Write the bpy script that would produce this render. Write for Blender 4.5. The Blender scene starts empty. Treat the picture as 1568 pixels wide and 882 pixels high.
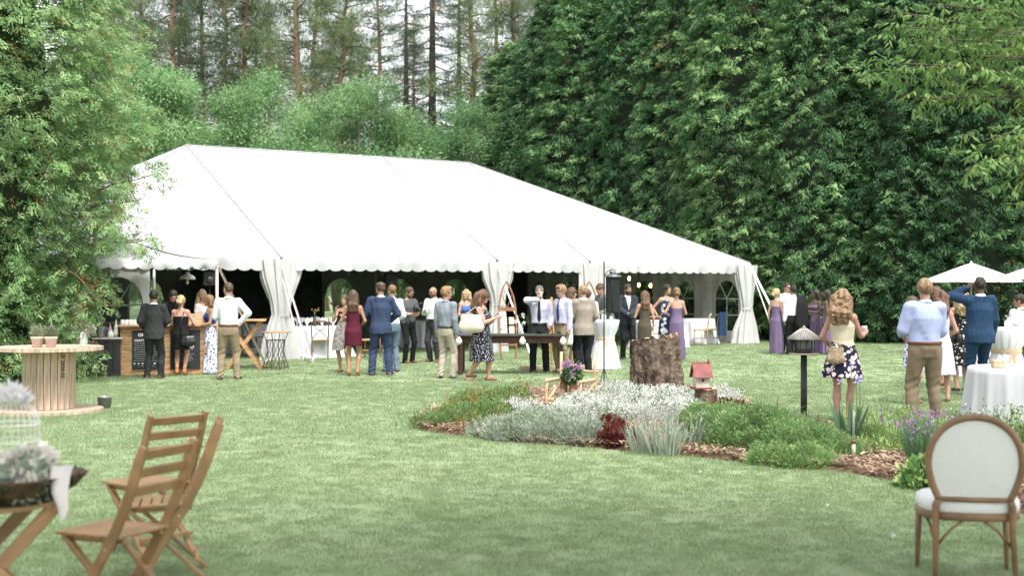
import bpy, math, random
import numpy as np
from mathutils import Vector, Matrix, Euler
R = math.radians
scene = bpy.context.scene
col = scene.collection

# ---------------------------------------------------------------- camera
F_PX, HOR, CAM_H = 2036.0, 437.2, 1.75
cam_d = bpy.data.cameras.new("camera"); cam = bpy.data.objects.new("camera", cam_d); col.objects.link(cam)
cam.location = (0, 0, CAM_H); cam.rotation_euler = (R(90 - 0.107), 0, 0)
cam_d.sensor_width = 36.0; cam_d.lens = F_PX / 1568 * 36
cam_d.clip_end = 3000; cam_d.clip_start = 0.1
cam_d.dof.use_dof = True; cam_d.dof.focus_distance = 20.0; cam_d.dof.aperture_fstop = 2.0
scene.camera = cam
# ---------------------------------------------------------------- light
SUN_EL, SUN_AZ = 62, 155        # azimuth clockwise from +Y
world = bpy.data.worlds.new("World"); scene.world = world; world.use_nodes = True
wn = world.node_tree; wn.nodes.clear()
sky = wn.nodes.new("ShaderNodeTexSky"); sky.sky_type = 'NISHITA'; sky.sun_disc = False
sky.sun_elevation = R(SUN_EL); sky.sun_rotation = R(SUN_AZ); sky.air_density = 1.2; sky.dust_density = 3.0
hs = wn.nodes.new("ShaderNodeHueSaturation"); hs.inputs['Saturation'].default_value = 0.22; hs.inputs['Value'].default_value = 1.1
bgn = wn.nodes.new("ShaderNodeBackground"); bgn.inputs[1].default_value = 0.14
wo = wn.nodes.new("ShaderNodeOutputWorld")
wn.links.new(sky.outputs[0], hs.inputs['Color']); wn.links.new(hs.outputs[0], bgn.inputs[0]); wn.links.new(bgn.outputs[0], wo.inputs[0])
sun_d = bpy.data.lights.new("sun", 'SUN'); sun_d.energy = 1.5; sun_d.angle = R(11); sun_d.color = (1, .95, .87)
sun = bpy.data.objects.new("sun", sun_d); col.objects.link(sun)
_d = Vector((math.sin(R(SUN_AZ)) * math.cos(R(SUN_EL)), math.cos(R(SUN_AZ)) * math.cos(R(SUN_EL)), math.sin(R(SUN_EL))))
sun.rotation_euler = _d.to_track_quat('Z', 'Y').to_euler()
scene.view_settings.view_transform = 'Standard'; scene.view_settings.look = 'None'
scene.view_settings.exposure = 1.5; scene.view_settings.gamma = 1.0
scene.cycles.max_bounces = 7; scene.cycles.diffuse_bounces = 3; scene.cycles.glossy_bounces = 2
scene.cycles.transmission_bounces = 4; scene.cycles.transparent_max_bounces = 8
scene.cycles.use_denoising = True

# ---------------------------------------------------------------- helpers
def G(px, py, z=0.0):
    """ground point that the photograph shows at pixel px, py"""
    Y = F_PX * (CAM_H - z) / (py - HOR)
    return Vector(((px - 784) / F_PX * Y, Y, z))
def at(px, Y, z=0.0):
    return Vector(((px - 784) / F_PX * Y, Y, z))

def tag(o, label=None, cat=None, group=None, kind=None):
    if label: o['label'] = label
    if cat: o['category'] = cat
    if group: o['group'] = group
    if kind: o['kind'] = kind
    return o

def empty(name, loc=(0, 0, 0), rz=0.0):
    o = bpy.data.objects.new(name, None); col.objects.link(o)
    o.location = loc; o.rotation_euler = (0, 0, rz); o.empty_display_size = .1
    return o

def link(name, mesh, parent=None):
    o = bpy.data.objects.new(name, mesh); col.objects.link(o)
    if parent is not None: o.parent = parent
    return o

def npmesh(name, V, Fq=None, Ft=None, mat=None, smooth=False):
    me = bpy.data.meshes.new(name)
    V = np.asarray(V, dtype=np.float32).reshape(-1, 3)
    me.vertices.add(len(V)); me.vertices.foreach_set('co', V.ravel())
    loops = []; starts = []; n = 0
    if Fq is not None and len(Fq):
        Fq = np.asarray(Fq, dtype=np.int32).reshape(-1, 4); loops.append(Fq.ravel()); starts.append(np.arange(len(Fq)) * 4); n = len(Fq) * 4
    if Ft is not None and len(Ft):
        Ft = np.asarray(Ft, dtype=np.int32).reshape(-1, 3); loops.append(Ft.ravel()); starts.append(n + np.arange(len(Ft)) * 3)
    if loops:
        L = np.concatenate(loops).astype(np.int32); S = np.concatenate(starts).astype(np.int32)
        me.loops.add(len(L)); me.loops.foreach_set('vertex_index', L)
        me.polygons.add(len(S)); me.polygons.foreach_set('loop_start', S)
        if smooth: me.polygons.foreach_set('use_smooth', np.ones(len(S), dtype=bool))
    me.update(calc_edges=True)
    if mat is not None: me.materials.append(mat)
    return me

def rotm(rx=0, ry=0, rz=0):
    return Euler((rx, ry, rz)).to_matrix()

class MB:
    """collects shapes; build() links them as one mesh object"""
    def __init__(self): self.v = []; self.f = []; self.sm = []
    def add(self, V, Fc, smooth=False):
        b = len(self.v); self.v += [tuple(map(float, p)) for p in V]
        self.f += [tuple(b + i for i in q) for q in Fc]; self.sm += [smooth] * len(Fc); return self
    def box(self, c, s, rot=None, bev=0.0):
        c = Vector(c); hx, hy, hz = s[0] / 2, s[1] / 2, s[2] / 2
        if bev > 0:
            # chamfer round the two longest-running edges: octagon section along the longest axis
            ax = max(range(3), key=lambda i: s[i]); o = [i for i in range(3) if i != ax]
            a, b = s[o[0]] / 2, s[o[1]] / 2; k = min(bev, a * .9, b * .9)
            sec = [(-a + k, -b), (a - k, -b), (a, -b + k), (a, b - k), (a - k, b), (-a + k, b), (-a, b - k), (-a, -b + k)]
            V = []
            for e, sc in ((-1, 0), (-1, 1), (1, 1), (1, 0)):
                for (p, q) in sec:
                    w = [0, 0, 0]; w[ax] = e * (s[ax] / 2 - (k * .6 if sc else 0)); m = 1 if sc else (1 - k / max(a, b) * .5)
                    w[o[0]] = p * m; w[o[1]] = q * m; V.append(Vector(w))
            Fc = []
            for r in range(3):
                for i in range(8): Fc.append((r * 8 + i, r * 8 + (i + 1) % 8, r * 8 + 8 + (i + 1) % 8, r * 8 + 8 + i))
            Fc.append(tuple(range(7, -1, -1))); Fc.append(tuple(24 + i for i in range(8)))
            if (ax == 1): Fc = [tuple(reversed(q)) for q in Fc]
        else:
            V = [Vector((x, y, z)) for x in (-hx, hx) for y in (-hy, hy) for z in (-hz, hz)]
            Fc = [(0, 1, 3, 2), (4, 6, 7, 5), (0, 4, 5, 1), (2, 3, 7, 6), (0, 2, 6, 4), (1, 5, 7, 3)]
        if rot is not None: V = [rot @ p for p in V]
        return self.add([p + c for p in V], Fc)
    def bar(self, p0, p1, w, h, up=(0, 0, 1), bev=0.004):
        p0, p1 = Vector(p0), Vector(p1); d = p1 - p0; L = d.length; z = d.normalized()
        x = z.cross(Vector(up));
        if x.length < 1e-4: x = z.cross(Vector((1, 0, 0)))
        x.normalize(); y = z.cross(x)
        m = Matrix((x, y, z)).transposed()
        return self.box((p0 + p1) / 2, (w, h, L), m, bev)
    def tube(self, pts, r, n=8, caps=True, smooth=True, flat=None):
        pts = [Vector(p) for p in pts]; k = len(pts); V = []
        rr = r if hasattr(r, '__len__') else [r] * k
        prev = None
        for i, p in enumerate(pts):
            t = (pts[min(i + 1, k - 1)] - pts[max(i - 1, 0)])
            if t.length < 1e-9: t = Vector((0, 0, 1))
            t.normalize()
            if prev is None: a = t.cross(Vector((0, 0, 1)) if abs(t.z) < .9 else Vector((1, 0, 0)))
            else: a = prev - t * prev.dot(t)
            a.normalize(); b = t.cross(a); prev = a
            for j in range(n):
                an = 2 * math.pi * j / n; V.append(p + (a * math.cos(an) + b * math.sin(an)) * rr[i])
        Fc = [(i * n + j, i * n + (j + 1) % n, i * n + n + (j + 1) % n, i * n + n + j) for i in range(k - 1) for j in range(n)]
        self.add(V, Fc, smooth)
        if caps:
            b = len(self.v) - len(V)
            self.f += [tuple(b + j for j in range(n - 1, -1, -1)), tuple(b + (k - 1) * n + j for j in range(n))]; self.sm += [False, False]
        return self
    def lathe(self, prof, c=(0, 0, 0), n=20, fold=None, smooth=True, rot=None, cap=False):
        """prof: list of (r, z); fold(angle, k, z) multiplies the radius"""
        c = Vector(c); V = []
        for k, (r, z) in enumerate(prof):
            for j in range(n):
                a = 2 * math.pi * j / n; q = r * (fold(a, k, z) if fold else 1)
                p = Vector((q * math.cos(a), q * math.sin(a), z)); V.append((rot @ p if rot is not None else p) + c)
        Fc = [(i * n + j, i * n + (j + 1) % n, i * n + n + (j + 1) % n, i * n + n + j) for i in range(len(prof) - 1) for j in range(n)]
        self.add(V, Fc, smooth)
        if cap:
            b = len(self.v) - len(V)
            self.f += [tuple(b + j for j in range(n - 1, -1, -1)), tuple(b + (len(prof) - 1) * n + j for j in range(n))]; self.sm += [False, False]
        return self
    def grid(self, P, smooth=True, wrap=False):
        """P: rows x cols of points"""
        nr, nc = len(P), len(P[0]); V = [p for row in P for p in row]
        Fc = [(i * nc + j, i * nc + (j + 1) % nc, (i + 1) * nc + (j + 1) % nc, (i + 1) * nc + j) for i in range(nr - 1) for j in range(nc if wrap else nc - 1)]
        return self.add(V, Fc, smooth)
    def prism(self, poly, z0, z1, rot=None, c=(0, 0, 0)):
        """poly in xy (any simple outline), extruded along z"""
        n = len(poly); c = Vector(c)
        V = [Vector((x, y, z0)) for x, y in poly] + [Vector((x, y, z1)) for x, y in poly]
        if rot is not None: V = [rot @ p for p in V]
        Fc = [tuple(range(n - 1, -1, -1)), tuple(range(n, 2 * n))] + [(i, (i + 1) % n, n + (i + 1) % n, n + i) for i in range(n)]
        return self.add([p + c for p in V], Fc)
    def mesh(self, name, mat):
        me = bpy.data.meshes.new(name); me.from_pydata(self.v, [], self.f)
        me.polygons.foreach_set('use_smooth', self.sm); me.update()
        if mat is not None: me.materials.append(mat)
        return me
    def build(self, name, mat, parent=None):
        return link(name, self.mesh(name, mat), parent)

def copy_tree(o, parent=None):
    c = o.copy(); col.objects.link(c)
    if parent is not None: c.parent = parent
    for ch in list(o.children): copy_tree(ch, c)
    return c

# ---------------------------------------------------------------- materials
_m = {}
def mat(name, base, rough=.7, var=.12, scale=4.0, bump=0.0, bscale=30.0, stretch=(1, 1, 1), metallic=0.0, spec=.35,
        trans=0.0, tcol=None, rnd=0.0, col2=None, mixf=None, detail=4, island=False, sheen=0.0, coord='Object', bdist=.01):
    if name in _m: return _m[name]
    m = bpy.data.materials.new(name); m.use_nodes = True; nt = m.node_tree; N = nt.nodes; L = nt.links
    bs = N['Principled BSDF']; out = N['Material Output']
    bs.inputs['Roughness'].default_value = rough; bs.inputs['Metallic'].default_value = metallic
    bs.inputs['Specular IOR Level'].default_value = spec
    if sheen: bs.inputs['Sheen Weight'].default_value = sheen
    tc = N.new('ShaderNodeTexCoord'); mp = N.new('ShaderNodeMapping'); mp.inputs['Scale'].default_value = stretch
    L.new(tc.outputs[coord], mp.inputs[0])
    nz = N.new('ShaderNodeTexNoise'); nz.inputs['Scale'].default_value = scale; nz.inputs['Detail'].default_value = detail
    L.new(mp.outputs[0], nz.inputs['Vector'])
    cr = N.new('ShaderNodeValToRGB'); b = Vector(base[:3])
    c2 = Vector(col2[:3]) if col2 else b * (1 + var); c1 = b if col2 else b * (1 - var)
    e = cr.color_ramp.elements; e[0].position = .36; e[1].position = .64
    e[0].color = (*c1, 1); e[1].color = (*c2, 1)
    L.new(nz.outputs['Fac'], cr.inputs[0]); c = cr.outputs[0]
    if rnd:
        oi = N.new('ShaderNodeNewGeometry' if island else 'ShaderNodeObjectInfo')
        hv = N.new('ShaderNodeHueSaturation'); mr = N.new('ShaderNodeMapRange')
        L.new(oi.outputs['Random Per Island' if island else 'Random'], mr.inputs[0])
        mr.inputs['To Min'].default_value = 1 - rnd; mr.inputs['To Max'].default_value = 1 + rnd
        L.new(mr.outputs[0], hv.inputs['Value']); L.new(c, hv.inputs['Color']); c = hv.outputs[0]
        m2 = N.new('ShaderNodeMapRange'); m2.inputs['To Min'].default_value = .5 + .05 * rnd; m2.inputs['To Max'].default_value = .5 - .05 * rnd
        L.new(oi.outputs['Random Per Island' if island else 'Random'], m2.inputs[0]); L.new(m2.outputs[0], hv.inputs['Hue'])
    L.new(c, bs.inputs['Base Color'])
    if bump:
        n2 = N.new('ShaderNodeTexNoise'); n2.inputs['Scale'].default_value = bscale; n2.inputs['Detail'].default_value = 5
        L.new(mp.outputs[0], n2.inputs['Vector'])
        bp = N.new('ShaderNodeBump'); bp.inputs['Strength'].default_value = bump; bp.inputs['Distance'].default_value = bdist
        L.new(n2.outputs['Fac'], bp.inputs['Height']); L.new(bp.outputs[0], bs.inputs['Normal'])
    if trans:
        tr = N.new('ShaderNodeBsdfTranslucent'); mx = N.new('ShaderNodeMixShader'); mx.inputs[0].default_value = trans
        if tcol: tr.inputs[0].default_value = (*tcol, 1)
        else: L.new(c, tr.inputs[0])
        L.new(bs.outputs[0], mx.inputs[1]); L.new(tr.outputs[0], mx.inputs[2]); L.new(mx.outputs[0], out.inputs[0])
    _m[name] = m; return m

def glass(name, tint=(1, 1, 1), rough=.05, tr=.75, base=None):
    """thin clear sheet: part see-through, part glossy"""
    if name in _m: return _m[name]
    m = bpy.data.materials.new(name); m.use_nodes = True; N = m.node_tree.nodes; L = m.node_tree.links
    bs = N['Principled BSDF']; bs.inputs['Base Color'].default_value = (*(base or tint), 1); bs.inputs['Roughness'].default_value = rough
    t = N.new('ShaderNodeBsdfTransparent'); t.inputs[0].default_value = (*tint, 1)
    mx = N.new('ShaderNodeMixShader'); mx.inputs[0].default_value = tr
    L.new(bs.outputs[0], mx.inputs[1]); L.new(t.outputs[0], mx.inputs[2]); L.new(mx.outputs[0], N['Material Output'].inputs[0])
    _m[name] = m; return m

def emit(name, c, s):
    m = bpy.data.materials.new(name); m.use_nodes = True; b = m.node_tree.nodes['Principled BSDF']
    b.inputs['Base Color'].default_value = (*c, 1); b.inputs['Emission Color'].default_value = (*c, 1); b.inputs['Emission Strength'].default_value = s
    return m

# ---------------------------------------------------------------- scattering
def scatter(name, P, rot, scl, idx, sources, parent=None):
    """one object: the source meshes instanced on points (leaf sprays, grass tufts, wood chips)"""
    P = np.asarray(P, dtype=np.float32); n = len(P)
    me = npmesh(name, P)
    a = me.attributes.new('rot', 'FLOAT_VECTOR', 'POINT'); a.data.foreach_set('vector', np.asarray(rot, dtype=np.float32).ravel())
    a = me.attributes.new('scl', 'FLOAT_VECTOR', 'POINT')
    s = np.asarray(scl, dtype=np.float32); s = np.repeat(s[:, None], 3, 1) if s.ndim == 1 else s
    a.data.foreach_set('vector', s.ravel())
    a = me.attributes.new('idx', 'INT', 'POINT'); a.data.foreach_set('value', np.asarray(idx, dtype=np.int32))
    o = link(name, me, parent)
    for m_ in {m for s_ in sources for m in s_.materials}: me.materials.append(m_)
    key = 'scatter_' + '_'.join(s_.name for s_ in sources)
    ng = bpy.data.node_groups.get(key)
    if ng is None:
        ng = bpy.data.node_groups.new(key, 'GeometryNodeTree')
        ng.interface.new_socket('Geometry', in_out='INPUT', socket_type='NodeSocketGeometry')
        ng.interface.new_socket('Geometry', in_out='OUTPUT', socket_type='NodeSocketGeometry')
        N = ng.nodes; L = ng.links
        gi = N.new('NodeGroupInput'); go = N.new('NodeGroupOutput')
        inst = N.new('GeometryNodeInstanceOnPoints'); join = N.new('GeometryNodeJoinGeometry')
        for s_ in reversed(sources):
            so = bpy.data.objects.get('src_' + s_.name) or bpy.data.objects.new('src_' + s_.name, s_)
            oi = N.new('GeometryNodeObjectInfo'); oi.inputs['Object'].default_value = so; oi.inputs['As Instance'].default_value = False
            gt = N.new('GeometryNodeGeometryToInstance'); L.new(oi.outputs['Geometry'], gt.inputs[0]); L.new(gt.outputs[0], join.inputs[0])
        L.new(gi.outputs[0], inst.inputs['Points']); L.new(join.outputs[0], inst.inputs['Instance'])
        inst.inputs['Pick Instance'].default_value = True
        for nm, ty, sk in (('rot', 'FLOAT_VECTOR', 'Rotation'), ('scl', 'FLOAT_VECTOR', 'Scale'), ('idx', 'INT', 'Instance Index')):
            na = N.new('GeometryNodeInputNamedAttribute'); na.data_type = ty; na.inputs['Name'].default_value = nm
            if sk == 'Rotation':
                er = N.new('FunctionNodeEulerToRotation'); L.new(na.outputs['Attribute'], er.inputs[0]); L.new(er.outputs[0], inst.inputs[sk])
            else: L.new(na.outputs['Attribute'], inst.inputs[sk])
        L.new(inst.outputs[0], go.inputs[0])
    md = o.modifiers.new('scatter', 'NODES'); md.node_group = ng
    return o

rs = np.random.RandomState(7)
def vnoise(P, s, seed=0):
    """cheap smooth pseudo-noise, about -1..1"""
    P = np.asarray(P) * s; r = np.random.RandomState(seed); out = 0
    for k in range(5):
        d = r.normal(size=3); d /= np.linalg.norm(d); out = out + np.sin(P @ d * (1 + .6 * k) * 2.2 + r.uniform(0, 6.28)) * (1 - .12 * k)
    return out / 2.6

def leaf_set(n, gen, mat_, name, w=.35, seed=0, bend=.25):
    """mesh of n leaves; gen(r) -> (pos, dir, up, length, width): a kite with a fold"""
    r = np.random.RandomState(seed); V = []; Ft = []
    for i in range(n):
        p, d, u, l, wd = gen(r)
        d = d / np.linalg.norm(d); s = np.cross(d, u); s /= (np.linalg.norm(s) + 1e-9); n_ = np.cross(s, d)
        b = len(V)
        V += [p, p + d * l * .45 + s * wd / 2 - n_ * wd * bend, p + d * l - n_ * l * .12, p + d * l * .45 - s * wd / 2 - n_ * wd * bend, p + d * l * .5]
        Ft += [(b, b + 4, b + 1), (b + 1, b + 4, b + 2), (b, b + 3, b + 4), (b + 3, b + 2, b + 4)] if bend else [(b, b + 2, b + 1), (b, b + 3, b + 2)]
    return npmesh(name, np.array(V), None, Ft, mat_)

def realize(name, P, rot, scl, idx, sources):
    """one real mesh: the source leaf meshes copied on the points"""
    P = np.asarray(P, float); rot = np.asarray(rot, float); n = len(P)
    scl = np.asarray(scl, float); scl = np.repeat(scl[:, None], 3, 1) if scl.ndim == 1 else scl
    idx = np.asarray(idx); Vs = []; Fs = []; Ms = []; off = 0; mats = []
    cx, sx, cy, sy, cz, sz = np.cos(rot[:, 0]), np.sin(rot[:, 0]), np.cos(rot[:, 1]), np.sin(rot[:, 1]), np.cos(rot[:, 2]), np.sin(rot[:, 2])
    M = np.stack([np.stack([cy * cz, sx * sy * cz - cx * sz, cx * sy * cz + sx * sz], 1),
                  np.stack([cy * sz, sx * sy * sz + cx * cz, cx * sy * sz - sx * cz], 1),
                  np.stack([-sy, sx * cy, cx * cy], 1)], 1)
    for k, s in enumerate(sources):
        sel = np.nonzero(idx == k)[0]
        if s.materials[0] not in mats: mats.append(s.materials[0])
        if not len(sel): continue
        nv = len(s.vertices); v = np.empty(nv * 3, np.float32); s.vertices.foreach_get('co', v); v = v.reshape(-1, 3)
        nl = len(s.loops); f = np.empty(nl, np.int32); s.loops.foreach_get('vertex_index', f); f = f.reshape(-1, 3)
        W = np.einsum('nij,nvj->nvi', M[sel], v[None] * scl[sel][:, None, :]) + P[sel][:, None, :]
        Vs.append(W.reshape(-1, 3)); Fs.append((f[None] + (np.arange(len(sel)) * nv)[:, None, None] + off).reshape(-1, 3))
        Ms.append(np.full(len(sel) * len(f), mats.index(s.materials[0]))); off += nv * len(sel)
    me = npmesh(name, np.concatenate(Vs), None, np.concatenate(Fs), None)
    for m_ in mats: me.materials.append(m_)
    me.polygons.foreach_set('material_index', np.concatenate(Ms).astype(np.int32)); me.update()
    return me
# ================================================================ SETTING: lawn, bed, trees
# flower bed outline on the ground (island bed that runs off to the right)
BED = [G(x, y) for x, y in ((632, 652), (650, 640), (700, 618), (770, 606), (850, 598), (930, 592), (1010, 593), (1075, 600), (1130, 618), (1180, 636),
       (1230, 650), (1320, 660), (1400, 664), (1480, 664), (1568, 662), (1700, 662), (1900, 690), (1900, 790), (1700, 812), (1568, 790), (1500, 770), (1440, 752), (1400, 744),
       (1340, 732), (1280, 722), (1200, 716), (1110, 706), (1050, 699), (980, 693), (900, 686), (800, 680), (730, 671), (670, 664), (640, 659))]
def smooth_poly(P, it=2):
    P = [Vector(p) for p in P]
    for _ in range(it):
        Q = []
        for i in range(len(P)):
            a, b = P[i], P[(i + 1) % len(P)]; Q += [a * .75 + b * .25, a * .25 + b * .75]
        P = Q
    return P
BEDS = smooth_poly(BED)
BXY = np.array([(p.x, p.y) for p in BEDS])
def in_poly(X, Y, poly=BXY):
    inside = np.zeros(len(X), bool); n = len(poly)
    for i in range(n):
        x1, y1 = poly[i]; x2, y2 = poly[(i + 1) % n]
        c = ((y1 > Y) != (y2 > Y)) & (X < (x2 - x1) * (Y - y1) / (y2 - y1 + 1e-12) + x1)
        inside ^= c
    return inside

lawn_m = mat('lawn_green', (.21, .285, .15), .9, scale=.55, col2=(.26, .315, .185), detail=9, bump=.7, bscale=60, bdist=.03, spec=.1)
# large ground sheet: finer near the camera
def ground_sheet():
    xs = np.concatenate([[-900, -300, -100, -50], np.linspace(-30, 30, 41), [50, 100, 300, 900]])
    ys = np.concatenate([[-300, -50, -10], np.linspace(0, 60, 41), [80, 120, 300, 1500]])
    X, Y = np.meshgrid(xs, ys); V = np.stack([X.ravel(), Y.ravel(), np.zeros(X.size)], 1)
    nc = len(xs); q = [(i * nc + j, i * nc + j + 1, (i + 1) * nc + j + 1, (i + 1) * nc + j) for i in range(len(ys) - 1) for j in range(nc - 1)]
    return npmesh('lawn', V, q, None, lawn_m, True)
tag(link('lawn', ground_sheet()), 'wide mown green lawn', None, None, 'structure')

# mulch bed: a low mound of soil and chips
soil_m = mat('mulch_soil', (.11, .07, .045), .95, scale=14, var=.4, bump=.8, bscale=40, spec=.1)
def bed_mesh():
    V = []; q = []; n = len(BXY); rings = ((1.0, .004), (.97, .03), (.8, .05), (.4, .05), (0.02, .05))
    sy = lambda x: float(np.interp(x, [-3, 0, 2.5, 5, 8], [17.5, 17.2, 15.6, 14.2, 13.4]))
    for (s, z) in rings:
        for p in BXY: m = np.array([p[0], sy(p[0])]); w = m + (p - m) * s; V.append((w[0], w[1], z))
    for k in range(len(rings) - 1):
        for i in range(n): q.append((k * n + i, k * n + (i + 1) % n, (k + 1) * n + (i + 1) % n, (k + 1) * n + i))
    return npmesh('flower_bed', V, q, None, soil_m, True)
tag(link('flower_bed', bed_mesh()), 'curved island bed of mulch in the lawn', None, None, 'structure')
chip_ms = [mat('chip_tan', (.36, .26, .18), .85, rnd=.35, var=.25), mat('chip_brown', (.17, .11, .075), .9, rnd=.4, var=.25)]
def chip_mesh(i, m_):
    r = np.random.RandomState(i); mb = MB()
    for k in range(5):
        l, w = r.uniform(.02, .045), r.uniform(.008, .018)
        mb.box((r.uniform(-.05, .05), r.uniform(-.05, .05), .006 + .008 * k * .5), (l, w, .004), rotm(r.uniform(-.5, .5), r.uniform(-.5, .5), r.uniform(0, 6)))
    return mb.mesh('chips_%d' % i, m_)
chips = [chip_mesh(i, chip_ms[i % 3 == 2]) for i in range(6)]
def bed_points(n, seed, ymin=0, ymax=99, grow=0):
    r = np.random.RandomState(seed); lo, hi = BXY.min(0), BXY.max(0)
    X = r.uniform(lo[0], hi[0], n); Y = r.uniform(lo[1], hi[1], n); k = in_poly(X, Y) & (Y > ymin) & (Y < ymax)
    return X[k], Y[k]
def bed_z(X, Y): return 0.055 + 0 * X
X, Y = bed_points(26000, 3); n = len(X); r_ = np.random.RandomState(4)
edge = in_poly(X, Y)
tag(scatter('wood_chips', np.stack([X, Y, .02 + .055 * np.clip(1, 0, 1) + r_.uniform(-.03, .0, n)], 1),
        np.stack([r_.uniform(-.3, .3, n), r_.uniform(-.3, .3, n), r_.uniform(0, 6.28, n)], 1), r_.uniform(.7, 1.5, n), r_.randint(0, 6, n), chips),
    'tan and brown wood chip mulch covering the flower bed', None, None, 'stuff')

# grass tufts
blade_ms = [mat('blade_mid', (.25, .325, .17), .75, rnd=.08, trans=.35, var=.2, scale=.4, coord='Object', spec=.2),
            mat('blade_pale', (.29, .355, .20), .75, rnd=.08, trans=.35, var=.2, scale=.4, spec=.2)]
def tuft(i, R_, n, h, w, m_):
    def gen(r):
        a = r.uniform(0, 6.28); q = R_ * math.sqrt(r.uniform()); p = np.array([q * math.cos(a), q * math.sin(a), -.004])
        b = r.uniform(0, 6.28); t = r.uniform(.15, .9); d = np.array([math.cos(b) * t, math.sin(b) * t, 1.0])
        return p, d, np.array([math.cos(b), math.sin(b), 0.01]), h * r.uniform(.5, 1.25), w * r.uniform(.7, 1.2)
    return leaf_set(n, gen, m_, 'tuft_%d_%d' % (i, n), seed=i, bend=0)
TN = [tuft(i, .085, 30, .026, .0052, blade_ms[i % 2]) for i in range(4)]
TF = [tuft(10 + i, .18, 44, .036, .011, blade_ms[i % 2]) for i in range(4)]
def lawn_pts(z0, z1, dens, seed):
    r = np.random.RandomState(seed); n = int(dens * (z1 - z0) * 2 * .46 * z1)
    Y = r.uniform(z0, z1, n); X = r.uniform(-.46 * z1, .46 * z1, n)
    k = (np.abs(X) < .42 * Y + .8) & ~in_poly(X, Y); X, Y = X[k], Y[k]; n = len(X)
    return np.stack([X, Y, np.zeros(n)], 1), r, n
for nm, z0, z1, dens, src, s0 in (('near', 6.2, 13, 210, TN, 1.), ('mid', 13, 24, 95, TN, 1.35), ('far', 24, 46, 22, TF, 1.)):
    P, r, n = lawn_pts(z0, z1, dens, int(z0))
    patch = vnoise(P, .45, 5) + .6 * vnoise(P, 1.7, 9)
    idx = ((r.uniform(-1.6, 1.6, n) + patch * .5) > .15).astype(int) + 2 * r.randint(0, 2, n)
    sc = s0 * r.uniform(.7, 1.25, n)
    tag(scatter('lawn_grass', P, np.stack([r.uniform(-.15, .15, n), r.uniform(-.15, .15, n), r.uniform(0, 6.28, n)], 1), sc, idx, src),
        {'near': 'short lawn grass in front of the flower bed', 'mid': 'short lawn grass round the flower bed', 'far': 'short lawn grass up to the tent and hedge'}[nm], None, None, 'stuff')

# ---------------------------------------------------------------- foliage sources
def ellipse_dir(r):
    v = r.normal(size=3); return v / np.linalg.norm(v)
def cedar_spray(i, m_, n=40, size=.30, leaf=(.07, .027)):
    """flat drooping fans of scale foliage; points along +X, droops down -Z"""
    def gen(r):
        t = r.uniform() ** .8; side = r.uniform(-1, 1); p = np.array([t * size, side * .42 * size * (1 - .3 * t), -t * t * size * .35 + r.uniform(-.05, .05) + .03])
        d = np.array([.8, side * 1.0, -.15 - t * .7 + r.uniform(-.35, .35)])
        u = np.array([r.uniform(-.5, .5), r.uniform(-.5, .5), 1]); return p, d, u, leaf[0] * r.uniform(.7, 1.5), leaf[1] * r.uniform(.7, 1.4)
    return leaf_set(n, gen, m_, 'cedar_spray_%d' % i, seed=i, bend=0)
def leafy(i, m_, n=40, rad=.32, leaf=(.1, .05), nm='leafy', up=.4, flat=.8):
    def gen(r):
        v = ellipse_dir(r) * rad * r.uniform(.2, 1) ** .5; v[2] *= flat
        d = v / rad + r.normal(size=3) * .5 + np.array([0, 0, -.25]); u = r.normal(size=3) * .6 + np.array([0, 0, 1.])
        return v, d, u, leaf[0] * r.uniform(.6, 1.3), leaf[1] * r.uniform(.7, 1.3)
    return leaf_set(n, gen, m_, '%s_%d' % (nm, i), seed=i + 100, bend=0)
def needles(i, m_, n=60, rad=.42, ln=.16, w=.018, nm='needles'):
    def gen(r):
        v = ellipse_dir(r) * rad * r.uniform(0, 1) ** .6; v[2] *= .35
        d = np.array([v[0], v[1], .25 + v[2]]) * 1.2 + r.normal(size=3) * .35; return v, d, r.normal(size=3), ln * r.uniform(.6, 1.2), w
    return leaf_set(n, gen, m_, '%s_%d' % (nm, i), seed=i + 200, bend=0)
hedge_ms = [mat('cedar_green', (.065, .15, .06), .7, rnd=.35, trans=.25, spec=.25, var=.25, scale=1.2),
            mat('cedar_light', (.175, .30, .12), .7, rnd=.35, trans=.3, spec=.25, var=.25, scale=1.2),
            mat('cedar_bronze', (.11, .095, .042), .7, rnd=.3, trans=.25, spec=.2)]
S_HEDGE = [cedar_spray(0, hedge_ms[0]), cedar_spray(1, hedge_ms[0]), cedar_spray(2, hedge_ms[1]), cedar_spray(3, hedge_ms[2], n=30)]
cyp_ms = [mat('cypress_green', (.20, .33, .14), .7, rnd=.35, trans=.35, spec=.2, var=.3, scale=2),
          mat('cypress_pale', (.36, .50, .24), .7, rnd=.3, trans=.4, spec=.2, var=.25, scale=2),
          mat('cypress_brown', (.22, .13, .05), .75, rnd=.35, trans=.25, spec=.2)]
S_CYP = [cedar_spray(10, cyp_ms[0], 36, .24, (.058, .021)), cedar_spray(11, cyp_ms[0], 36, .24, (.058, .021)), cedar_spray(12, cyp_ms[1], 36, .22, (.058, .021)), cedar_spray(13, cyp_ms[2], 16, .2, (.045, .02))]
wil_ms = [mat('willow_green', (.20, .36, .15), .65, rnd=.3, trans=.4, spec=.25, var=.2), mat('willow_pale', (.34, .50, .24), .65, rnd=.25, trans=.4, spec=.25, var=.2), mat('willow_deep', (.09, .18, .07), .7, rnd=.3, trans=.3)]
S_WIL = [leafy(0, wil_ms[0], 34, .36, (.12, .035), 'willow'), leafy(1, wil_ms[1], 34, .36, (.12, .035), 'willow'), leafy(2, wil_ms[2], 34, .36, (.12, .04), 'willow'), leafy(3, wil_ms[0], 34, .3, (.11, .03), 'willow')]
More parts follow.
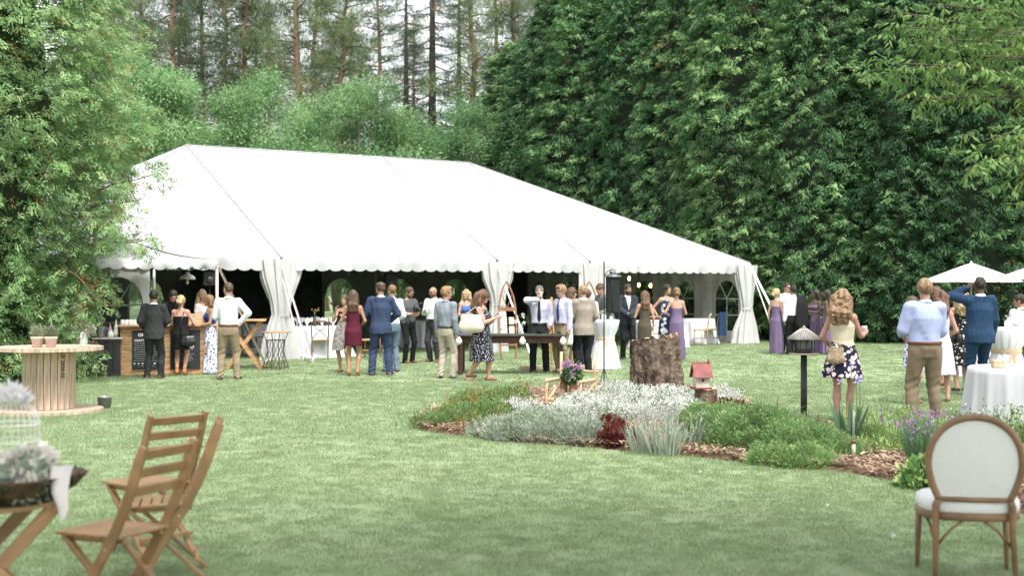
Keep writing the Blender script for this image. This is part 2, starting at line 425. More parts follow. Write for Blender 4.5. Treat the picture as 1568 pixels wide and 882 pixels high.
pine_ms = [mat('pine_olive', (.14, .20, .085), .75, rnd=.3, trans=.2), mat('pine_rust', (.20, .15, .07), .75, rnd=.3, trans=.2), mat('pine_dark', (.05, .08, .05), .75, rnd=.3, trans=.15)]
S_PINE = [needles(0, pine_ms[0], 46), needles(1, pine_ms[0], 46), needles(2, pine_ms[1], 46), needles(3, pine_ms[2], 46)]
S_SPR = [needles(10, pine_ms[2], 70, .4, .12, .02, 'spruce'), needles(11, pine_ms[2], 70, .4, .12, .02, 'spruce')]
ash_ms = [mat('ash_green', (.21, .34, .11), .6, rnd=.25, trans=.45, spec=.3, var=.2), mat('ash_pale', (.30, .42, .13), .6, rnd=.25, trans=.45, spec=.3)]
bark_m = mat('bark_grey', (.12, .095, .075), .9, scale=6, var=.35, bump=.9, bscale=14, stretch=(3, 3, .6), bdist=.03)
bark_o = mat('bark_orange', (.28, .16, .095), .9, scale=3, col2=(.17, .115, .085), bump=.9, bscale=9, stretch=(2.5, 2.5, .5), bdist=.03)
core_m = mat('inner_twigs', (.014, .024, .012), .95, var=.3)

def outward_rot(D, r, roll=.5):
    """euler so that local +X follows D (n x 3)"""
    n = len(D); yaw = np.arctan2(D[:, 1], D[:, 0]); pit = -np.arctan2(D[:, 2], np.hypot(D[:, 0], D[:, 1]))
    return np.stack([r.uniform(-roll, roll, n), pit + r.uniform(-.3, .3, n), yaw + r.uniform(-.5, .5, n)], 1)

# ---- cedar of the tall hedge
def cedar_parts(seed, H=11.5, Rr=2.1, n=4000, nm='cedar'):
    r = np.random.RandomState(seed)
    t = r.uniform(0, 1, n) ** .85; a = -math.pi / 2 + r.uniform(-1, 1, n) * 2.3   # the side towards the lawn is the dense one
    def rad(t, a):
        base = Rr * np.clip(1.08 - t ** 3.4, .05, 1) * np.clip(.72 + t * 3, 0, 1)
        P = np.stack([np.cos(a) * 1.4, np.sin(a) * 1.4, t * H * .42], 1)
        return base * (1 + .13 * vnoise(P, 1.3, seed) + .09 * vnoise(P, 3.7, seed + 1))
    q = rad(t, a)
    # boughs: sprays sit in clumps that bulge and overhang
    P0 = np.stack([q * np.cos(a), q * np.sin(a), .15 + t * H], 1)
    lump = vnoise(P0 * np.array([1, 1, 1.35]), 2.1, seed + 3)
    q = q + .27 * lump - np.where(r.uniform(size=n) < .3, r.uniform(0, .6, n), 0)
    P = np.stack([q * np.cos(a), q * np.sin(a), .15 + t * H], 1)
    D = np.stack([np.cos(a), np.sin(a), -.15 + .5 * (lump > .2) + .3 * t], 1)
    bronze = vnoise(P0, .5, seed + 8) + vnoise(P0, 2, seed + 9) * .6
    idx = np.where(r.uniform(size=n) < .34 + .2 * lump, 2, r.randint(0, 2, n)); idx = np.where((bronze > .9) & (r.uniform(size=n) < .3), 3, idx)
    # core
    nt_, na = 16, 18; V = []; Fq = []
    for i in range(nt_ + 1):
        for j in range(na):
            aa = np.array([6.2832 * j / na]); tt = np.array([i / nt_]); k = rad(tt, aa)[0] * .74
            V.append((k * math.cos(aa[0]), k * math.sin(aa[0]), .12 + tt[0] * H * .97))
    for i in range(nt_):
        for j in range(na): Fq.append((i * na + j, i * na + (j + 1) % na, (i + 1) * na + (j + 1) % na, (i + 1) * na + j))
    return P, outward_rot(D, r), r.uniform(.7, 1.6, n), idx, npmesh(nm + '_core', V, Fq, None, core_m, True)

def make_cedar(seed, name='cedar_tree', **kw):
    P, ro, sc, idx, core = cedar_parts(seed, **kw)
    t = empty(name); link('crown', realize('cedar_crown', P, ro, sc, idx, S_HEDGE), t)
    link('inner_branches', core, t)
    mb = MB(); mb.tube([(0, 0, -.1), (.03, .02, 1.2), (0, 0, 3)], [.2, .15, .1], 10); mb.build('trunk', bark_m, t)
    return t
CED = [make_cedar(s) for s in (11, 12)]
spots = []
for k in range(6): spots.append((9.9 - 7.0 * k / 5 * 1.15 + .25 * math.sin(k * 3), 42.0 + 10.3 * k / 5 * 1.15))   # along the tent's end wall
spots += [(0.3, 58.5)]
spots += [(12.1, 41.2), (14.2, 40.7), (16.4, 40.9), (18.5, 40.4), (20.6, 40.6)]
spots += [(12.8, 44.5), (16, 44.3), (9, 48), (19.4, 44.2)]
spots.sort(key=lambda p: p[0] / p[1])
CEDL = ['tall dark green cedar at the far left end of the hedge, next to the pines', 'tall dark green cedar second from the far left end of the hedge',
 'tall cedar of the hedge rising over the white tent ridge\'s right end', 'tall cedar of the hedge over the middle of the tent\'s right roof slope',
 'tall bronze-tinged cedar of the hedge over the tent\'s sloping right roof', 'tall dark green cedar over the lower part of the tent\'s right roof slope',
 'second row cedar showing its tip behind the hedge over the tent', 'tall dark green cedar just behind the tent\'s right corner post', 'tall dark cedar behind the group of bridesmaids',
 'second row cedar whose tip shows above the bridesmaids', 'tall dark green cedar behind the thatched bird feeder', 'second row cedar whose tip shows above the curly-haired woman',
 'tall dark cedar behind the man in blue shirt and khakis', 'second row cedar whose tip shows above the white umbrellas', 'tall dark cedar behind the left white umbrella', 'tall dark cedar at the picture\'s right edge behind the right white umbrella']
for i, (x, y) in enumerate(spots):
    o = CED[i] if i < 2 else copy_tree(CED[i % 2])
    rr = random.Random(i)
    o.location = (x, y, 0); o.rotation_euler.z = rr.uniform(-.5, .5) - (.35 if x > 11 else .9 * (y - 42) / 14); s = rr.uniform(.95, 1.12)
    h = {0: 1.06, 1: 1.2}.get(i, rr.uniform(1.2, 1.32) if y > 43 else rr.uniform(1.08, 1.2)); o.scale = (s * (-1 if (i // 2) % 2 else 1), s, h)
    tag(o, CEDL[min(i, len(CEDL) - 1)], 'tree', 'cedars of the tall hedge')
# ---------------------------------------------------------------- big conifer at the left, near the bar
def big_cypress():
    r = np.random.RandomState(31); T = empty('cypress_tree', (-10.3, 25.2, 0))
    tag(T, 'large feathery green conifer with bronze tips at the left of the bar', 'tree')
    n = 7300; H = 11.0
    t = r.uniform(0, 1, n); a = r.uniform(-2.9, 1.15, n)
    def rad(t, a):
        P = np.stack([np.cos(a) * 1.6, np.sin(a) * 1.6, t * H * .5], 1)
        b = np.interp(t, [0, .08, .2, .32, .45, .6, .75, .9, 1], [2.2, 2.2, 2.35, 2.7, 3.05, 2.7, 2.5, 1.8, .4])
        return b * (1 + .12 * vnoise(P, 1.6, 3)) + .32 * vnoise(P, 4.1, 4)
    q = rad(t, a); P0 = np.stack([q * np.cos(a), q * np.sin(a), t * H], 1)
    lump = vnoise(P0, 2.4, 5); q = q + .22 * lump - np.where(r.uniform(size=n) < .3, r.uniform(0, .8, n), 0)
    P = np.stack([q * np.cos(a), q * np.sin(a), .15 + t * H], 1); D = np.stack([np.cos(a), np.sin(a), .1 + .5 * lump], 1)
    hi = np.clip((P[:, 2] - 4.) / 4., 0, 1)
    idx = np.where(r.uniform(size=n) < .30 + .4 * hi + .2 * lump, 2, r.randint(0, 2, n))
    idx = np.where(r.uniform(size=n) < .10 + .1 * (vnoise(P0, 1.1, 8) > .5), 3, idx)
    ro = outward_rot(D, r); sc = r.uniform(.8, 1.4, n)
    # long boughs that reach out over the tent
    boughs = []
    def bough(p0, p1, k, droop=.15):
        p0 = np.array(p0, float); p1 = np.array(p1, float); pts = [p0 + (p1 - p0) * s + np.array([0, 0, -droop * s * s + .12 * math.sin(s * 5)]) for s in np.linspace(0, 1, 8)]
        boughs.append(pts); PP = []; DD = []
        for i in range(k):
            s = r.uniform(.35, 1); c = p0 + (p1 - p0) * s + np.array([0, 0, -droop * s * s + .12 * math.sin(s * 5)]); o = r.normal(size=3) * .1; o[2] *= .8; PP.append(c + o - np.array([0, 0, .05])); DD.append((p1 - p0) * .5 + o * 8)
        return PP, DD
    EP, ED, EI = [], [], []
    L0 = np.array([-10.3, 25.2, 0])
    def tgt(px, py, Y): return np.array([(px - 784) / F_PX * Y, Y, CAM_H + (HOR - py) * Y / F_PX]) - L0
    for (a0, b0, k, dr) in ((tgt(110, 322, 24.6), tgt(250, 252, 23.6), 60, -.05), (tgt(100, 395, 24.6), tgt(232, 362, 23.4), 75, -.1), (tgt(90, 350, 24.6), tgt(205, 318, 23.3), 50, 0),
                           (tgt(90, 420, 24.), tgt(158, 440, 23.4), 40, .2), (tgt(60, 470, 24.), tgt(140, 480, 23.6), 30, .1), (tgt(70, 240, 24.6), tgt(190, 200, 24), 60, 0),
                           (tgt(60, 120, 24.6), tgt(165, 75, 24), 60, -.1), (tgt(90, 500, 24.), tgt(140, 540, 23.8), 36, .2), (tgt(60, 180, 24.6), tgt(200, 145, 24), 50, -.1), (tgt(40, 60, 24.6), tgt(150, 40, 24), 50, -.1), (tgt(110, 340, 24.6), tgt(228, 290, 23.6), 34, 0)):
        p_, d_ = bough(a0, b0, k, dr); EP += p_; ED += d_; EI += list(np.where(r.uniform(size=k) < .3, 3, r.randint(0, 3, k)))
    ni = 1500; ti = r.uniform(0, .97, ni); ai = r.uniform(-3.1, 1.5, ni); qi = rad(ti, ai) * r.uniform(.5, .8, ni)      # inner sprays close the crown
    P = np.concatenate([P, np.stack([qi * np.cos(ai), qi * np.sin(ai), .1 + ti * H], 1)]); ro = np.concatenate([ro, outward_rot(np.stack([np.cos(ai), np.sin(ai), .2 + 0 * ai], 1), r, 1.2)]); sc = np.concatenate([sc, r.uniform(1.5, 2.3, ni)]); idx = np.concatenate([idx, r.randint(0, 3, ni)])
    P = np.concatenate([P, EP]); ro = np.concatenate([ro, outward_rot(np.array(ED), r)]); sc = np.concatenate([sc, r.uniform(.7, 1.15, len(EP))]); idx = np.concatenate([idx, EI])
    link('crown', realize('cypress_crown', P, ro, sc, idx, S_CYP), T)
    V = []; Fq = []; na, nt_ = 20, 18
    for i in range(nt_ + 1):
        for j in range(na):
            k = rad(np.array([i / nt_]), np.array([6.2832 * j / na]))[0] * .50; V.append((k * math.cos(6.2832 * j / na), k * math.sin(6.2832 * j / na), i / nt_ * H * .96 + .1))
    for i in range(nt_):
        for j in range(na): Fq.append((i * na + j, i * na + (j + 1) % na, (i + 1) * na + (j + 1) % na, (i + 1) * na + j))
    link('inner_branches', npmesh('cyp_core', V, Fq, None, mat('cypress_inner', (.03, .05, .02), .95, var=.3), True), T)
    mb = MB(); mb.tube([(0, 0, -.1), (.1, 0, 3), (0, 0, 8)], [.3, .22, .08], 10); mb.build('trunk', bark_m, T)
    mb = MB()
    for pts in boughs: mb.tube(pts, list(np.linspace(.022, .004, 8)), 6)
    for i in range(60):
        aa = r.uniform(-2, 1.2); z = r.uniform(.5, 10); q0 = rad(np.array([z / H]), np.array([aa]))[0]
        mb.tube([(q0 * s * math.cos(aa + .1 * s), q0 * s * math.sin(aa), z + s * .5 - .3) for s in (.3, .6, .88)], [.02, .012, .005], 5)
    mb.build('branch', mat('twig_grey', (.10, .08, .065), .9), T)['kind'] = 'stuff'
big_cypress()

# ---------------------------------------------------------------- pale leafy trees behind the tent
def leafy_tree(seed, H, Rr, S, nb=34, per=42, base=.22, pale=.5, name='leafy_tree'):
    r = np.random.RandomState(seed); T = empty(name); PP = []; DD = []; II = []; limbs = []
    for k in range(nb):
        v = ellipse_dir(r); v[2] = abs(v[2]) if r.uniform() < .72 else -abs(v[2]) * .7
        f = r.uniform(.45, 1) ** .6; c = np.array([v[0] * Rr * f, v[1] * Rr * f, H * (base + (1 - base) * .48) + v[2] * f * H * (1 - base) * .5])
        br = r.uniform(.55, 1.0) * Rr * .36; limbs.append(c)
        for q in range(per):
            w = ellipse_dir(r); w[2] = w[2] * .8 + .15; p = c + w * br * r.uniform(.55, 1.05); PP.append(p); DD.append(w + np.array([v[0], v[1], 0.]) * .5)
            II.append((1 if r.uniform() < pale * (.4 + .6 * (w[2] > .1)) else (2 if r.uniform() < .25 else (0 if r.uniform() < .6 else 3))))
    PP = np.array(PP); n = len(PP)
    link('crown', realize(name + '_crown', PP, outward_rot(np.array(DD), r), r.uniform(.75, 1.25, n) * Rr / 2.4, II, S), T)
    mb = MB(); mb.tube([(0, 0, -.1), (.05, .03, H * .3), (.0, 0, H * .75)], [.17, .13, .05], 8)
    for c in limbs[:22]:
        z0 = H * .2 + c[2] * .25; mb.tube([(0, 0, z0), tuple(c * .55 + np.array([0, 0, z0 * .3])), tuple(c)], [.06, .035, .012], 5)
    mb.build('trunk', bark_m, T); return T
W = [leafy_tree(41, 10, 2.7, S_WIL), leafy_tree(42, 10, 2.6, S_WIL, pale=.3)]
WSP = [(190, 49, 10.4, 1, 1.15, 'pale feathery tree behind the tent\'s left slope beside the big conifer'), (250, 51, 10.2, 0, .95, 'grey-green bushy tree behind the tent\'s left ridge end'),
       (322, 55, 8.6, 1, .9, 'low grey-green tree between the two bushy trees over the tent\'s left half'), (392, 51, 9.8, 0, 1.05, 'bushy pale tree with domed top above the tent\'s left roof half'),
       (470, 57, 8.3, 1, .85, 'small shaded tree left of the brightest round-topped tree'), (548, 52, 10.1, 1, 1.12, 'brightest round-topped pale tree above the middle of the tent ridge'),
       (645, 55, 8.8, 0, 1.0, 'low spreading tree under the dark spruces behind the ridge'), (716, 54, 9.5, 1, 1.05, 'mid-green tree above the right end of the tent ridge'),
       (775, 58, 8.8, 0, .95, 'dark-sided leafy tree squeezed against the cedar hedge'), (90, 47, 10, 1, 1.1, 'pale leafy tree mostly hidden by the big left conifer')]
for i, (px, Y, h, k, s, lab) in enumerate(WSP):
    o = W[0] if i == 0 else (W[1] if i == 1 else copy_tree(W[k])); p = at(px, Y); o.location = p
    o.rotation_euler.z = i * 1.37; o.scale = (s, s, h / 10); tag(o, lab, 'tree', 'leafy trees behind the tent')

for i, (px, Y, s) in enumerate(((255, 46.5, .34), (300, 48, .3), (520, 52, .36), (565, 53, .34), (610, 54, .36), (660, 54.5, .36), (690, 55.5, .34), (180, 45, .36))):
    o = copy_tree(W[i % 2]); o.name = 'leafy_shrub'; o.location = at(px, Y, -.35); o.rotation_euler.z = i * 2.3; o.scale = (s * 1.3, s * 1.3, s)
    tag(o, ['low shrub seen through the arched window behind the bartender', 'low shrub behind the tent left of the gathered curtain', 'low shrub seen through the arched window left of the blue suit', 'low shrub behind the tent over the blue suit\'s shoulder', 'low shrub seen through the arched window left of the grey t-shirt', 'low shrub seen through the arched window behind the bald man', 'low shrub behind the tent left of the blonde in bright blue', 'low shrub behind the tent\'s bar end'][i], 'shrub', 'shrubs close behind the tent')
# ---------------------------------------------------------------- pines and spruces beyond
def pine(seed, H=19, kink=.25):
    r = np.random.RandomState(seed); T = empty('pine_tree'); zz = np.linspace(0, H, 14)
    px_ = np.cumsum(r.normal(size=14)) * kink * .35; py_ = np.cumsum(r.normal(size=14)) * kink * .35; px_ -= px_[0]; py_ -= py_[0]
    ax = lambda z: np.array([np.interp(z, zz, px_), np.interp(z, zz, py_), z])
    mb = MB(); mb.tube([ax(z) for z in zz], list(np.interp(zz, [0, H], [.22, .05])), 9); tb = mb.build('trunk', bark_o, T)
    mb = MB(); PP, DD, II = [], [], []
    for k in range(74):
        z = H * (.30 + .68 * (k / 74) ** .9); L = (1 - (z / H - .3) ** 2 * 1.3) * r.uniform(.9, 2.4); a = r.uniform(0, 6.28); b0 = ax(z); rise = r.uniform(-.1, .5)
        pts = [b0 + np.array([math.cos(a + .3 * s) * L * s, math.sin(a) * L * s, rise * L * s * s + .08 * math.sin(s * 7)]) for s in (0, .35, .7, 1)]
        mb.tube(pts, [.045, .032, .02, .008], 5)
        dead = z < H * .5 and r.uniform() < .5
        if dead: continue
        for q in range(r.randint(8, 13)):
            s = r.uniform(.45, 1.05); p = b0 + np.array([math.cos(a) * L * s, math.sin(a) * L * s, rise * L * s * s]) + r.normal(size=3) * np.array([.4, .4, .2])
            PP.append(p); DD.append(np.array([math.cos(a), math.sin(a), .3])); II.append(2 if r.uniform() < .07 else (3 if r.uniform() < .3 else r.randint(0, 2)))
    mb.build('branch', bark_m, T)['kind'] = 'stuff'; n = len(PP)
    link('crown', realize('pine_crown', PP, outward_rot(np.array(DD), r), r.uniform(.85, 1.3, n), II, S_PINE), T); return T
def spruce(seed, H=18):
    r = np.random.RandomState(seed); T = empty('spruce_tree'); mb = MB(); mb.tube([(0, 0, 0), (0, 0, H * .6), (0, 0, H)], [.24, .13, .02], 8); mb.build('trunk', mat('bark_dark', (.07, .055, .045), .95), T)
    mb = MB(); PP, DD, II = [], [], []
    for k in range(88):
        z = H * (.16 + .83 * k / 88); L = 2.7 * (1 - z / H) ** .75 + .25; a = k * 2.4 + r.uniform(-.3, .3); L *= r.uniform(.6, 1.1)
        f = lambda s: np.array([math.cos(a) * L * s, math.sin(a) * L * s, z - .35 * L * s + .22 * L * s * s])
        mb.tube([f(s) for s in (0, .4, .75, 1)], [.035, .025, .015, .006], 4)
        for q in range(max(3, int(L * 4.5))):
            s = r.uniform(.25, 1.03); PP.append(f(s) + r.normal(size=3) * np.array([.14, .14, .05]) - np.array([0, 0, .1])); DD.append(np.array([math.cos(a), math.sin(a), -.35])); II.append(r.randint(0, 2))
    mb.build('branch', bark_m, T)['kind'] = 'stuff'; n = len(PP)
    link('crown', realize('spruce_crown', PP, outward_rot(np.array(DD), r), r.uniform(.6, 1.05, n), II, S_SPR), T); return T
PN = [pine(51), pine(52, 18, .45), pine(53, 20, .2)]
PSP = [(188, 66, 2, 'orange-barked pine trunk rising just right of the big conifer'), (225, 72, 0, 'pine with dark crown behind the grey-green bushy tree'), (262, 60, 0, 'straight reddish pine trunk left of the twin pine trunks'),
       (308, 62, 2, 'thick orange pine trunk above the tent\'s left ridge end'), (337, 68, 1, 'slim crooked pine behind the gap over the tent'), (372, 64, 0, 'slender pine with bare orange stem, left of a close neighbour'),
       (392, 70, 2, 'slender pine standing close to the right of the bare orange stem'), (446, 58, 1, 'forked pale orange pine that reaches lowest above the tent roof'), (478, 70, 0, 'thin pine in the hazy row before the bright sky gap'),
       (520, 60, 1, 'wavy orange pine trunk beside the bright sky gap'), (545, 78, 2, 'thin far pine inside the bright sky gap'), (735, 60, 1, 'kinked orange pine trunk right of the dark spruces'),
       (762, 70, 2, 'thin pine between the kinked pine and the hedge'), (792, 62, 0, 'pine with olive crown nearest the cedar hedge'), (830, 74, 1, 'far pine half hidden by the cedar hedge\'s end'), (160, 74, 1, 'far pine half hidden by the big conifer'),
       (420, 80, 2, 'far pine between the forked pine and the slender ones'), (285, 82, 1, 'far pine between two thick orange trunks'), (580, 74, 0, 'olive pine on the left flank of the dark spruces'),
       (238, 88, 2, 'farthest pine left of the twin orange trunks'), (350, 92, 0, 'farthest pine behind the bare orange stem'), (500, 90, 1, 'farthest pine left of the wavy orange trunk'), (640, 90, 2, 'farthest pine between the dark spruces'), (770, 88, 0, 'farthest pine near the hedge end')]
for i, (px, Y, k, lab) in enumerate(PSP):
    first = i in (0, 1, 4); o = {0: PN[2], 1: PN[0], 4: PN[1]}.get(i) or copy_tree(PN[k])
    o.location = at(px, Y); o.rotation_euler.z = i * 2.1; s = .9 + .25 * ((i * 37) % 10) / 10; o.scale = (s, s, s); tag(o, lab, 'tree', 'pines behind the tent')
SP = spruce(61)
for i, (px, Y, s, lab) in enumerate(((622, 64, 1.0, 'dark drooping spruce left of the tallest spruce'), (662, 61, 1.15, 'tallest and darkest spruce above the tent ridge\'s right half'), (703, 68, 1.05, 'dark spruce right of the tallest spruce'))):
    o = SP if i == 0 else copy_tree(SP); o.location = at(px, Y); o.rotation_euler.z = i * 1.7; o.scale = (s, s, s); tag(o, lab, 'tree', 'dark spruces behind the tent')

for i, (x, y) in enumerate(((3.5, 2.0), (-5.4, 3.2))):
    o = copy_tree(W[i]); o.location = (x, y, 0); o.rotation_euler.z = 1.1 * i; o.scale = (1.55, 1.55, 1.3)
    tag(o, ['tall leafy shade tree standing right of the viewer, shading the front lawn', 'tall leafy shade tree standing left of the viewer, shading the wooden chairs'][i], 'tree', 'shade trees beside the viewer')
# ---------------------------------------------------------------- overhanging ash at the right
def ash():
    r = np.random.RandomState(71); B = np.array([9.6, 15.0, 0.]); T = empty('ash_tree', B); tag(T, 'light green leafy branches of a tree hanging in at the upper right', 'tree')
    def tg(px, py, Y): return np.array([(px - 784) / F_PX * Y, Y, CAM_H + (HOR - py) * Y / F_PX]) - B
    def ashleaf(i, m_):   # compound leaf: pairs of leaflets on a stalk, a few stalks to a spray
        def gen(rr):
            s = rr.randint(0, 5); k = rr.uniform(.2, 1); an = s * 1.25 + i; ax = np.array([math.cos(an) * .8, math.sin(an) * .8, -.35]); p = ax * k * .28
            sd = np.array([-math.sin(an), math.cos(an), 0]) * rr.choice([-1, 1]); d = ax * .6 + sd * (1 - k * .6) + np.array([0, 0, -.4]); return p, d, np.array([rr.uniform(-.3, .3), rr.uniform(-.3, .3), 1]), rr.uniform(.075, .11), rr.uniform(.022, .03)
        return leaf_set(34, gen, m_, 'ash_leaf_%d' % i, seed=300 + i, bend=.15)
    S = [ashleaf(0, ash_ms[0]), ashleaf(1, ash_ms[0]), ashleaf(2, ash_ms[1])]
    mb = MB(); top = np.array([0, 0, 3.4]); mb.tube([(0, 0, -.1), (.05, 0, 1.5), tuple(top), (.1, 0, 5.5), (.2, .1, 7.5)], [.24, .2, .17, .12, .05], 10); PP, DD = [], []
    tips = [tg(1345, 95, 14), tg(1375, 40, 14.3), tg(1400, 150, 14), tg(1385, 70, 14.6), tg(1445, 60, 14), tg(1440, 120, 14.4), tg(1490, 30, 14), tg(1500, 85, 13.6), tg(1530, 90, 13.8), tg(1560, 100, 13.6), tg(1555, 50, 13.6),
            tg(1505, 215, 13.6), tg(1520, 245, 13.4), tg(1545, 225, 13.3), tg(1560, 262, 13.4), tg(1566, 205, 13.6), tg(1345, 12, 14.2), tg(1420, 5, 14), tg(1500, -5, 14), tg(1560, 5, 14), tg(1600, 150, 14), tg(1620, 60, 14), tg(1640, 240, 14), tg(1590, 280, 13.6)]
    def limb(p0, p1, k):
        mid = (p0 + p1) / 2 + np.array([0, 0, .35]) + r.normal(size=3) * .1; f = lambda s: p0 * (1 - s) ** 2 + 2 * mid * s * (1 - s) + p1 * s * s
        mb.tube([f(s) for s in np.linspace(0, 1, 8)], list(np.linspace(.05, .006, 8)), 6)
        for i in range(k):
            s = r.uniform(.62, 1.03); PP.append(f(s) + r.normal(size=3) * np.array([.16, .16, .09])); DD.append(r.normal(size=3) * .6 + (p1 - p0) * .3)
    for t in tips: limb(top + np.array([0, 0, r.uniform(-.5, 1.5)]), t, 15)
    for i in range(26):
        v = ellipse_dir(r); v[2] = abs(v[2]); limb(np.array([.1, 0, r.uniform(3, 6)]), np.array([v[0] * 2.6 + .8, v[1] * 2.6, 4.4 + v[2] * 3]), 14)
    n = len(PP); link('crown', realize('ash_crown', PP, outward_rot(np.array(DD), r), r.uniform(.8, 1.2, n), r.randint(0, 3, n), S), T)
    mb.build('trunk', bark_m, T)
ash()
# ================================================================ TENT
TP = Vector((-5.4403, 31.3004, 0)); TH = .6021
U = Vector((math.cos(TH), math.sin(TH), 0)); Vv = Vector((-math.sin(TH), math.cos(TH), 0))
LB, WD, EH, RH = 6.1153, 12.173, 2.42, 5.58
def T_(t, w, z): return TP + U * t + Vv * w + Vector((0, 0, z))
T0, T1 = -LB, 2.5 * LB
vinyl = mat('tent_vinyl', (.415, .415, .425), .45, var=.015, scale=1.2, bump=.12, bscale=1.6, bdist=.05, spec=.4)
vinyl_in = mat('tent_liner', (.68, .69, .68), .8, var=.15, scale=1.5, bump=.3, bscale=3, bdist=.05)
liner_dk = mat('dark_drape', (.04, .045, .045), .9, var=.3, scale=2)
drape_m = mat('curtain_cloth', (.50, .50, .495), .7, var=.04, scale=2.5, bump=.35, bscale=7, trans=.15, stretch=(1, 1, .5), bdist=.03)
pole_m = mat('pole_white', (.7, .68, .66), .35, var=.05, spec=.5)
strap_m = mat('strap_grey', (.32, .31, .31), .6); seam_m = mat('seam_grey', (.36, .36, .365), .6)
rusty = mat('strap_red', (.45, .07, .05), .6)
tent = empty('event_tent', T_(0, WD / 2, 0)); tag(tent, 'large white frame tent with scalloped edge and gathered corner curtains', 'tent')
tinv = Vector(tent.location)
def tp(mb, name, m_): # build a part given in world coordinates, parented to the tent
    o = mb.build(name, m_, tent); o.location = -tinv; return o
def roof_panel(pts4, nu, nv, sag=.10):
    a, b, c, d = pts4; P = []
    for i in range(nv + 1):
        row = []
        for j in range(nu + 1):
            s, t = j / nu, i / nv; p = (a * (1 - s) + b * s) * (1 - t) + (d * (1 - s) + c * s) * t
            p = p - Vector((0, 0, sag * 4 * s * (1 - s) * math.sin(math.pi * min(1, t * .9 + .1)) + .02 * math.sin(s * 9 + t * 4) * t * (1 - t) * 4)); row.append(p)
        P.append(row)
    return P
for (ta, tb) in ((0, LB), (LB, 1.5 * LB)):
    mb = MB()
    mb.grid(roof_panel((T_(ta, 0, EH), T_(tb, 0, EH), T_(tb, WD / 2, RH), T_(ta, WD / 2, RH)), 14, 14, .07))
    mb.grid(roof_panel((T_(tb, WD, EH), T_(ta, WD, EH), T_(ta, WD / 2, RH), T_(tb, WD / 2, RH)), 14, 14, .07))
    tp(mb, 'roof_panel', vinyl)
for side in (-1, 1):
    te, tr_ = (T0, 0) if side < 0 else (T1, 1.5 * LB); pk = T_(tr_, WD / 2, RH)
    mb = MB(); mid = T_(te, WD / 2, EH)
    for (a, b) in (((tr_, 0), (te, 0)), ((te, 0), (te, WD)), ((te, WD), (tr_, WD))):
        P = []; A, B = T_(a[0], a[1], EH), T_(b[0], b[1], EH)
        for i in range(13):
            t = i / 12; row = []
            for j in range(13):
                s = j / 12; p = (A * (1 - s) + B * s) * (1 - t) + pk * t; row.append(p - Vector((0, 0, .09 * 4 * s * (1 - s) * math.sin(math.pi * t))))
            P.append(row)
        mb.grid(P)
    tp(mb, 'roof_panel', vinyl)
# seam straps laid over the joints and hips
mb = MB()
for t in (0, LB, 1.5 * LB):
    for w0 in (0, WD): mb.tube([T_(t, w0 + (WD / 2 - w0) * s, EH + (RH - EH) * s + .018) for s in np.linspace(-.01, 1, 10)], .026, 6)
mb.tube([T_(t, WD / 2, RH + .015) for t in (0, LB, 1.5 * LB)], .022, 6)
tp(mb, 'seam_rope', seam_m)
for (t, w, pk) in ((T0, 0, 0), (T0, WD, 0), (T1, 0, 1.5 * LB), (T1, WD, 1.5 * LB)):
    mb = MB(); mb.tube([T_(t, w, EH + .012), T_(pk, WD / 2, RH + .012)], .018, 6); tp(mb, 'hip_seam', vinyl)
# valance with scalloped lower edge, all round
def valance(A, B, zt, drop, nsc, parent_fn, m_=vinyl, tseam=()):
    n = nsc * 8; out = Vector((B - A)).normalized().cross(Vector((0, 0, 1))); P = [[], [], [], []]
    for i in range(n + 1):
        s = i / n; p = A.lerp(B, s); sc = abs(math.sin(math.pi * s * nsc)) ** .6
        zb = drop - .055 + .055 * sc; wav = .022 * math.sin(s * nsc * 1.7) + .016 * math.sin(s * nsc * 4.3 + 2 * math.sin(s * nsc * .6)) + .012 * math.sin(s * nsc * .37)
        P[0].append(p + Vector((0, 0, zt))); P[1].append(p + out * (.025 + wav * .4) + Vector((0, 0, zt - .05))); P[2].append(p + out * (.035 + wav) + Vector((0, 0, zt - .15))); P[3].append(p + out * (.03 + wav * 1.5) + Vector((0, 0, zt - zb)))
    mb = MB(); mb.grid(P); return parent_fn(mb, 'valance', m_)
for A, B, k in ((T_(T0, 0, 0), T_(T1, 0, 0), 64), (T_(T1, 0, 0), T_(T1, WD, 0), 36), (T_(T1, WD, 0), T_(T0, WD, 0), 64), (T_(T0, WD, 0), T_(T0, 0, 0), 36)):
    valance(A, B, EH + .005, .33, k, tp)
# ratchets where the seams meet the edge
for t in (0, LB, 1.5 * LB):
    mb = MB(); mb.box(T_(t, -.03, EH - .01), (.05, .05, .05), rotm(0, 0, TH)); mb.tube([T_(t, -.04, EH), T_(t, -.06, EH - .32)], .006, 5); tp(mb, 'seam_buckle', mat('buckle_steel', (.2, .2, .2), .4, metallic=.7))
# legs
def leg(t, w):
    mb = MB(); mb.tube([T_(t, w, 0), T_(t, w, EH - .02)], .03, 10); mb.box(T_(t, w, .006), (.16, .16, .012)); tp(mb, 'pole', pole_m)
for t in (T0, -LB / 2, 0, LB, 1.5 * LB, T1): leg(t, 0)
for t in (T0, 0, LB, 1.5 * LB, T1): leg(t, WD)
leg(T1, WD / 2); leg(T0, WD / 2)
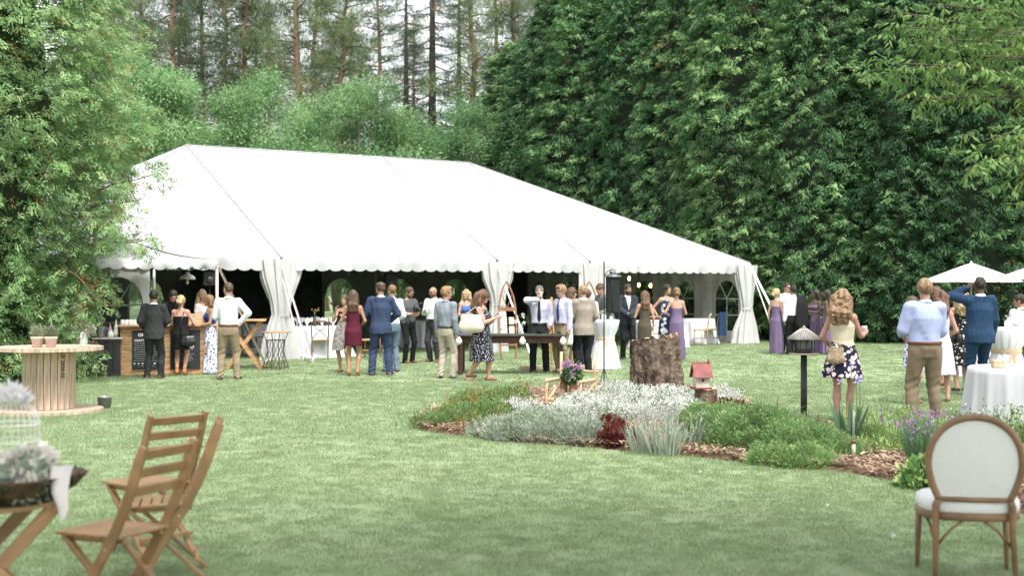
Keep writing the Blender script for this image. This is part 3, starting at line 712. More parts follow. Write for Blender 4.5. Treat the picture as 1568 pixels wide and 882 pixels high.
# frame tubes under the roof
mb = MB()
for t in (0, LB, 1.5 * LB):
    for w0 in (0, WD): mb.tube([T_(t, w0, EH - .04), T_(t, WD / 2, RH - .12)], .028, 6)
for w0 in (0, WD): mb.tube([T_(T0, w0 + (.03 if w0 == 0 else -.03), EH - .04), T_(T1, w0 + (.03 if w0 == 0 else -.03), EH - .04)], .028, 6)
mb.tube([T_(T1 - .03, 0, EH - .04), T_(T1 - .03, WD, EH - .04)], .028, 6); mb.tube([T_(T0 + .03, 0, EH - .04), T_(T0 + .03, WD, EH - .04)], .028, 6)
tp(mb, 'roof_frame', pole_m)
# ---- side walls with arched clear windows
pane_m = glass('clear_vinyl', (.75, .8, .78), tr=.72, rough=.15, base=(.05, .06, .055))
def arch(w, z0, z1, n=14):
    """outline, x centred, semi-elliptical top"""
    zs = z1 - w * .55; P = [(-w / 2, z0), (w / 2, z0)]
    for i in range(n + 1):
        a = math.pi * i / n; P.append((w / 2 * math.cos(a), zs + (z1 - zs) * math.sin(a)))
    return P
def wall(A, B, wins, ztop=EH - .05, m_=vinyl_in, wz=(.35, 1.92), ww=1.0, folds=.03, bars=True, mpane=None, barm=None):
    """vinyl wall from A to B with arched openings, one part per panel, panes as sub-parts"""
    L = (B - A).length; d = (B - A).normalized(); nrm = d.cross(Vector((0, 0, 1)))
    xs = sorted(set(list(np.linspace(0, L, max(2, int(L / .18)))) + [q for c in wins for q in np.linspace(c - ww / 2, c + ww / 2, 15)]))
    mb = MB()
    def P(x, z): return A + d * x + nrm * (folds * math.sin(x * 5.1) * (1 - .5 * z / 2.4) + folds * .6 * math.sin(x * 11.7 + z)) + Vector((0, 0, z))
    def top(c, x):
        u = min(1, abs(x - c) / (ww / 2)); zs = wz[1] - ww * .55; return zs + (wz[1] - zs) * math.sqrt(max(0, 1 - u * u))
    for x0, x1 in zip(xs[:-1], xs[1:]):
        xm = (x0 + x1) / 2; c = next((c for c in wins if abs(xm - c) < ww / 2), None)
        segs = [(0.01, .6, .6), (.6, 1.3, 1.3), (1.3, ztop, ztop)] if c is None else None
        if c is None:
            for za, zb, _ in segs: mb.add([P(x0, za), P(x1, za), P(x1, zb), P(x0, zb)], [(0, 1, 2, 3)], True)
        else:
            mb.add([P(x0, .01), P(x1, .01), P(x1, wz[0]), P(x0, wz[0])], [(0, 1, 2, 3)], True)
            mb.add([P(x0, top(c, x0)), P(x1, top(c, x1)), P(x1, ztop), P(x0, ztop)], [(0, 1, 2, 3)], True)
    wo_ = tp(mb, 'side_wall', m_)
    for c in wins:
        mb = MB(); out = [A + d * (c + x) + nrm * .0 + Vector((0, 0, z)) for x, z in arch(ww - .004, wz[0], wz[1])]
        mb.add(out, [tuple(range(len(out)))]); po = mb.build('window', mpane or pane_m, wo_)
        if bars:
            mb = MB(); q = lambda x, z: A + d * (c + x) - nrm * .006 + Vector((0, 0, z)); zs = wz[1] - ww * .55
            for (a, b) in (((0, wz[0]), (0, zs)), ((-ww / 2, zs), (ww / 2, zs)), ((-ww / 2, (wz[0] + zs) / 2), (ww / 2, (wz[0] + zs) / 2)), ((0, zs), (-ww * .3, wz[1] - .1)), ((0, zs), (ww * .3, wz[1] - .1))):
                mb.bar(q(*a), q(*b), .03, .008, nrm, 0)
            pp = [q(x * 1.0, z) for x, z in arch(ww, wz[0], wz[1])]
            for a, b in zip(pp, pp[1:] + pp[:1]): mb.bar(a, b, .035, .01, nrm, 0)
            mb.build('window_bar', barm or m_, wo_)
# right end wall (seen from inside), 1.95 m window spacing
wall(T_(T1, .05, 0), T_(T1, WD - .05, 0), [.95 + 1.98 * k for k in range(6)], ww=1.05)
# back wall: dark, with green light in the windows
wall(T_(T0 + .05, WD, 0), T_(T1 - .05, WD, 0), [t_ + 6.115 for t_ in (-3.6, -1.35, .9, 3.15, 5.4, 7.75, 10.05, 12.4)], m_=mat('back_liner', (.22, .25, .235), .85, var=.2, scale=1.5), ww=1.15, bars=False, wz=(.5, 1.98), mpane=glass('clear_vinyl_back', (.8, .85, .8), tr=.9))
wall(T_(T0, .05, 0), T_(T0, WD - .05, 0), [2, 5, 8], ww=1.05)
white_wall = mat('side_wall_white', (.55, .55, .54), .6, var=.05, bump=.3, bscale=4, bdist=.05)
wall(T_(T0 + .03, -.0, 0), T_(-3.15, .0, 0), [T0 * -1 - 3.92], m_=white_wall, ww=1.15, wz=(.55, 1.95))
# dark drapes hung inside, between the windows of the back wall
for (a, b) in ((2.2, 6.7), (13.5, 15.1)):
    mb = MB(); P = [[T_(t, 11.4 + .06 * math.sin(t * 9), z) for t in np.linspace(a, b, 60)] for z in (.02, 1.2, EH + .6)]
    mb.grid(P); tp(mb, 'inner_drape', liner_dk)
# ---- gathered curtains at the legs
def curtain(t, w=0, s=1.0, side=0.0, wt=.85, wb=.8, knot=1.05):
    r = random.Random(int(t * 10) + 5); mb = MB(); nz, na = 22, 96; P = []; ph = [r.uniform(0, 6.28) for _ in range(4)]
    for i in range(nz + 1):
        z = (EH - .06) * (1 - i / nz); u = z / (EH - .06)
        kz = knot / (EH - .06); g = np.interp(u, [0, kz * .45, kz, kz + .12, .8, 1], [wb * .5, wb * .4, .17, .22, wt * .42, wt * .5]); dp = np.interp(u, [0, kz, 1], [.22, .1, .1])
        sh = side * (math.sin(min(1, u / kz) * math.pi / 2) if u < kz else 1 - (u - kz) / (1 - kz) * .6) * .12; row = []
        for j in range(na):
            a = 2 * math.pi * j / na; am = .10 + .10 * (1 - abs(u - kz))
            k = 1 + am * math.sin(a * 11 + ph[0] + .8 * math.sin(u * 6)) + am * .6 * math.sin(a * 19 + ph[1] + u * 2) + .05 * math.sin(a * 5 + u * 9)
            row.append(T_(t, w, z) + U * (g * k * math.cos(a) + sh) + Vv * (dp * k * math.sin(a)) + Vector((0, 0, (.012 * math.sin(a * 9) if i == nz else 0))))
        P.append(row)
    mb.grid(P, True, True); o = tp(mb, 'curtain', drape_m)
    mb = MB(); mb.lathe([(.19, -.03), (.2, 0), (.19, .03)], T_(t, w, knot), 24, fold=lambda a, k, z: 1 - .35 * abs(math.sin(a))); mb.build('tie_band', drape_m, o)
curtain(0.02, 0, wt=1.0, wb=.95, side=-.3); curtain(LB, 0, wt=.95, wb=.62, side=.2, knot=1.25); curtain(1.5 * LB, 0, wt=.62, wb=.5, knot=1.2); curtain(T1 - .22, 0, wt=.8, wb=.95, side=.6)
# a flat fold of wall hanging at the third leg
P = [[T_(1.5 * LB - .38 + .34 * s, -.03 + .03 * math.sin(s * 14), z) for s in np.linspace(0, 3.2, 40)] for z in (EH - .2, 1.2, .02)]
mb = MB(); mb.grid(P); tp(mb, 'wall_fold', drape_m)
# storm straps to the ground
def strap(a, b, m2=None, w=.045):
    mb = MB(); d = (b - a); n = d.cross(Vector((0, 1, 0))).normalized(); mb.bar(a, b, w, .006, Vector((0, 1, 0)), 0)
    o = tp(mb, 'guy_strap', pole_m)
    if m2:
        mb = MB(); off = n * w * .34 - Vector((0, .006, 0)); mb.bar(a + off, b + off, w * .22, .003, Vector((0, 1, 0)), 0); mb.build('strap_stripe', m2, o)
    mb = MB(); mb.tube([b + Vector((0, 0, -.1)), b + Vector((0, 0, .12))], .02, 8); mb.tube([b + Vector((-.05, 0, .1)), b + Vector((.07, 0, .1))], .018, 8); mb.build('stake', mat('stake_steel', (.45, .44, .42), .5, metallic=.4), o)
strap(T_(0, -.05, EH - .15), G(479, 556), rusty); strap(Vector((-5.95, 26.98, 2.12)), G(407, 559), rusty, .05)
strap(T_(LB, -.05, EH - .15), at(814, 32.5) , None); strap(T_(T1, -.02, EH - .1), at(1212, 38.4), None, .06); strap(T_(T1, -.05, EH - .2), T_(T1 + .55, -.6, 0), None, .035); strap(T_(0, -.08, EH - .5), G(464, 553), None, .035)
# ---- porch canopy over the bar
PC = Vector((-5.98, 27.0, 0)); PU = U; PV = Vv; PL = 3.05; PH_ = 2.27
canopy = empty('porch_canopy', PC); tag(canopy, 'small white scalloped canopy joined to the tent front above the bar', 'canopy')
def cp(mb, name, m_):
    o = mb.build(name, m_, canopy); o.location = -PC; return o
def C_(a, b, z): return PC - PU * a + PV * b + Vector((0, 0, z))
mb = MB(); pk = C_(PL / 2, PL * .62, 2.85)
crn = [C_(0, 0, PH_), C_(PL, 0, PH_), C_(PL, PL, PH_), C_(0, PL, PH_)]
for i in range(4):
    A, B = crn[i], crn[(i + 1) % 4]
    mb.grid([[(A.lerp(B, s / 8)).lerp(pk, t / 8) - Vector((0, 0, .14 * math.sin(math.pi * t / 8) + .03 * math.sin(s * 2.2) * math.sin(math.pi * t / 8))) for s in range(9)] for t in range(9)])
cp(mb, 'canopy_roof', vinyl)
for A, B in ((C_(PL, 0, 0), C_(0, 0, 0)), (C_(0, 0, 0), C_(0, PL - .05, 0)), (C_(PL, PL - .05, 0), C_(PL, 0, 0))): valance(A, B, PH_ + .004, .2, 11, cp)
for a, b in ((0, 0), (PL, 0)):
    mb = MB(); mb.tube([C_(a, b + .03, 0), C_(a, b + .03, PH_ - .02)], .032, 10); cp(mb, 'pole', mat('pole_tan', (.55, .44, .4), .4, var=.05))
mb = MB()
for A, B in ((crn[0], crn[1]), (crn[0], crn[3]), (crn[1], crn[2])): mb.tube([A + Vector((0, .04, -.04)), B + Vector((0, .04, -.04))], .022, 6)
cp(mb, 'canopy_frame', pole_m)
# ================================================================ PEOPLE: one smooth-blended body each, clothing as children
f32 = np.float32
def V3(*a): return np.array(a, float)
class Field:
    def __init__(s, h, lo, hi):
        s.h = h; s.lo = np.array(lo, float) - 2 * h; n = np.ceil((np.array(hi) + 2 * h - s.lo) / h).astype(int) + 1
        s.ax = [(s.lo[i] + h * np.arange(n[i])).astype(f32) for i in range(3)]; s.D = np.full(n, .3, f32)
    def sub(s, lo, hi):
        sl = []
        for i in range(3):
            a = int(np.clip(math.floor((lo[i] - s.lo[i]) / s.h), 0, s.D.shape[i])); b = int(np.clip(math.ceil((hi[i] - s.lo[i]) / s.h) + 1, 0, s.D.shape[i])); sl.append(slice(a, b))
        return tuple(sl), s.ax[0][sl[0]][:, None, None], s.ax[1][sl[1]][None, :, None], s.ax[2][sl[2]][None, None, :]
    def put(s, sl, d, k, op):
        A = s.D[sl]
        if A.size == 0: return
        if op == 'u':
            if k > 0:
                hh = np.clip(.5 + .5 * (d - A) / k, 0, 1); s.D[sl] = d * (1 - hh) + A * hh - k * hh * (1 - hh)
            else: s.D[sl] = np.minimum(A, d)
        elif op == 's':
            d = -d; hh = np.clip(.5 - .5 * (d - A) / max(k, 1e-4), 0, 1); s.D[sl] = d * (1 - hh) + A * hh + max(k, 1e-4) * hh * (1 - hh)
    def cone(s, a, b, ra, rb, k=.02, op='u'):
        a, b = np.array(a, float), np.array(b, float); m = max(ra, rb) + k + .02
        sl, X, Y, Z = s.sub(np.minimum(a, b) - m, np.maximum(a, b) + m); d = b - a; L2 = max(float(d @ d), 1e-9)
        px, py, pz = X - a[0], Y - a[1], Z - a[2]; t = np.clip((px * d[0] + py * d[1] + pz * d[2]) / L2, 0, 1)
        q = np.sqrt((px - t * d[0]) ** 2 + (py - t * d[1]) ** 2 + (pz - t * d[2]) ** 2) - (ra + (rb - ra) * t); s.put(sl, q, k, op); return s
    def ell(s, c, r, M=None, k=.02, op='u'):
        c = np.array(c, float); r = np.array(r, float); m = max(r) + k + .02
        sl, X, Y, Z = s.sub(c - m, c + m); X, Y, Z = X - c[0], Y - c[1], Z - c[2]
        if M is not None: X, Y, Z = (M[0][i] * X + M[1][i] * Y + M[2][i] * Z for i in range(3))     # into the ellipsoid's frame
        rho = np.sqrt((X / r[0]) ** 2 + (Y / r[1]) ** 2 + (Z / r[2]) ** 2); s.put(sl, (rho - 1) * float(min(r)) * (1.0), k, op); return s
    def prof(s, secs, k=.02, off=0.0, zlo=None, zhi=None, fold=None, op='u'):
        """secs: rows of z, cx, cy, rx, ry ; fold(angle, z) -> relative radius change"""
        S = np.array(sorted(secs), float); z0 = S[0, 0] if zlo is None else zlo; z1 = S[-1, 0] if zhi is None else zhi
        m = S[:, 3:].max() + off + .08; lo = [S[:, 1].min() - m, S[:, 2].min() - m, z0 - k - .02]; hi = [S[:, 1].max() + m, S[:, 2].max() + m, z1 + k + .02]
        sl, X, Y, Z = s.sub(lo, hi); zz = Z.ravel()
        f = lambda i: np.interp(zz, S[:, 0], S[:, i])[None, None, :].astype(f32)
        rx, ry = f(3) + off, f(4) + off; dx, dy = X - f(1), Y - f(2); rho = np.sqrt((dx / rx) ** 2 + (dy / ry) ** 2)
        one = 1.0
        if fold is not None: one = 1 + fold(np.arctan2(dy / ry, dx / rx), Z)
        d = (rho - one) * np.minimum(rx, ry); d = np.maximum(d, np.maximum(z0 - Z, Z - z1)); s.put(sl, d.astype(f32), k, op); return s
    def plane(s, p, n):      # keep the side that n points to
        n = np.array(n, float); n = n / np.linalg.norm(n); X, Y, Z = s.ax[0][:, None, None], s.ax[1][None, :, None], s.ax[2][None, None, :]
        s.D = np.maximum(s.D, -((X - p[0]) * n[0] + (Y - p[1]) * n[1] + (Z - p[2]) * n[2]).astype(f32)); return s
    def add(s, fn):
        s.D = (s.D + fn(s.ax[0][:, None, None], s.ax[1][None, :, None], s.ax[2][None, None, :])).astype(f32); return s
    def nets(s, smooth=2):
        D = s.D; D[0], D[-1], D[:, 0], D[:, -1], D[:, :, 0], D[:, :, -1] = .1, .1, .1, .1, .1, .1
        S = D < 0; nx, ny, nz = D.shape
        c = sum(S[i:nx - 1 + i, j:ny - 1 + j, k:nz - 1 + k].astype(np.int8) for i in (0, 1) for j in (0, 1) for k in (0, 1))
        act = (c > 0) & (c < 8); I = np.argwhere(act); vid = np.full(act.shape, -1, np.int32); vid[act] = np.arange(len(I))
        acc = np.zeros((len(I), 3)); cnt = np.zeros(len(I))
        cr = [(i, j, k) for i in (0, 1) for j in (0, 1) for k in (0, 1)]
        val = {q: D[I[:, 0] + q[0], I[:, 1] + q[1], I[:, 2] + q[2]] for q in cr}
        for q in cr:
            for a in range(3):
                if q[a]: continue
                q2 = tuple(q[b] + (b == a) for b in range(3)); u, w = val[q], val[q2]; m = (u < 0) != (w < 0); t = u[m] / (u[m] - w[m])
                p = np.array(q, float)[None] + np.eye(3)[a][None] * t[:, None]; acc[m] += p; cnt[m] += 1
        V = (I + acc / cnt[:, None]) * s.h + s.lo; F = []
        for a in range(3):
            b, d = (a + 1) % 3, (a + 2) % 3; A = np.take(S, range(D.shape[a] - 1), a); B = np.take(S, range(1, D.shape[a]), a)
            E = np.argwhere(A != B); E = E[(E[:, b] > 0) & (E[:, d] > 0)]
            def g(ob, od): q = E.copy(); q[:, b] -= ob; q[:, d] -= od; return vid[q[:, 0], q[:, 1], q[:, 2]]
            Q = np.stack([g(1, 1), g(0, 1), g(0, 0), g(1, 0)], 1); fl = ~A[E[:, 0], E[:, 1], E[:, 2]]; Q[fl] = Q[fl][:, ::-1]; F.append(Q[(Q >= 0).all(1)])
        F = np.concatenate(F)
        for _ in range(smooth):       # relax the grid steps
            A = np.zeros_like(V); C = np.zeros(len(V))
            for i in range(4):
                a, b = F[:, i], F[:, (i + 1) % 4]
                for k in range(3): A[:, k] += np.bincount(a, V[b, k], len(V)) + np.bincount(b, V[a, k], len(V))
                C += np.bincount(a, minlength=len(V)) + np.bincount(b, minlength=len(V))
            V = V + .5 * (A / np.maximum(C, 1)[:, None] - V) * (C > 0)[:, None]
        return V, F

def join_nets(parts):
    V, F, o = [], [], 0
    for v, f in parts: V.append(v); F.append(f + o); o += len(v)
    return np.concatenate(V), np.concatenate(F)

def sinfold(seed, amp, f=9.0, zf=.35):
    r = np.random.RandomState(seed); K = [(r.normal(size=3) * np.array([1, 1, zf]) * f * (1 + .5 * i), r.uniform(0, 6.28)) for i in range(4)]
    def fn(X, Y, Z):
        o = 0
        for i, (k, p) in enumerate(K): o = o + np.sin(X * k[0] + Y * k[1] + Z * k[2] + p) / (1 + i * .4)
        return amp * o * .5
    return fn

def ik(S, W, l1, l2, hint):
    S, W, hint = np.array(S, float), np.array(W, float), np.array(hint, float); d = W - S; L = np.linalg.norm(d); mx = (l1 + l2) * .995
    if L > mx: W = S + d * mx / L; d = W - S; L = mx
    if L < .12: W = S + d * .12 / max(L, 1e-6); d = W - S; L = .12
    u = d / L; a = (l1 * l1 - l2 * l2 + L * L) / (2 * L); h = math.sqrt(max(0, l1 * l1 - a * a)); p = hint - u * (hint @ u); p = p / (np.linalg.norm(p) + 1e-9)
    return S + u * a + p * h, W

skin_t = {'fair': (.50, .30, .22), 'pink': (.55, .30, .23), 'tan': (.40, .22, .14), 'brown': (.13, .07, .045)}
def skin_mat(k):
    m = mat('skin_' + k, tuple(q * .8 for q in skin_t[k]), .5, var=.06, scale=9, spec=.35)
    b = m.node_tree.nodes['Principled BSDF']; b.inputs['Subsurface Weight'].default_value = .08; b.inputs['Subsurface Radius'].default_value = (.02, .008, .005); return m
hair_c = {'dark': (.02, .014, .01), 'brown': (.07, .04, .022), 'auburn': (.11, .055, .032), 'blond': (.38, .27, .15), 'lightbrown': (.17, .10, .05), 'sandy': (.23, .145, .08), 'grey': (.12, .10, .09), 'redblond': (.24, .13, .065)}
def hair_mat(k): return mat('hair_' + k, hair_c[k], .55, var=.35, scale=26, stretch=(1, 1, .25), bump=.6, bscale=90, spec=.4, bdist=.01)
def fab(nm, c, rough=.8, bump=.7, sheen=.0, **k):
    c = tuple(q * (.78 if max(c) < .5 else .90) for q in c); return mat('cloth_' + nm, c, rough, var=k.pop('var', .06), scale=k.pop('scale', 7), bump=bump, bscale=k.pop('bscale', 9), spec=.2, sheen=sheen, stretch=(1, 1, .45), bdist=.02, **k)
def pattern(name, base, cols, scale, thr, dots=False, stretch=(1, 1, 1), rnd=1.0):
    """printed cloth: spots (dots) or blotchy flowers over a base colour"""
    if name in _m: return _m[name]
    m = bpy.data.materials.new(name); m.use_nodes = True; N = m.node_tree.nodes; L = m.node_tree.links; b = N['Principled BSDF']; b.inputs['Roughness'].default_value = .8; b.inputs['Specular IOR Level'].default_value = .2
    tc = N.new('ShaderNodeTexCoord'); mp = N.new('ShaderNodeMapping'); mp.inputs['Scale'].default_value = stretch; L.new(tc.outputs['Object'], mp.inputs[0]); src = mp.outputs[0]
    if not dots:
        nz = N.new('ShaderNodeTexNoise'); nz.inputs['Scale'].default_value = scale * 1.3; mxv = N.new('ShaderNodeMixRGB'); mxv.blend_type = 'ADD'; mxv.inputs[0].default_value = .05
        L.new(src, nz.inputs['Vector']); L.new(src, mxv.inputs[1]); L.new(nz.outputs['Color'], mxv.inputs[2]); src = mxv.outputs[0]
    prev = (*base, 1); prev_s = None
    for i, c in enumerate(cols):
        vo = N.new('ShaderNodeTexVoronoi'); vo.inputs['Scale'].default_value = scale * (1 + .45 * i); vo.inputs['Randomness'].default_value = rnd
        m2 = N.new('ShaderNodeMapping'); m2.inputs['Location'].default_value = (i * 3.3, i * 1.7, i * .9); L.new(src, m2.inputs[0]); L.new(m2.outputs[0], vo.inputs['Vector'])
        lt = N.new('ShaderNodeMath'); lt.operation = 'LESS_THAN'; lt.inputs[1].default_value = thr * (1 - .12 * i); L.new(vo.outputs['Distance'], lt.inputs[0])
        mx = N.new('ShaderNodeMixRGB'); L.new(lt.outputs[0], mx.inputs[0]); mx.inputs[2].default_value = (*c, 1)
        if prev_s is None: mx.inputs[1].default_value = prev
        else: L.new(prev_s, mx.inputs[1])
        prev_s = mx.outputs[0]
    L.new(prev_s, b.inputs['Base Color'])
    n2 = N.new('ShaderNodeTexNoise'); n2.inputs['Scale'].default_value = 8; bp = N.new('ShaderNodeBump'); bp.inputs['Strength'].default_value = .3; bp.inputs['Distance'].default_value = .02; L.new(tc.outputs['Object'], n2.inputs['Vector']); L.new(n2.outputs['Fac'], bp.inputs['Height']); L.new(bp.outputs[0], b.inputs['Normal'])
    _m[name] = m; return m

BASE_H = 1.78
def person(label, loc, face, H=1.75, sex='m', build=1.0, skin='fair', hair='short', haircol='brown', lean=0.0, sway=0.0, head=(0, 0, 0), LH=None, RH_=None, hands=(.35, .35),
           feet=((.11, 0), (-.11, 0)), top=None, bottom=None, jacket=None, dress=None, shoes=None, tie=None, belt=None, beard=None, glasses=None, h=.017, seed=0, group=None, heel=0.0, collar=True, vest=False, bustier=False, extra=None):
    """face: degrees the person is turned (0 looks at the camera, 90 looks to the picture's right, 180 shows the back)"""
    fem = sex == 'f'; k = H / BASE_H; root = empty('person', (loc[0], loc[1], 0), R(face)); root.scale = (k * build ** .25, k * build ** .25, k); tag(root, label, 'person', group)
    sk = skin_mat(skin); bw = build
    up = lambda z: (sway * max(0, z - .95), -lean * max(0, z - .95) - lean * .5 * max(0, z - 1.3))
    def S(z, rx, ry, cy=0.0): u = up(z); return (z, u[0], u[1] + cy, rx, ry)
    if fem: secs = [S(.80, .13, .10), S(.93, .168 * bw, .118 * bw, .012), S(1.00, .155 * bw, .108 * bw), S(1.10, .122 * bw, .092 * bw), S(1.20, .130 * bw, .096 * bw), S(1.30, .142 * bw, .105 * bw), S(1.39, .138, .088), S(1.44, .11, .07), S(1.49, .058, .056)]
    else: secs = [S(.80, .13, .10), S(.93, .160 * bw, .115 * bw, .008), S(1.03, .150 * bw, .112 * bw), S(1.12, .148 * bw, .108 * bw), S(1.30, .172 * bw ** .6, .125 * bw ** .6), S(1.40, .17, .105), S(1.455, .13, .08), S(1.50, .066, .062)]
    sx, sz = (.150, 1.415) if fem else (.182, 1.432); us = up(sz)
    arm_r = (.042, .034, .034, .023) if fem else (.052, .042, .041, .029); arm_r = tuple(a * bw ** .5 for a in arm_r)
    sides = {}
    for sgn, tgt, cu in ((1, LH, hands[0]), (-1, RH_, hands[1])):
        sh = V3(sgn * sx + us[0], us[1] + .01, sz); t = dict(w=(.235, -.05, .90), e=(.4, 1, 0), f=None, n=None)
        if tgt: t.update(tgt)
        w = V3(sgn * t['w'][0], t['w'][1], t['w'][2]); w[1] += up(w[2])[1] * (1 if t['w'][2] > 1.0 else 0)
        ex = t['e'][0] * (.45 if t['e'][2] < -.15 else 1); el, w = ik(sh, w, .285, .25, V3(sgn * ex, t['e'][1], t['e'][2] * 1.2)); fdir = (w - el) / np.linalg.norm(w - el)
        if t['f'] is not None: fdir = V3(sgn * t['f'][0], t['f'][1], t['f'][2]); fdir /= np.linalg.norm(fdir)
        nrm = V3(-sgn, 0, 0) if t['n'] is None else V3(sgn * t['n'][0], t['n'][1], t['n'][2]); nrm = nrm - fdir * (nrm @ fdir); nrm /= np.linalg.norm(nrm) + 1e-9
        sides[sgn] = (sh, el, w, fdir, nrm, cu)
    legs = {}
    for sgn, fp in ((1, feet[0]), (-1, feet[1])):
        hp = V3(sgn * .088, .005, .90); an = V3(fp[0], fp[1] + .02, .085 + heel * .6 + (fp[3] if len(fp) > 3 else 0)); kn, an = ik(hp, an, .425, .415, (sgn * .12, -1, 0)); fy = R(fp[2]) if len(fp) > 2 else sgn * R(14)
        legs[sgn] = (hp, kn, an, fy)
    # ---- body
    B = Field(max(h, .013), (-.62, -.62, -.01), (.62, .55, 1.56)); B = None
    allp = [q for s_ in sides.values() for q in s_[:3]] + [q for l in legs.values() for q in l[:3]] + [V3(.2, -.2, 0), V3(-.2, .2, 1.56)]
    lo = np.min(allp, 0) - .12; hi = np.max(allp, 0) + .12; lo[2] = -.01; hi[2] = max(1.60, hi[2])
    F = Field((.023 if bottom else .0195) if h > .013 else (.017 if h > .012 else .014), lo, hi)
    F.prof(secs if not bottom else [q for q in secs if q[0] > .9], .02)
    if fem:
        for sg in (1, -1): u = up(1.29); F.ell((sg * .062 + u[0], u[1] - .085 * bw, 1.285), (.058, .05, .056), k=.03)
    for sg, (hp, kn, an, fy) in legs.items():
        tr = (.088 if fem else .085) * bw ** .6; lk = .78 if bottom else 1.0; F.cone(hp + V3(0, 0, -.01), kn, tr * (.9 if bottom else 1), .052 * lk, .03); md = kn * .62 + an * .38 + V3(0, .018 * (1 if lk == 1 else .2), 0); F.cone(kn, md, .05 * lk, .052 * bw ** .3 * lk, .02); F.cone(md, an, .052 * bw ** .3 * lk, .033, .02)
        dx, dy = math.sin(fy), -math.cos(fy); hl = an + V3(-dx * .035, -dy * .035, -.055 - 0); F.cone(an, an + V3(0, 0, -.04), .034, .034, .02); F.cone((hl[0], hl[1], .03 + heel), (an[0] + dx * .13, an[1] + dy * .13, .022), .028, .024, .02)
    nb = V3(up(1.46)[0], up(1.46)[1] + .02, 1.46)
    for sg, (sh, el, w, fd, nr, cu) in sides.items():
        F.ell(sh + V3(-sg * .012, 0, .0), (.058 * (.85 if fem else 1), .055 * (.85 if fem else 1), .062), k=.03); F.cone(sh, el, arm_r[0], arm_r[1], .025); md = el * .7 + w * .3; F.cone(el, md, arm_r[1], arm_r[2] * 1.05, .015); F.cone(md, w, arm_r[2] * 1.05, arm_r[3], .015)
        F.cone(nb, sh + V3(0, 0, .01), .045, .04, .03)
    hr = Euler((R(head[1]), R(head[2]), R(head[0]))).to_matrix(); HM = np.array([list(r_) for r_ in hr]); u6 = up(1.56); pv0 = V3(0, .01, 1.56); pv = V3(u6[0], u6[1] + .01, 1.56)
    hp_ = lambda x, y, z: HM @ (V3(x, y, z) - pv0) + pv
    nr_ = (.046, .045) if fem else (.057, .055); F.cone(nb, hp_(0, .012, 1.585), nr_[0], nr_[1], .02)
    parts = [F.nets()]
    # head, finer
    hs_ = .96 if fem else 1.0; hc = hp_(0, 0, 1.66); FH = Field(.0098 if h > .013 else (.0082 if h > .012 else .0066), hc - .155, hc + .15); E_ = lambda c, r_, kk=.015, op='u': FH.ell(hp_(*c), np.array(r_), HM, kk, op)
    E_((0, .012, 1.683), (.076 * hs_, .094, .092)); E_((0, -.028, 1.625), (.058 * hs_, .062, .075 if fem else .082), .03); E_((0, -.062, 1.562 if not fem else 1.568), (.026, .024, .018), .025)
    E_((0, -.078, 1.585), (.026, .014, .018), .02)
    for sg in (1, -1): E_((sg * .036, -.066, 1.632), (.022, .02, .02), .02); E_((sg * .078 * hs_, .008, 1.645), (.009, .02, .031), .008)
    FH.cone(hp_(0, -.086, 1.668), hp_(0, -.110, 1.632), .009, .0125, .012)
    for sg in (1, -1): E_((sg * .031, -.094, 1.668), (.015, .012, .011), .012, 's'); E_((sg * .031, -.072, 1.666), (.014, .014, .012), .006)
    E_((0, -.082, 1.693), (.05, .014, .012), .02)
    FH.cone(hp_(-.018, -.089, 1.598), hp_(.018, -.089, 1.598), .006, .006, .006)
    FH.cone(nb, hp_(0, .012, 1.585), nr_[0], nr_[1], .02); FH.plane((0, 0, hc[2] - .135), (0, 0, 1)); parts.append(FH.nets(1))
    # hands, finer still
    for sg, (sh, el, w, fd, nr, cu) in sides.items():
        sd = np.cross(fd, nr) * (1 if sg > 0 else -1); sd = sd / np.linalg.norm(sd); sd = sd * (1 if (sg > 0) else 1)   # thumb side
        if t_dot := (sd[1] > .2): sd = -sd
        q = .9 if fem else 1.0; P = lambda a, b, c: w + fd * a * q + sd * b * q + nr * c * q
        c0 = P(.09, 0, 0); Hf = Field(.0082 if h > .012 else .006, c0 - .14, c0 + .14)
        Mh = np.stack([fd, sd, nr], 1); Hf.cone(w - fd * .03, P(.02, 0, 0), arm_r[3], .022 * q, .01); Hf.ell(P(.055, 0, 0), (.052 * q, .041 * q, .016 * q), Mh, k=.012)
        for i, (off, ln) in enumerate(((.030, .072), (.010, .082), (-.010, .077), (-.029, .060))):
            c1 = R(90 * cu * (1 + .08 * i)); c2 = R(90 * cu * 1.9 + 5); b0 = P(.088 - .004 * abs(i - 1), off, 0); l1, l2 = ln * .55, ln * .5
            m1 = b0 + (fd * math.cos(c1) + nr * math.sin(c1)) * l1 * q; m2 = m1 + (fd * math.cos(c2) + nr * math.sin(c2)) * l2 * q; Hf.cone(b0, m1, .0093 * q, .0085 * q, .003); Hf.cone(m1, m2, .0085 * q, .0072 * q, .003)
        t0 = P(.025, .028, .004); t1 = P(.058, .055, .012 + .01 * cu); t2 = P(.088, .05 - .02 * cu, .02 + .03 * cu); Hf.cone(t0, t1, .013 * q, .0105 * q, .008); Hf.cone(t1, t2, .0105 * q, .0085 * q, .003); parts.append(Hf.nets(0))
    v, f = join_nets(parts); link('body', npmesh('body', v, f, None, sk, True), root)
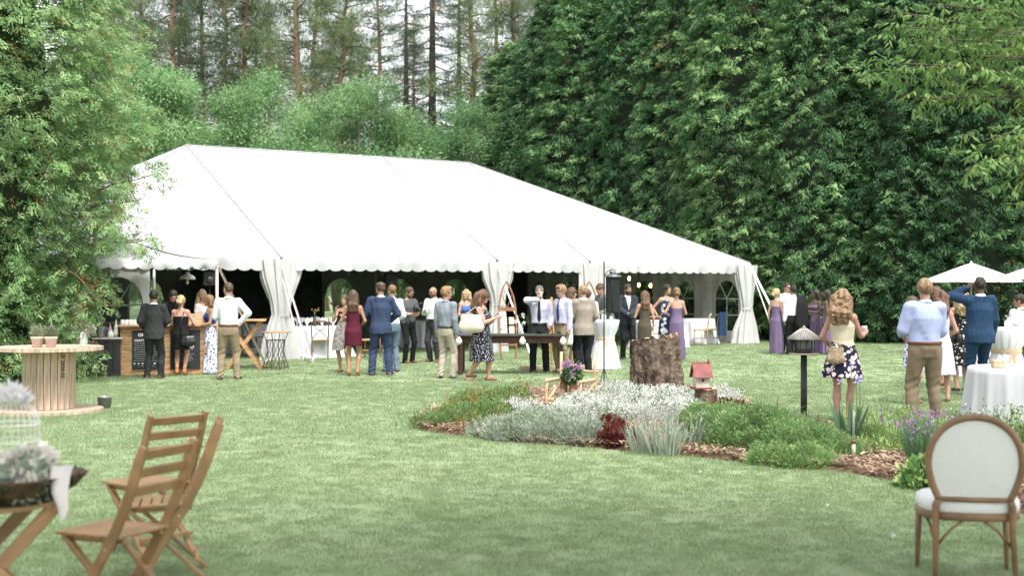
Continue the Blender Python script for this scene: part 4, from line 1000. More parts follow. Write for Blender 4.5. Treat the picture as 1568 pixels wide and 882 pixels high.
    # ---- face details
    for sg in (1, -1):
        mb = MB(); c = hp_(sg * .031, -.087, 1.667); mb.lathe([(.0005, -.006), (.006, -.004), (.009, 0), (.006, .004), (.0005, .006)], c, 8, rot=Matrix(HM.tolist()) @ Matrix.Diagonal((1.15, .5, .8)).to_3x3()); e = mb.build('eye', mat('eye_dark', (.03, .022, .018), .25, spec=.6), root)
        mb = MB(); mb.tube([hp_(sg * .016, -.094, 1.688), hp_(sg * .032, -.093, 1.693), hp_(sg * .048, -.082, 1.689)], .0036, 5); mb.build('eyebrow', hair_mat(haircol if haircol != 'blond' else 'sandy'), root)
    mb = MB(); mb.tube([hp_(-.021, -.091, 1.5985), hp_(0, -.0965, 1.599), hp_(.021, -.091, 1.5985)], [.0025, .0052, .0025], 6); mb.build('mouth', mat('lips_f' if fem else 'lips_m', (.36, .10, .09) if fem else (.34, .15, .12), .5), root)
    # ---- hair
    if hair != 'bald':
        lo_h = hp_(0, 0, 1.66) - V3(.24, .24, .52); hi_h = hp_(0, 0, 1.66) + V3(.24, .26, .2); Q = Field(.0118 if h > .013 else (.0105 if h > .012 else .0085), lo_h, hi_h)
        vol = {'short': .010, 'crew': .004, 'quiff': .014}.get(hair, .016); EH_ = lambda c, r_, kk=.02, op='u': Q.ell(hp_(*c), np.array(r_), HM, kk, op)
        EH_((0, .016, 1.689), (.078 * hs_ + vol, .096 + vol, .093 + vol * 1.25))
        if hair == 'quiff': EH_((0, -.05, 1.775), (.055, .045, .022), .03)
        if hair in ('short', 'crew', 'quiff'):
            Q.plane(hp_(0, 0, 1.618), HM @ V3(0, .62, .78)); EH_((0, -.125, 1.635), (.083, .085, .088), .012, 's')
            for sg in (1, -1): EH_((sg * .09, -.012, 1.628), (.03, .03, .038), .01, 's')
            Q.add(sinfold(seed, .008, 62, 1)); Q.add(sinfold(seed + 5, .006, 120, 1))
        else:
            amp, fr, zf = {'long': (.006, 95, .12), 'wavy': (.014, 60, .55), 'curly': (.020, 58, .5), 'bun': (.005, 80, .5), 'updo': (.010, 85, 1.), 'bob': (.007, 90, .15), 'tied': (.006, 90, .15)}[hair]
            u3 = up(1.42); dn = lambda x, y, z: V3(x + u3[0], y + u3[1], z)
            if hair in ('long', 'wavy', 'curly'):
                ln = {'long': 1.36, 'wavy': 1.36, 'curly': 1.37}[hair]; wd = {'long': .0, 'wavy': .012, 'curly': .03}[hair]
                for sx_ in (-.055, -.02, .02, .055): Q.cone(hp_(sx_, .055, 1.68), dn(sx_ * 1.25, .105 + wd * .5, 1.48), .05 + wd, .045 + wd, .03); Q.cone(dn(sx_ * 1.25, .105 + wd * .5, 1.48), dn(sx_ * 1.1, .115 + wd * .4, ln), .045 + wd, .024 + wd * .6, .03)
                for sg in (1, -1): Q.cone(hp_(sg * .07, .02, 1.68), hp_(sg * .086, .03, 1.58), .03 + wd, .03 + wd, .03); Q.cone(hp_(sg * .086, .03, 1.58), dn(sg * .10, .03, 1.47), .03 + wd, .025 + wd, .03)
            if hair == 'curly': EH_((0, .03, 1.685), (.096, .115, .102), .02)
            if hair == 'bob':
                for sg in (1, -1): Q.cone(hp_(sg * .06, .04, 1.67), hp_(sg * .075, .03, 1.545), .045, .04, .03)
                Q.cone(hp_(0, .07, 1.67), hp_(0, .075, 1.54), .06, .05, .03)
            if hair == 'bun': EH_((0, .115, 1.70), (.045, .042, .042), .01)
            if hair == 'updo': EH_((.012, .105, 1.64), (.06, .048, .05), .02); EH_((-.03, .11, 1.62), (.035, .035, .035), .01)
            if hair == 'tied': Q.cone(hp_(0, .10, 1.70), dn(0, .15, 1.56), .03, .04, .02); Q.cone(dn(0, .15, 1.56), dn(0.01, .14, 1.36), .04, .02, .02)
            if hair in ('bun', 'updo', 'tied'): Q.plane(hp_(0, 0, 1.575), HM @ V3(0, .5, .86))
            fz = (.062, .085, .095) if hair != 'curly' else (.064, .12, .095)
            EH_((0, -.118, 1.632), (.070, .086, .088), .014, 's'); EH_((0, -.10, 1.55), (.066, .07, .06), .014, 's')
            Q.add(sinfold(seed, amp, fr, zf)); Q.add(sinfold(seed + 3, amp * .5, fr * 2, zf))
        v, f = Q.nets(1); link('hair', npmesh('hair', v, f, None, hair_mat(haircol), True), root)
    if beard:
        Q = Field(.008, hc - .15, hc + .1); E2 = lambda c, r_, kk=.01, op='u': Q.ell(hp_(*c), np.array(r_), HM, kk, op)
        E2((0, -.028, 1.608), (.064, .070, .078)); E2((0, -.064, 1.556), (.032, .03, .026), .02); Q.plane(hp_(0, 0, 1.625), HM @ V3(0, -.35, -.93)); E2((0, -.112, 1.598), (.024, .022, .009), .006, 's'); E2((0, -.12, 1.66), (.05, .06, .04), .01, 's'); Q.plane(hp_(0, .02, 1.6), HM @ V3(0, -1, 0)); Q.add(sinfold(seed, .003, 160, 1))
        v, f = Q.nets(); link('beard', npmesh('beard', v, f, None, hair_mat(haircol), True), root)
    if glasses:
        mb = MB()
        for sg in (1, -1):
            pts = [hp_(sg * .032 + .021 * math.cos(a), -.104, 1.666 + .016 * math.sin(a)) for a in np.linspace(0, 6.28, 13)]; mb.tube(pts, .0022, 5, False); mb.tube([hp_(sg * .053, -.10, 1.67), hp_(sg * .08, .0, 1.665)], .002, 4)
        mb.tube([hp_(-.011, -.106, 1.668), hp_(.011, -.106, 1.668)], .0022, 4); g = mb.build('glasses', mat('black_plastic', (.012, .012, .013), .3, spec=.5), root)
        if glasses == 'sun':
            mb = MB()
            for sg in (1, -1): mb.add([hp_(sg * .032 + .021 * math.cos(a), -.104, 1.666 + .016 * math.sin(a)) for a in np.linspace(0, 5.76, 12)], [tuple(range(12))])
            mb.build('lens', mat('dark_lens', (.006, .006, .007), .1, spec=.8), g)
    # ---- clothing
    hh = h; sd_ = seed * 7 + 1
    def torso_field(off, zlo, zhi, slv, soff, hsz=None, extra_secs=None):
        """slv: 'long', 'roll', 'short' or None"""
        T = Field(hsz or hh, lo - .02, (hi[0] + .02, hi[1] + .02, 1.62)); ss = [q for q in secs if q[0] >= .93] if extra_secs is None else extra_secs
        T.prof(ss, .02, off, zlo, zhi)
        if fem:
            for sg in (1, -1): u = up(1.29); T.ell((sg * .062 + u[0], u[1] - .085 * bw, 1.285), (.058 + off, .05 + off, .056 + off), k=.03)
        if slv is not None:
            for sg, (sh, el, w, fd, nr, cu) in sides.items():
                T.ell(sh + V3(-sg * .012, 0, .0), np.array((.058, .055, .06)) * (.85 if fem else 1) + off * .9, k=.035); T.cone(nb + V3(0, 0, -.02), sh, .045 + off, .04 + off, .03)
                a = np.array(arm_r) + soff
                if slv == 'short': e2 = sh * .42 + el * .58; T.cone(sh, e2, a[0] + .004, a[1] + .014, .025)
                else:
                    T.cone(sh, el, a[0], a[1] + .006, .025); e2 = w if slv == 'long' else el * .72 + w * .28; d_ = (w - el) / np.linalg.norm(w - el); T.cone(el, e2 + d_ * .01, a[1] + .006, (a[3] + .006) if slv == 'long' else a[2] + .008, .02)
                    if slv == 'roll': T.cone(e2 - d_ * .025, e2 + d_ * .015, a[2] + .012, a[2] + .012, .004)
        return T
    def finish(T, name, m_, fold=.0035, f_=16, zf=.5, parent=None):
        if fold: T.add(sinfold(sd_, fold, f_, zf)); T.add(sinfold(sd_ + 2, fold * .6, f_ * 2.3, zf))
        v, f = T.nets()
        return link(name, npmesh(name, v, f, None, m_, True), parent or root) if len(f) else None
    wst = 1.015
    if bottom:
        T = Field(hh, (lo[0] - .03, lo[1] - .03, 0), (hi[0] + .03, hi[1] + .03, 1.1)); lf = bottom.get('loose', .012)
        T.prof([q for q in secs if q[0] < 1.06] , .02, .012 + lf * .5, .82, wst)
        for sg, (hp, kn, an, fy) in legs.items():
            tr = (.088 if fem else .088) * bw ** .6; T.cone(hp + V3(0, 0, -.015), kn, tr + lf, .058 + lf, .03); b_ = an + V3(0, .0, -.045); md = kn * .55 + b_ * .45 + V3(0, .01, 0); T.cone(kn, md, .058 + lf, .056 + lf, .02); T.cone(md, b_, .056 + lf, .054 + lf * .9, .02); T.cone(b_, b_ + V3(0, -.03, -.02), .054 + lf * .8, .05 + lf * .8, .015)
            kz = kn[2]; T.add(lambda X, Y, Z, kz=kz: .0045 * np.sin((Z - kz) * 62 + X * 30 + seed) * np.exp(-((Z - kz) / .12) ** 2) + .006 * np.sin(Z * 95 + X * 40 + Y * 30 + seed) * np.exp(-((Z - .12) / .09) ** 2))
        T.plane((0, 0, wst), (0, 0, -1)); T.plane((0, 0, .022 + heel), (0, 0, 1)); finish(T, bottom.get('name', 'trousers'), bottom['m'], .0065, 20, .4)
    def ring(z, off, hgt, m_, name, th=.004):
        S_ = np.array(sorted(secs)); rx, ry = np.interp(z, S_[:, 0], S_[:, 3]) + off, np.interp(z, S_[:, 0], S_[:, 4]) + off; cx, cy = up(z); cy += np.interp(z, S_[:, 0], S_[:, 2]) - up(z)[1] if False else 0
        cy = np.interp(z, S_[:, 0], S_[:, 2]); mb = MB(); pr = [(1 - .03, -hgt / 2), (1.0, -hgt / 2), (1.0, hgt / 2), (1 - .03, hgt / 2)]; n = 32
        V = [(cx + rx * q * math.cos(2 * math.pi * j / n), cy + ry * q * math.sin(2 * math.pi * j / n), z + dz) for q, dz in pr for j in range(n)]
        mb.add(V, [(i * n + j, i * n + (j + 1) % n, (i + 1) * n + (j + 1) % n, (i + 1) * n + j) for i in range(3) for j in range(n)], True); return mb.build(name, m_, root)
    if belt is not None: ring(wst - .012, .012 + (bottom or {}).get('loose', .012) * .5 + .015, .036, belt, 'belt')
    if top:
        z0 = top.get('hem', .97); T = torso_field(top.get('off', .016 if not jacket else .010), z0, top.get('neck', 1.495), top.get('slv', 'long'), top.get('soff', .014 if not jacket else .004), extra_secs=None if z0 > .93 else secs)
        if top.get('slv') is None and fem:
            for sg in (1, -1): T.cone((sg * .05 + us[0], us[1] - .075, 1.36), (sg * .085 + us[0], us[1] + .01, 1.462), .02, .016, .01); T.cone((sg * .085 + us[0], us[1] + .01, 1.462), (sg * .06 + us[0], us[1] + .07, 1.38), .016, .02, .01)
        u_ = up(1.5)
        if top.get('neckcut', .0): T.ell((u_[0], u_[1] - .09, 1.50 - top['neckcut'] * .2), (.06, .07, .06 + top['neckcut']), k=.01, op='s')
        T.cone((u_[0], u_[1] + .01, 1.48), (u_[0], u_[1] - .01, 1.60), (nr_[0] + .010), (nr_[0] + .012), .01, 's')
        wv = top.get('fold', .007); finish(T, top.get('name', 'shirt'), top['m'], wv, 15, .6)
        if collar and top.get('collar', True):
            mb = MB(); n = 20; P = [[], [], []]
            for j in range(n + 1):
                a = -math.pi / 2 + .16 + (2 * math.pi - .32) * j / n; fr = (1 - math.sin(a)) / 2; c = hp_(0, .012, 1.56) * .25 + V3(u_[0], u_[1] + .014, 1.5) * .75
                for i_, (q, dz) in enumerate(((.008, -.012), (.012, .03 - .012 * fr), (.026, -.008 - .03 * fr ** 3))): P[i_].append(V3(c[0] + (nr_[0] + q) * math.cos(a), c[1] + (nr_[0] + q) * math.sin(a) * 1.04, 1.505 + dz - .01 * fr))
            mb.grid(P); mb.build('collar', top['m'], root)
    if vest: T = torso_field(.024, .96, 1.44, None, .0); finish(T, 'waistcoat', vest)
    if jacket:
        hem = jacket.get('hem', .80); js = [q for q in secs if q[0] > .93]; js = [(hem - .02, 0, .012, .178 * bw, .135 * bw), (.93, 0, .01, .175 * bw, .13 * bw)] + [(z, cx, cy, rx * (1.02), ry * 1.04) for z, cx, cy, rx, ry in js if z < 1.45]
        T = torso_field(.026, hem, 1.50, jacket.get('slv', 'long'), .022, extra_secs=js); u_ = up(1.5)
        T.cone((u_[0], u_[1] + .008, 1.475), (u_[0], u_[1] - .0, 1.60), nr_[0] + .017, nr_[0] + .022, .01, 's'); ua = up(1.3)
        # open front: a V down to the button
        vb = jacket.get('vb', 1.14)
        def wedge(X, Y, Z): half = np.clip((Z - vb) * .24, -.05, .10); return np.where(Y < ua[1] - .02, np.clip(half - np.abs(X - ua[0]), -.02, .03) * 3.5, 0).clip(0, .12)
        if jacket.get('open', True): T.add(wedge)
        T.add(lambda X, Y, Z: np.where((Y < ua[1] + .0) & (np.abs(X) < .035 + np.clip(vb - .05 - Z, 0, 1) * .12) & (Z < vb - .12), np.clip((vb - .12 - Z) * .25, 0, .04), 0) * (1 if jacket.get('open', True) else 0))
        for sg, (sh, el, w, fd, nr, cu) in sides.items(): pass
        finish(T, 'jacket', jacket['m'], .0065, 15, .6)
        if jacket.get('open', True):
            for sg in (1, -1):
                mb = MB(); yy = lambda z, x: ua[1] * (z - .95) / .35 * 1.0 - (np.interp(z, [vb, 1.3, 1.42, 1.5], [.148, .158, .135, .075]) * bw ** .4)
                o = [(.012, vb), (.05, 1.25), (.085, 1.40), (.055, 1.425), (.075, 1.45), (.05, 1.51)]; i_ = [(.008, vb), (.02, 1.25), (.045, 1.37), (.052, 1.40), (.054, 1.43), (.045, 1.50)]
                mb.grid([[(sg * x + ua[0], yy(z, x) - .006, z) for x, z in o], [(sg * x + ua[0], yy(z, x) + .004, z) for x, z in i_]], False); mb.build('lapel', jacket['m'], root)
    if dress:
        z0 = dress.get('hem', .5); zt = dress.get('top', 1.38); fl = dress.get('flare', .2); wz = dress.get('waist', 1.10); nf = dress.get('folds', 11); am = dress.get('amp', .06)
        T = Field(hh, (lo[0] - .16, lo[1] - .16, 0), (hi[0] + .16, hi[1] + .16, 1.56)); S0 = [q for q in secs if q[0] > wz - .01]
        hipx, hipy = .168 * bw + .012, .118 * bw + .016
        S1 = [(z0, 0, .0, max(hipx * dress.get('hemk', 1.0), .12) + fl * (.93 - z0), max(hipy * dress.get('hemk', 1.0), .1) + fl * (.93 - z0) * .9), (.93, 0, .01, hipx, hipy)] + [(q[0], q[1], q[2], q[3] + .008, q[4] + .008) for q in secs if .94 < q[0] <= wz]
        T.prof(S1, .01, 0, z0, wz, fold=lambda a, z: am * np.sin(a * nf + 1.3 * np.sin(z * 5) + seed) * np.clip((1.0 - z) / .5, 0, 1) + am * .5 * np.sin(a * (nf + 6) + z * 4) * np.clip((.9 - z) / .5, 0, 1))
        if dress.get('skirt_only'): pass
        else:
            T.prof([(q[0], q[1], q[2], q[3], q[4]) for q in secs if q[0] > wz - .12], .015, .009, wz - .03, zt)
            for sg in (1, -1): u = up(1.29); T.ell((sg * .062 + u[0], u[1] - .085 * bw, 1.285), (.066, .058, .064), k=.03)
            T.plane((0, up(zt)[1], zt), (0, dress.get('tilt', 0.0), -1))
        if dress.get('slv'):
            for sg, (sh, el, w, fd, nr, cu) in sides.items(): T.ell(sh + V3(-sg * .012, 0, 0), (.062, .06, .064), k=.03); e2 = sh * .5 + el * .5; T.cone(nb + V3(0, 0, -.03), sh, .052, .048, .03); (dress['slv'] == 'short') and T.cone(sh, e2, .055, .05, .02)
            T.cone((us[0], us[1] - .04, 1.49), (us[0], us[1] + .0, 1.60), .075, .07, .01, 's')
        elif dress.get('wide'):
            for sg in (1, -1): T.cone((sg * .045 + us[0], us[1] - .08, 1.35), (sg * .088 + us[0], us[1] + .01, 1.458), .03, .024, .02); T.cone((sg * .088 + us[0], us[1] + .01, 1.458), (sg * .05 + us[0], us[1] + .07, 1.36), .024, .034, .02)
        finish(T, dress.get('name', 'dress'), dress['m'], dress.get('fold', .004), 18, .35)
        if dress.get('straps'):
            mb = MB()
            for sg in (1, -1):
                mb.tube([(sg * .06 + us[0], us[1] - .115, zt - .06), (sg * .08 + us[0], us[1] - .09, 1.40), (sg * .088 + us[0], us[1], 1.472), (sg * .07 + us[0], us[1] + .075, 1.41), (sg * .045 + us[0], us[1] + .10, zt - .03)], .006, 6)
            mb.build('strap', dress.get('sm', dress['m']), root)
    if tie:
        mb = MB(); zs = [1.505, 1.47, 1.40, 1.25, 1.10, 1.02]; ws = [.02, .016, .022, .033, .038, .003]; S_ = np.array(sorted(secs)); rows = []
        for z, w_ in zip(zs, ws):
            y = (np.interp(z, S_[:, 0], S_[:, 2]) - np.interp(z, S_[:, 0], S_[:, 4]) - .026) if z < 1.42 else (up(z)[1] - (.098 if z < 1.48 else .078)); x0 = up(z)[0]; rows.append([(x0 - w_, y + .004, z), (x0, y - .004, z), (x0 + w_, y + .004, z)])
        mb.grid(rows); mb.build('tie', tie, root)
    if shoes:
        for sg, (hp, kn, an, fy) in legs.items():
            dx, dy = math.sin(fy), -math.cos(fy); T = Field(.0115, an + V3(-.2, -.24, -.2), an + V3(.2, .2, .12)); hz = an[2] - .085 - heel * .6
            a = (an[0] - dx * .045, an[1] - dy * .045, .038 + heel + hz); b = (an[0] + dx * .125, an[1] + dy * .125, .03 + hz); T.cone(a, b, .036, .030, .02); T.cone((an[0] + dx * .06, an[1] + dy * .06, .032 + hz + heel * .4), b, .040, .034, .015)
            if shoes.get('high'): T.cone(an + V3(0, 0, -.04), an + V3(0, 0, shoes['high']), .042, .042, .02)
            T.plane((0, 0, .004 + hz), (0, 0, 1)) if not heel else None
            if not shoes.get('high'): T.cone(an, an + V3(0, 0, .08), .03, .04, .01, 's')
            if heel: T.cone(a, (a[0] - dx * .005, a[1] - dy * .005, .006), .012, .007, .005)
            v, f = T.nets(); link('shoe', npmesh('shoe', v, f, None, shoes['m'], True), root)
    hd = lambda sg, a=.09, b=0., c=.03: (lambda s_: Matrix.LocRotScale(root.location, root.rotation_euler.to_quaternion(), root.scale) @ Vector(s_[2] + s_[3] * a + s_[4] * c))(sides[sg])
    pt = lambda x, y, z: Matrix.LocRotScale(root.location, root.rotation_euler.to_quaternion(), root.scale) @ Vector((x + up(z)[0], y + up(z)[1], z))
    return root, hd, pt
# ---------------------------------------------------------------- fabrics
charcoal = fab('charcoal', (.045, .047, .05)); black = fab('black', (.012, .012, .014)); white_s = fab('white', (.72, .73, .78), .7, var=.03); khaki = fab('khaki', (.30, .235, .155)); khaki_p = fab('khaki_pale', (.46, .41, .33))
wine = fab('wine', (.10, .012, .03)); suit_blue = fab('suit_blue', (.04, .06, .12)); suit_navy = fab('suit_navy', (.018, .05, .11)); jeans = fab('jeans', (.16, .22, .29)); grey_t = fab('grey_tee', (.10, .105, .105)); slate = fab('slate_shirt', (.26, .29, .34))
lav_s = fab('lavender_shirt', (.50, .50, .68), .7); blue_s = fab('pale_blue_shirt', (.42, .48, .74), .7, bump=.6); stripe_s = fab('striped_shirt', (.52, .53, .62), .7); beige_j = fab('beige_jacket', (.33, .28, .235)); grey_j = fab('grey_jacket', (.17, .18, .18)); olive = fab('olive_dress', (.085, .075, .05))
purple = fab('mauve', (.17, .125, .22), .65); navy_top = fab('navy_top', (.015, .035, .14)); cream = fab('cream_top', (.62, .55, .40)); blue_dr = fab('bright_blue', (.07, .16, .38)); dk_tr = fab('dark_trousers', (.03, .032, .036)); tie_n = fab('tie_navy', (.015, .02, .05), .5); tie_b = fab('tie_blue', (.03, .05, .16), .5)
shawl_m = fab('grey_shawl', (.36, .34, .33)); leather_br = mat('leather_brown', (.16, .07, .03), .45, var=.2); leather_bk = mat('leather_black', (.012, .011, .011), .35, var=.1, spec=.5); tan_sh = mat('tan_leather', (.42, .19, .08), .5)
floral_bl = pattern('floral_blue_white', (.72, .72, .82), [(.06, .09, .36), (.16, .2, .5)], 15, .36); polka = pattern('polka_dots', (.010, .012, .02), [(.75, .75, .78)], 36, .27, dots=True, rnd=0.85)
floral_nv = pattern('floral_navy', (.012, .014, .04), [(.75, .72, .72), (.62, .38, .38)], 12, .36); floral_bk = pattern('floral_black', (.012, .014, .016), [(.7, .68, .62), (.5, .42, .4)], 14, .27)
floral_nw = pattern('floral_navy_white', (.02, .03, .09), [(.75, .75, .78)], 9, .45); stripe_pk = fab('pink_white_dress', (.64, .55, .66), .75, bump=.6); lace_w = pattern('lace_white', (.62, .56, .6), [(.78, .76, .78)], 26, .4)
sh_bk = dict(m=leather_bk); sh_br = dict(m=leather_br)
def shirt(m_, slv='long', **k): return dict(m=m_, slv=slv, **k)
def tr(m_, loose=.012): return dict(m=m_, loose=loose)
FRONT = dict(w=(.09, -.27, 1.17), e=(1, .3, -.6), n=(-1, 0, .2)); FRONTU = dict(w=(.07, -.25, 1.28), e=(1, .1, -.8), n=(-1, 0, 0)); HIP = dict(w=(.215, -.03, 1.01), e=(1, .55, .1), f=(-.2, -.9, -.4), n=(-1, 0, 0)); POCK = dict(w=(.205, -.05, .96), e=(.6, 1, 0)); SIDE = dict(w=(.225, -.02, .90), e=(.4, 1, 0)); LOW = dict(w=(.05, -.17, .93), e=(1, .2, 0))
def Yf(fy): return F_PX * CAM_H / (fy - HOR)
def pos(px, fy=None, Y=None): Y = Y or Yf(fy); return at(px, Y)
cups = []
P_ = person
# --- at the bar
P_('man in charcoal suit seen from behind at the bar\'s blackboard', pos(236, 580), 178, 1.66, build=1.05, hair='short', haircol='dark', head=(6, 0, 0), LH=dict(w=(.20, -.12, 1.0), e=(.5, 1, 0)), RH_=dict(w=(.12, -.26, 1.08), e=(1, .3, -.3)), feet=((.13, .02), (-.12, -.06)), top=shirt(white_s), jacket=dict(m=charcoal, hem=.80), bottom=tr(dk_tr), shoes=sh_br, seed=1, h=.013)
P_('bartender in black shirt bending over behind the wooden bar', pos(262, Y=26.9), 20, 1.68, hair='short', haircol='dark', lean=.35, head=(10, 38, 0), LH=dict(w=(.16, -.36, 1.02), e=(1, .2, -.4)), RH_=dict(w=(.16, -.36, 1.02), e=(1, .2, -.4)), top=shirt(black, 'roll'), bottom=tr(black), shoes=sh_bk, seed=2)
r_, hd, pt_bag = P_('blonde woman in short black open-back dress at the bar', pos(277, 575.5), 182, 1.55, 'f', build=1.12, skin='pink', hair='updo', haircol='blond', head=(-8, 5, 0), LH=FRONT, RH_=dict(w=(.17, -.2, 1.05), e=(1, .2, -.4)), feet=((.08, 0, 5), (-.08, -.01, -5)), dress=dict(m=black, hem=.58, top=1.33, flare=.0, hemk=.97, folds=7, amp=.015, waist=1.1, straps=True), shoes=dict(m=tan_sh, high=.08), heel=.05, seed=3, h=.013)
P_('blonde woman mostly hidden behind the woman in the blue and white skirt', pos(310, Y=27.3), 60, 1.66, 'f', hair='long', haircol='blond', head=(-30, 5, 0), dress=dict(m=fab('cream_dress', (.6, .55, .5)), hem=.55, slv='short', top=1.45, flare=.1), shoes=sh_br, seed=4)
P_('woman in navy top and long blue and white floral skirt beside the bar', pos(321, 573.5), -62, 1.56, 'f', build=1.05, skin='tan', hair='bob', haircol='lightbrown', head=(-12, 12, 0), LH=dict(w=(.06, -.26, 1.10), e=(1, .4, -.4)), RH_=dict(w=(.06, -.28, 1.12), e=(1, .4, -.4)), top=dict(m=navy_top, slv=None, hem=1.10, neck=1.37, off=.01, name='top', collar=False), dress=dict(m=floral_bl, hem=.03, skirt_only=True, waist=1.12, flare=.03, folds=9, amp=.05, name='skirt'), shoes=sh_br, seed=5, h=.013)
P_('man in white shirt and khakis seen from behind with hand on hip', pos(350, 582), 186, 1.80, build=1.0, hair='crew', haircol='brown', head=(35, 4, 0), LH=dict(w=(.12, -.25, 1.08), e=(1, .3, -.4)), RH_=dict(w=(.20, .03, 1.04), e=(1, .35, 0), f=(-.6, -.6, -.2)), feet=((.15, .03, 20), (-.15, -.03, -22)), top=shirt(white_s, fold=.007), bottom=tr(khaki, .014), belt=leather_br, shoes=sh_bk, seed=6, h=.013)
# --- in front of the second leg
P_('dark-haired woman with grey shawl half hidden behind the burgundy dress', pos(527, 571), -25, 1.56, 'f', hair='long', haircol='brown', head=(15, 5, 0), LH=dict(w=(.14, -.18, 1.28), e=(1, 0, -1)), RH_=dict(w=(.1, -.2, 1.42), e=(1, 0, -1), f=(-.2, 0, 1)), dress=dict(m=black, hem=.56, top=1.40, flare=.05, wide=True), shoes=sh_br, seed=7, vest=False)
P_('brunette in sleeveless burgundy dress with back zip, seen from behind', pos(541, 576.5), 180, 1.65, 'f', skin='tan', hair='long', haircol='brown', head=(10, 0, 0), LH=dict(w=(.12, -.2, 1.2), e=(1, .4, -.5)), RH_=dict(w=(.14, -.16, 1.05), e=(1, .4, -.5)), feet=((.09, 0, 5), (-.09, 0, -5)), dress=dict(m=wine, hem=.64, top=1.43, flare=.02, hemk=.98, folds=5, amp=.02, waist=1.1, wide=True), shoes=dict(m=tan_sh), heel=.06, seed=8, h=.013)
P_('tall man in blue suit seen from behind beside the burgundy dress', pos(583, 575.5), 188, 1.81, build=1.06, hair='short', haircol='brown', head=(28, 3, 0), LH=dict(w=(.16, -.22, 1.12), e=(1, .3, -.4)), RH_=dict(w=(.17, -.18, 1.04), e=(1, .6, 0)), feet=((.17, 0, 8), (-.17, 0, -8)), top=shirt(white_s), jacket=dict(m=suit_blue), bottom=tr(suit_blue, .018), shoes=sh_br, seed=9, h=.013)
P_('man in pale shirt and jeans half hidden behind the blue suit', pos(600, 570), 210, 1.76, hair='crew', haircol='lightbrown', skin='pink', RH_=dict(w=(.14, -.2, 1.05), e=(1, .4, -.3)), top=shirt(white_s, 'roll'), bottom=tr(jeans), shoes=sh_br, seed=10)
r_, hd_cam, _ = P_('man in grey t-shirt and glasses looking down at his camera', pos(625, 557), 38, 1.72, build=1.06, hair='short', haircol='brown', beard=True, glasses='clear', head=(12, 24, 0), LH=dict(w=(.05, -.27, 1.20), e=(1, .2, -.6)), RH_=dict(w=(.03, -.25, 1.15), e=(1, .3, -.6)), hands=(.6, .6), feet=((.12, 0, 25), (-.08, .0, 10)), top=shirt(grey_t, 'short', collar=False, hem=.93), bottom=tr(black, .006), shoes=sh_br, seed=11)
r_, hd_bald, _ = P_('bald bearded man in sunglasses and white shirt holding a drink', pos(664, 555), -32, 1.72, build=1.12, skin='tan', hair='bald', haircol='brown', beard=True, glasses='sun', head=(-8, 12, 0), LH=SIDE, RH_=dict(w=(.06, -.26, 1.22), e=(1, .2, -.8)), hands=(.4, .8), top=shirt(white_s, fold=.006), bottom=tr(charcoal), belt=leather_bk, shoes=sh_br, seed=12)
P_('young man in slate shirt and pale khakis in profile, facing the polka dot dress', pos(683, 579.5), 150, 1.72, build=.95, hair='quiff', haircol='redblond', head=(-40, 5, 0), LH=SIDE, RH_=SIDE, feet=((.08, .06, 30), (-.14, -.04, 10)), top=shirt(slate), tie=tie_n, bottom=tr(khaki_p, .013), belt=leather_bk, shoes=sh_bk, seed=13, h=.013)
P_('young woman with wavy blonde hair in bright blue dress, arms folded', pos(714, Y=31), 12, 1.64, 'f', hair='wavy', haircol='blond', head=(-30, 0, 0), LH=dict(w=(.02, -.18, 1.16), e=(1, .2, -.6), f=(-1, -.1, 0)), RH_=dict(w=(.02, -.2, 1.18), e=(1, .2, -.6), f=(-1, -.1, 0)), dress=dict(m=blue_dr, hem=.5, top=1.39, wide=True, flare=.2), shoes=sh_br, seed=14)
r_, hd_polka, pt_polka = P_('curly-haired woman in black and white polka dot dress, walking right', pos(738, 584), 72, 1.65, 'f', build=1.30, skin='pink', hair='curly', haircol='auburn', head=(8, 10, 0), LH=dict(w=(.08, -.27, 1.30), e=(.8, .2, -1), n=(-1, 0, 0)), RH_=dict(w=(.05, -.30, 1.26), e=(1, .2, -1), n=(-1, 0, 0)), hands=(.5, .75), feet=((.08, -.12, 5), (-.09, .20, -5, .07)), dress=dict(m=polka, hem=.40, top=1.42, wide=True, flare=.10, folds=9, amp=.05, waist=1.15), shoes=dict(m=leather_br), seed=15, h=.012)
# --- behind the long table
r_, hd_drink, _ = P_('man in grey shirt and navy tie drinking behind the dark table', pos(826, 570), -4, 1.74, build=1.0, hair='short', haircol='grey', head=(0, -6, 0), RH_=dict(w=(.02, -.17, 1.50), e=(1, -.1, -.1), f=(-.5, -.35, .5), n=(0, .8, .4)), LH=dict(w=(.22, -.08, .93), e=(.4, 1, 0)), hands=(.35, .7), feet=((.14, 0, 15), (-.14, 0, -15)), top=shirt(stripe_s, fold=.006), tie=tie_n, bottom=tr(dk_tr, .014), belt=leather_bk, shoes=sh_bk, seed=16)
P_('fair-haired young man in lavender shirt and blue tie looking down left', pos(861, 572), -48, 1.76, build=.94, hair='quiff', haircol='sandy', head=(-16, 14, 0), LH=SIDE, RH_=dict(w=(.2, -.14, .98), e=(.5, 1, 0)), top=shirt(lav_s), tie=tie_b, bottom=tr(khaki, .015), belt=leather_br, shoes=sh_br, seed=17)
P_('man in beige jacket and black trousers with his back to the lawn', pos(893, 571), 205, 1.74, build=1.1, skin='pink', hair='short', haircol='sandy', head=(22, 8, 0), LH=dict(w=(.10, -.25, 1.06), e=(1, .4, -.3)), RH_=dict(w=(.18, -.16, 1.02), e=(.7, 1, 0)), feet=((.12, 0), (-.12, 0)), top=shirt(white_s), jacket=dict(m=beige_j, hem=.77), bottom=tr(black, .016), shoes=sh_bk, seed=18, h=.013)
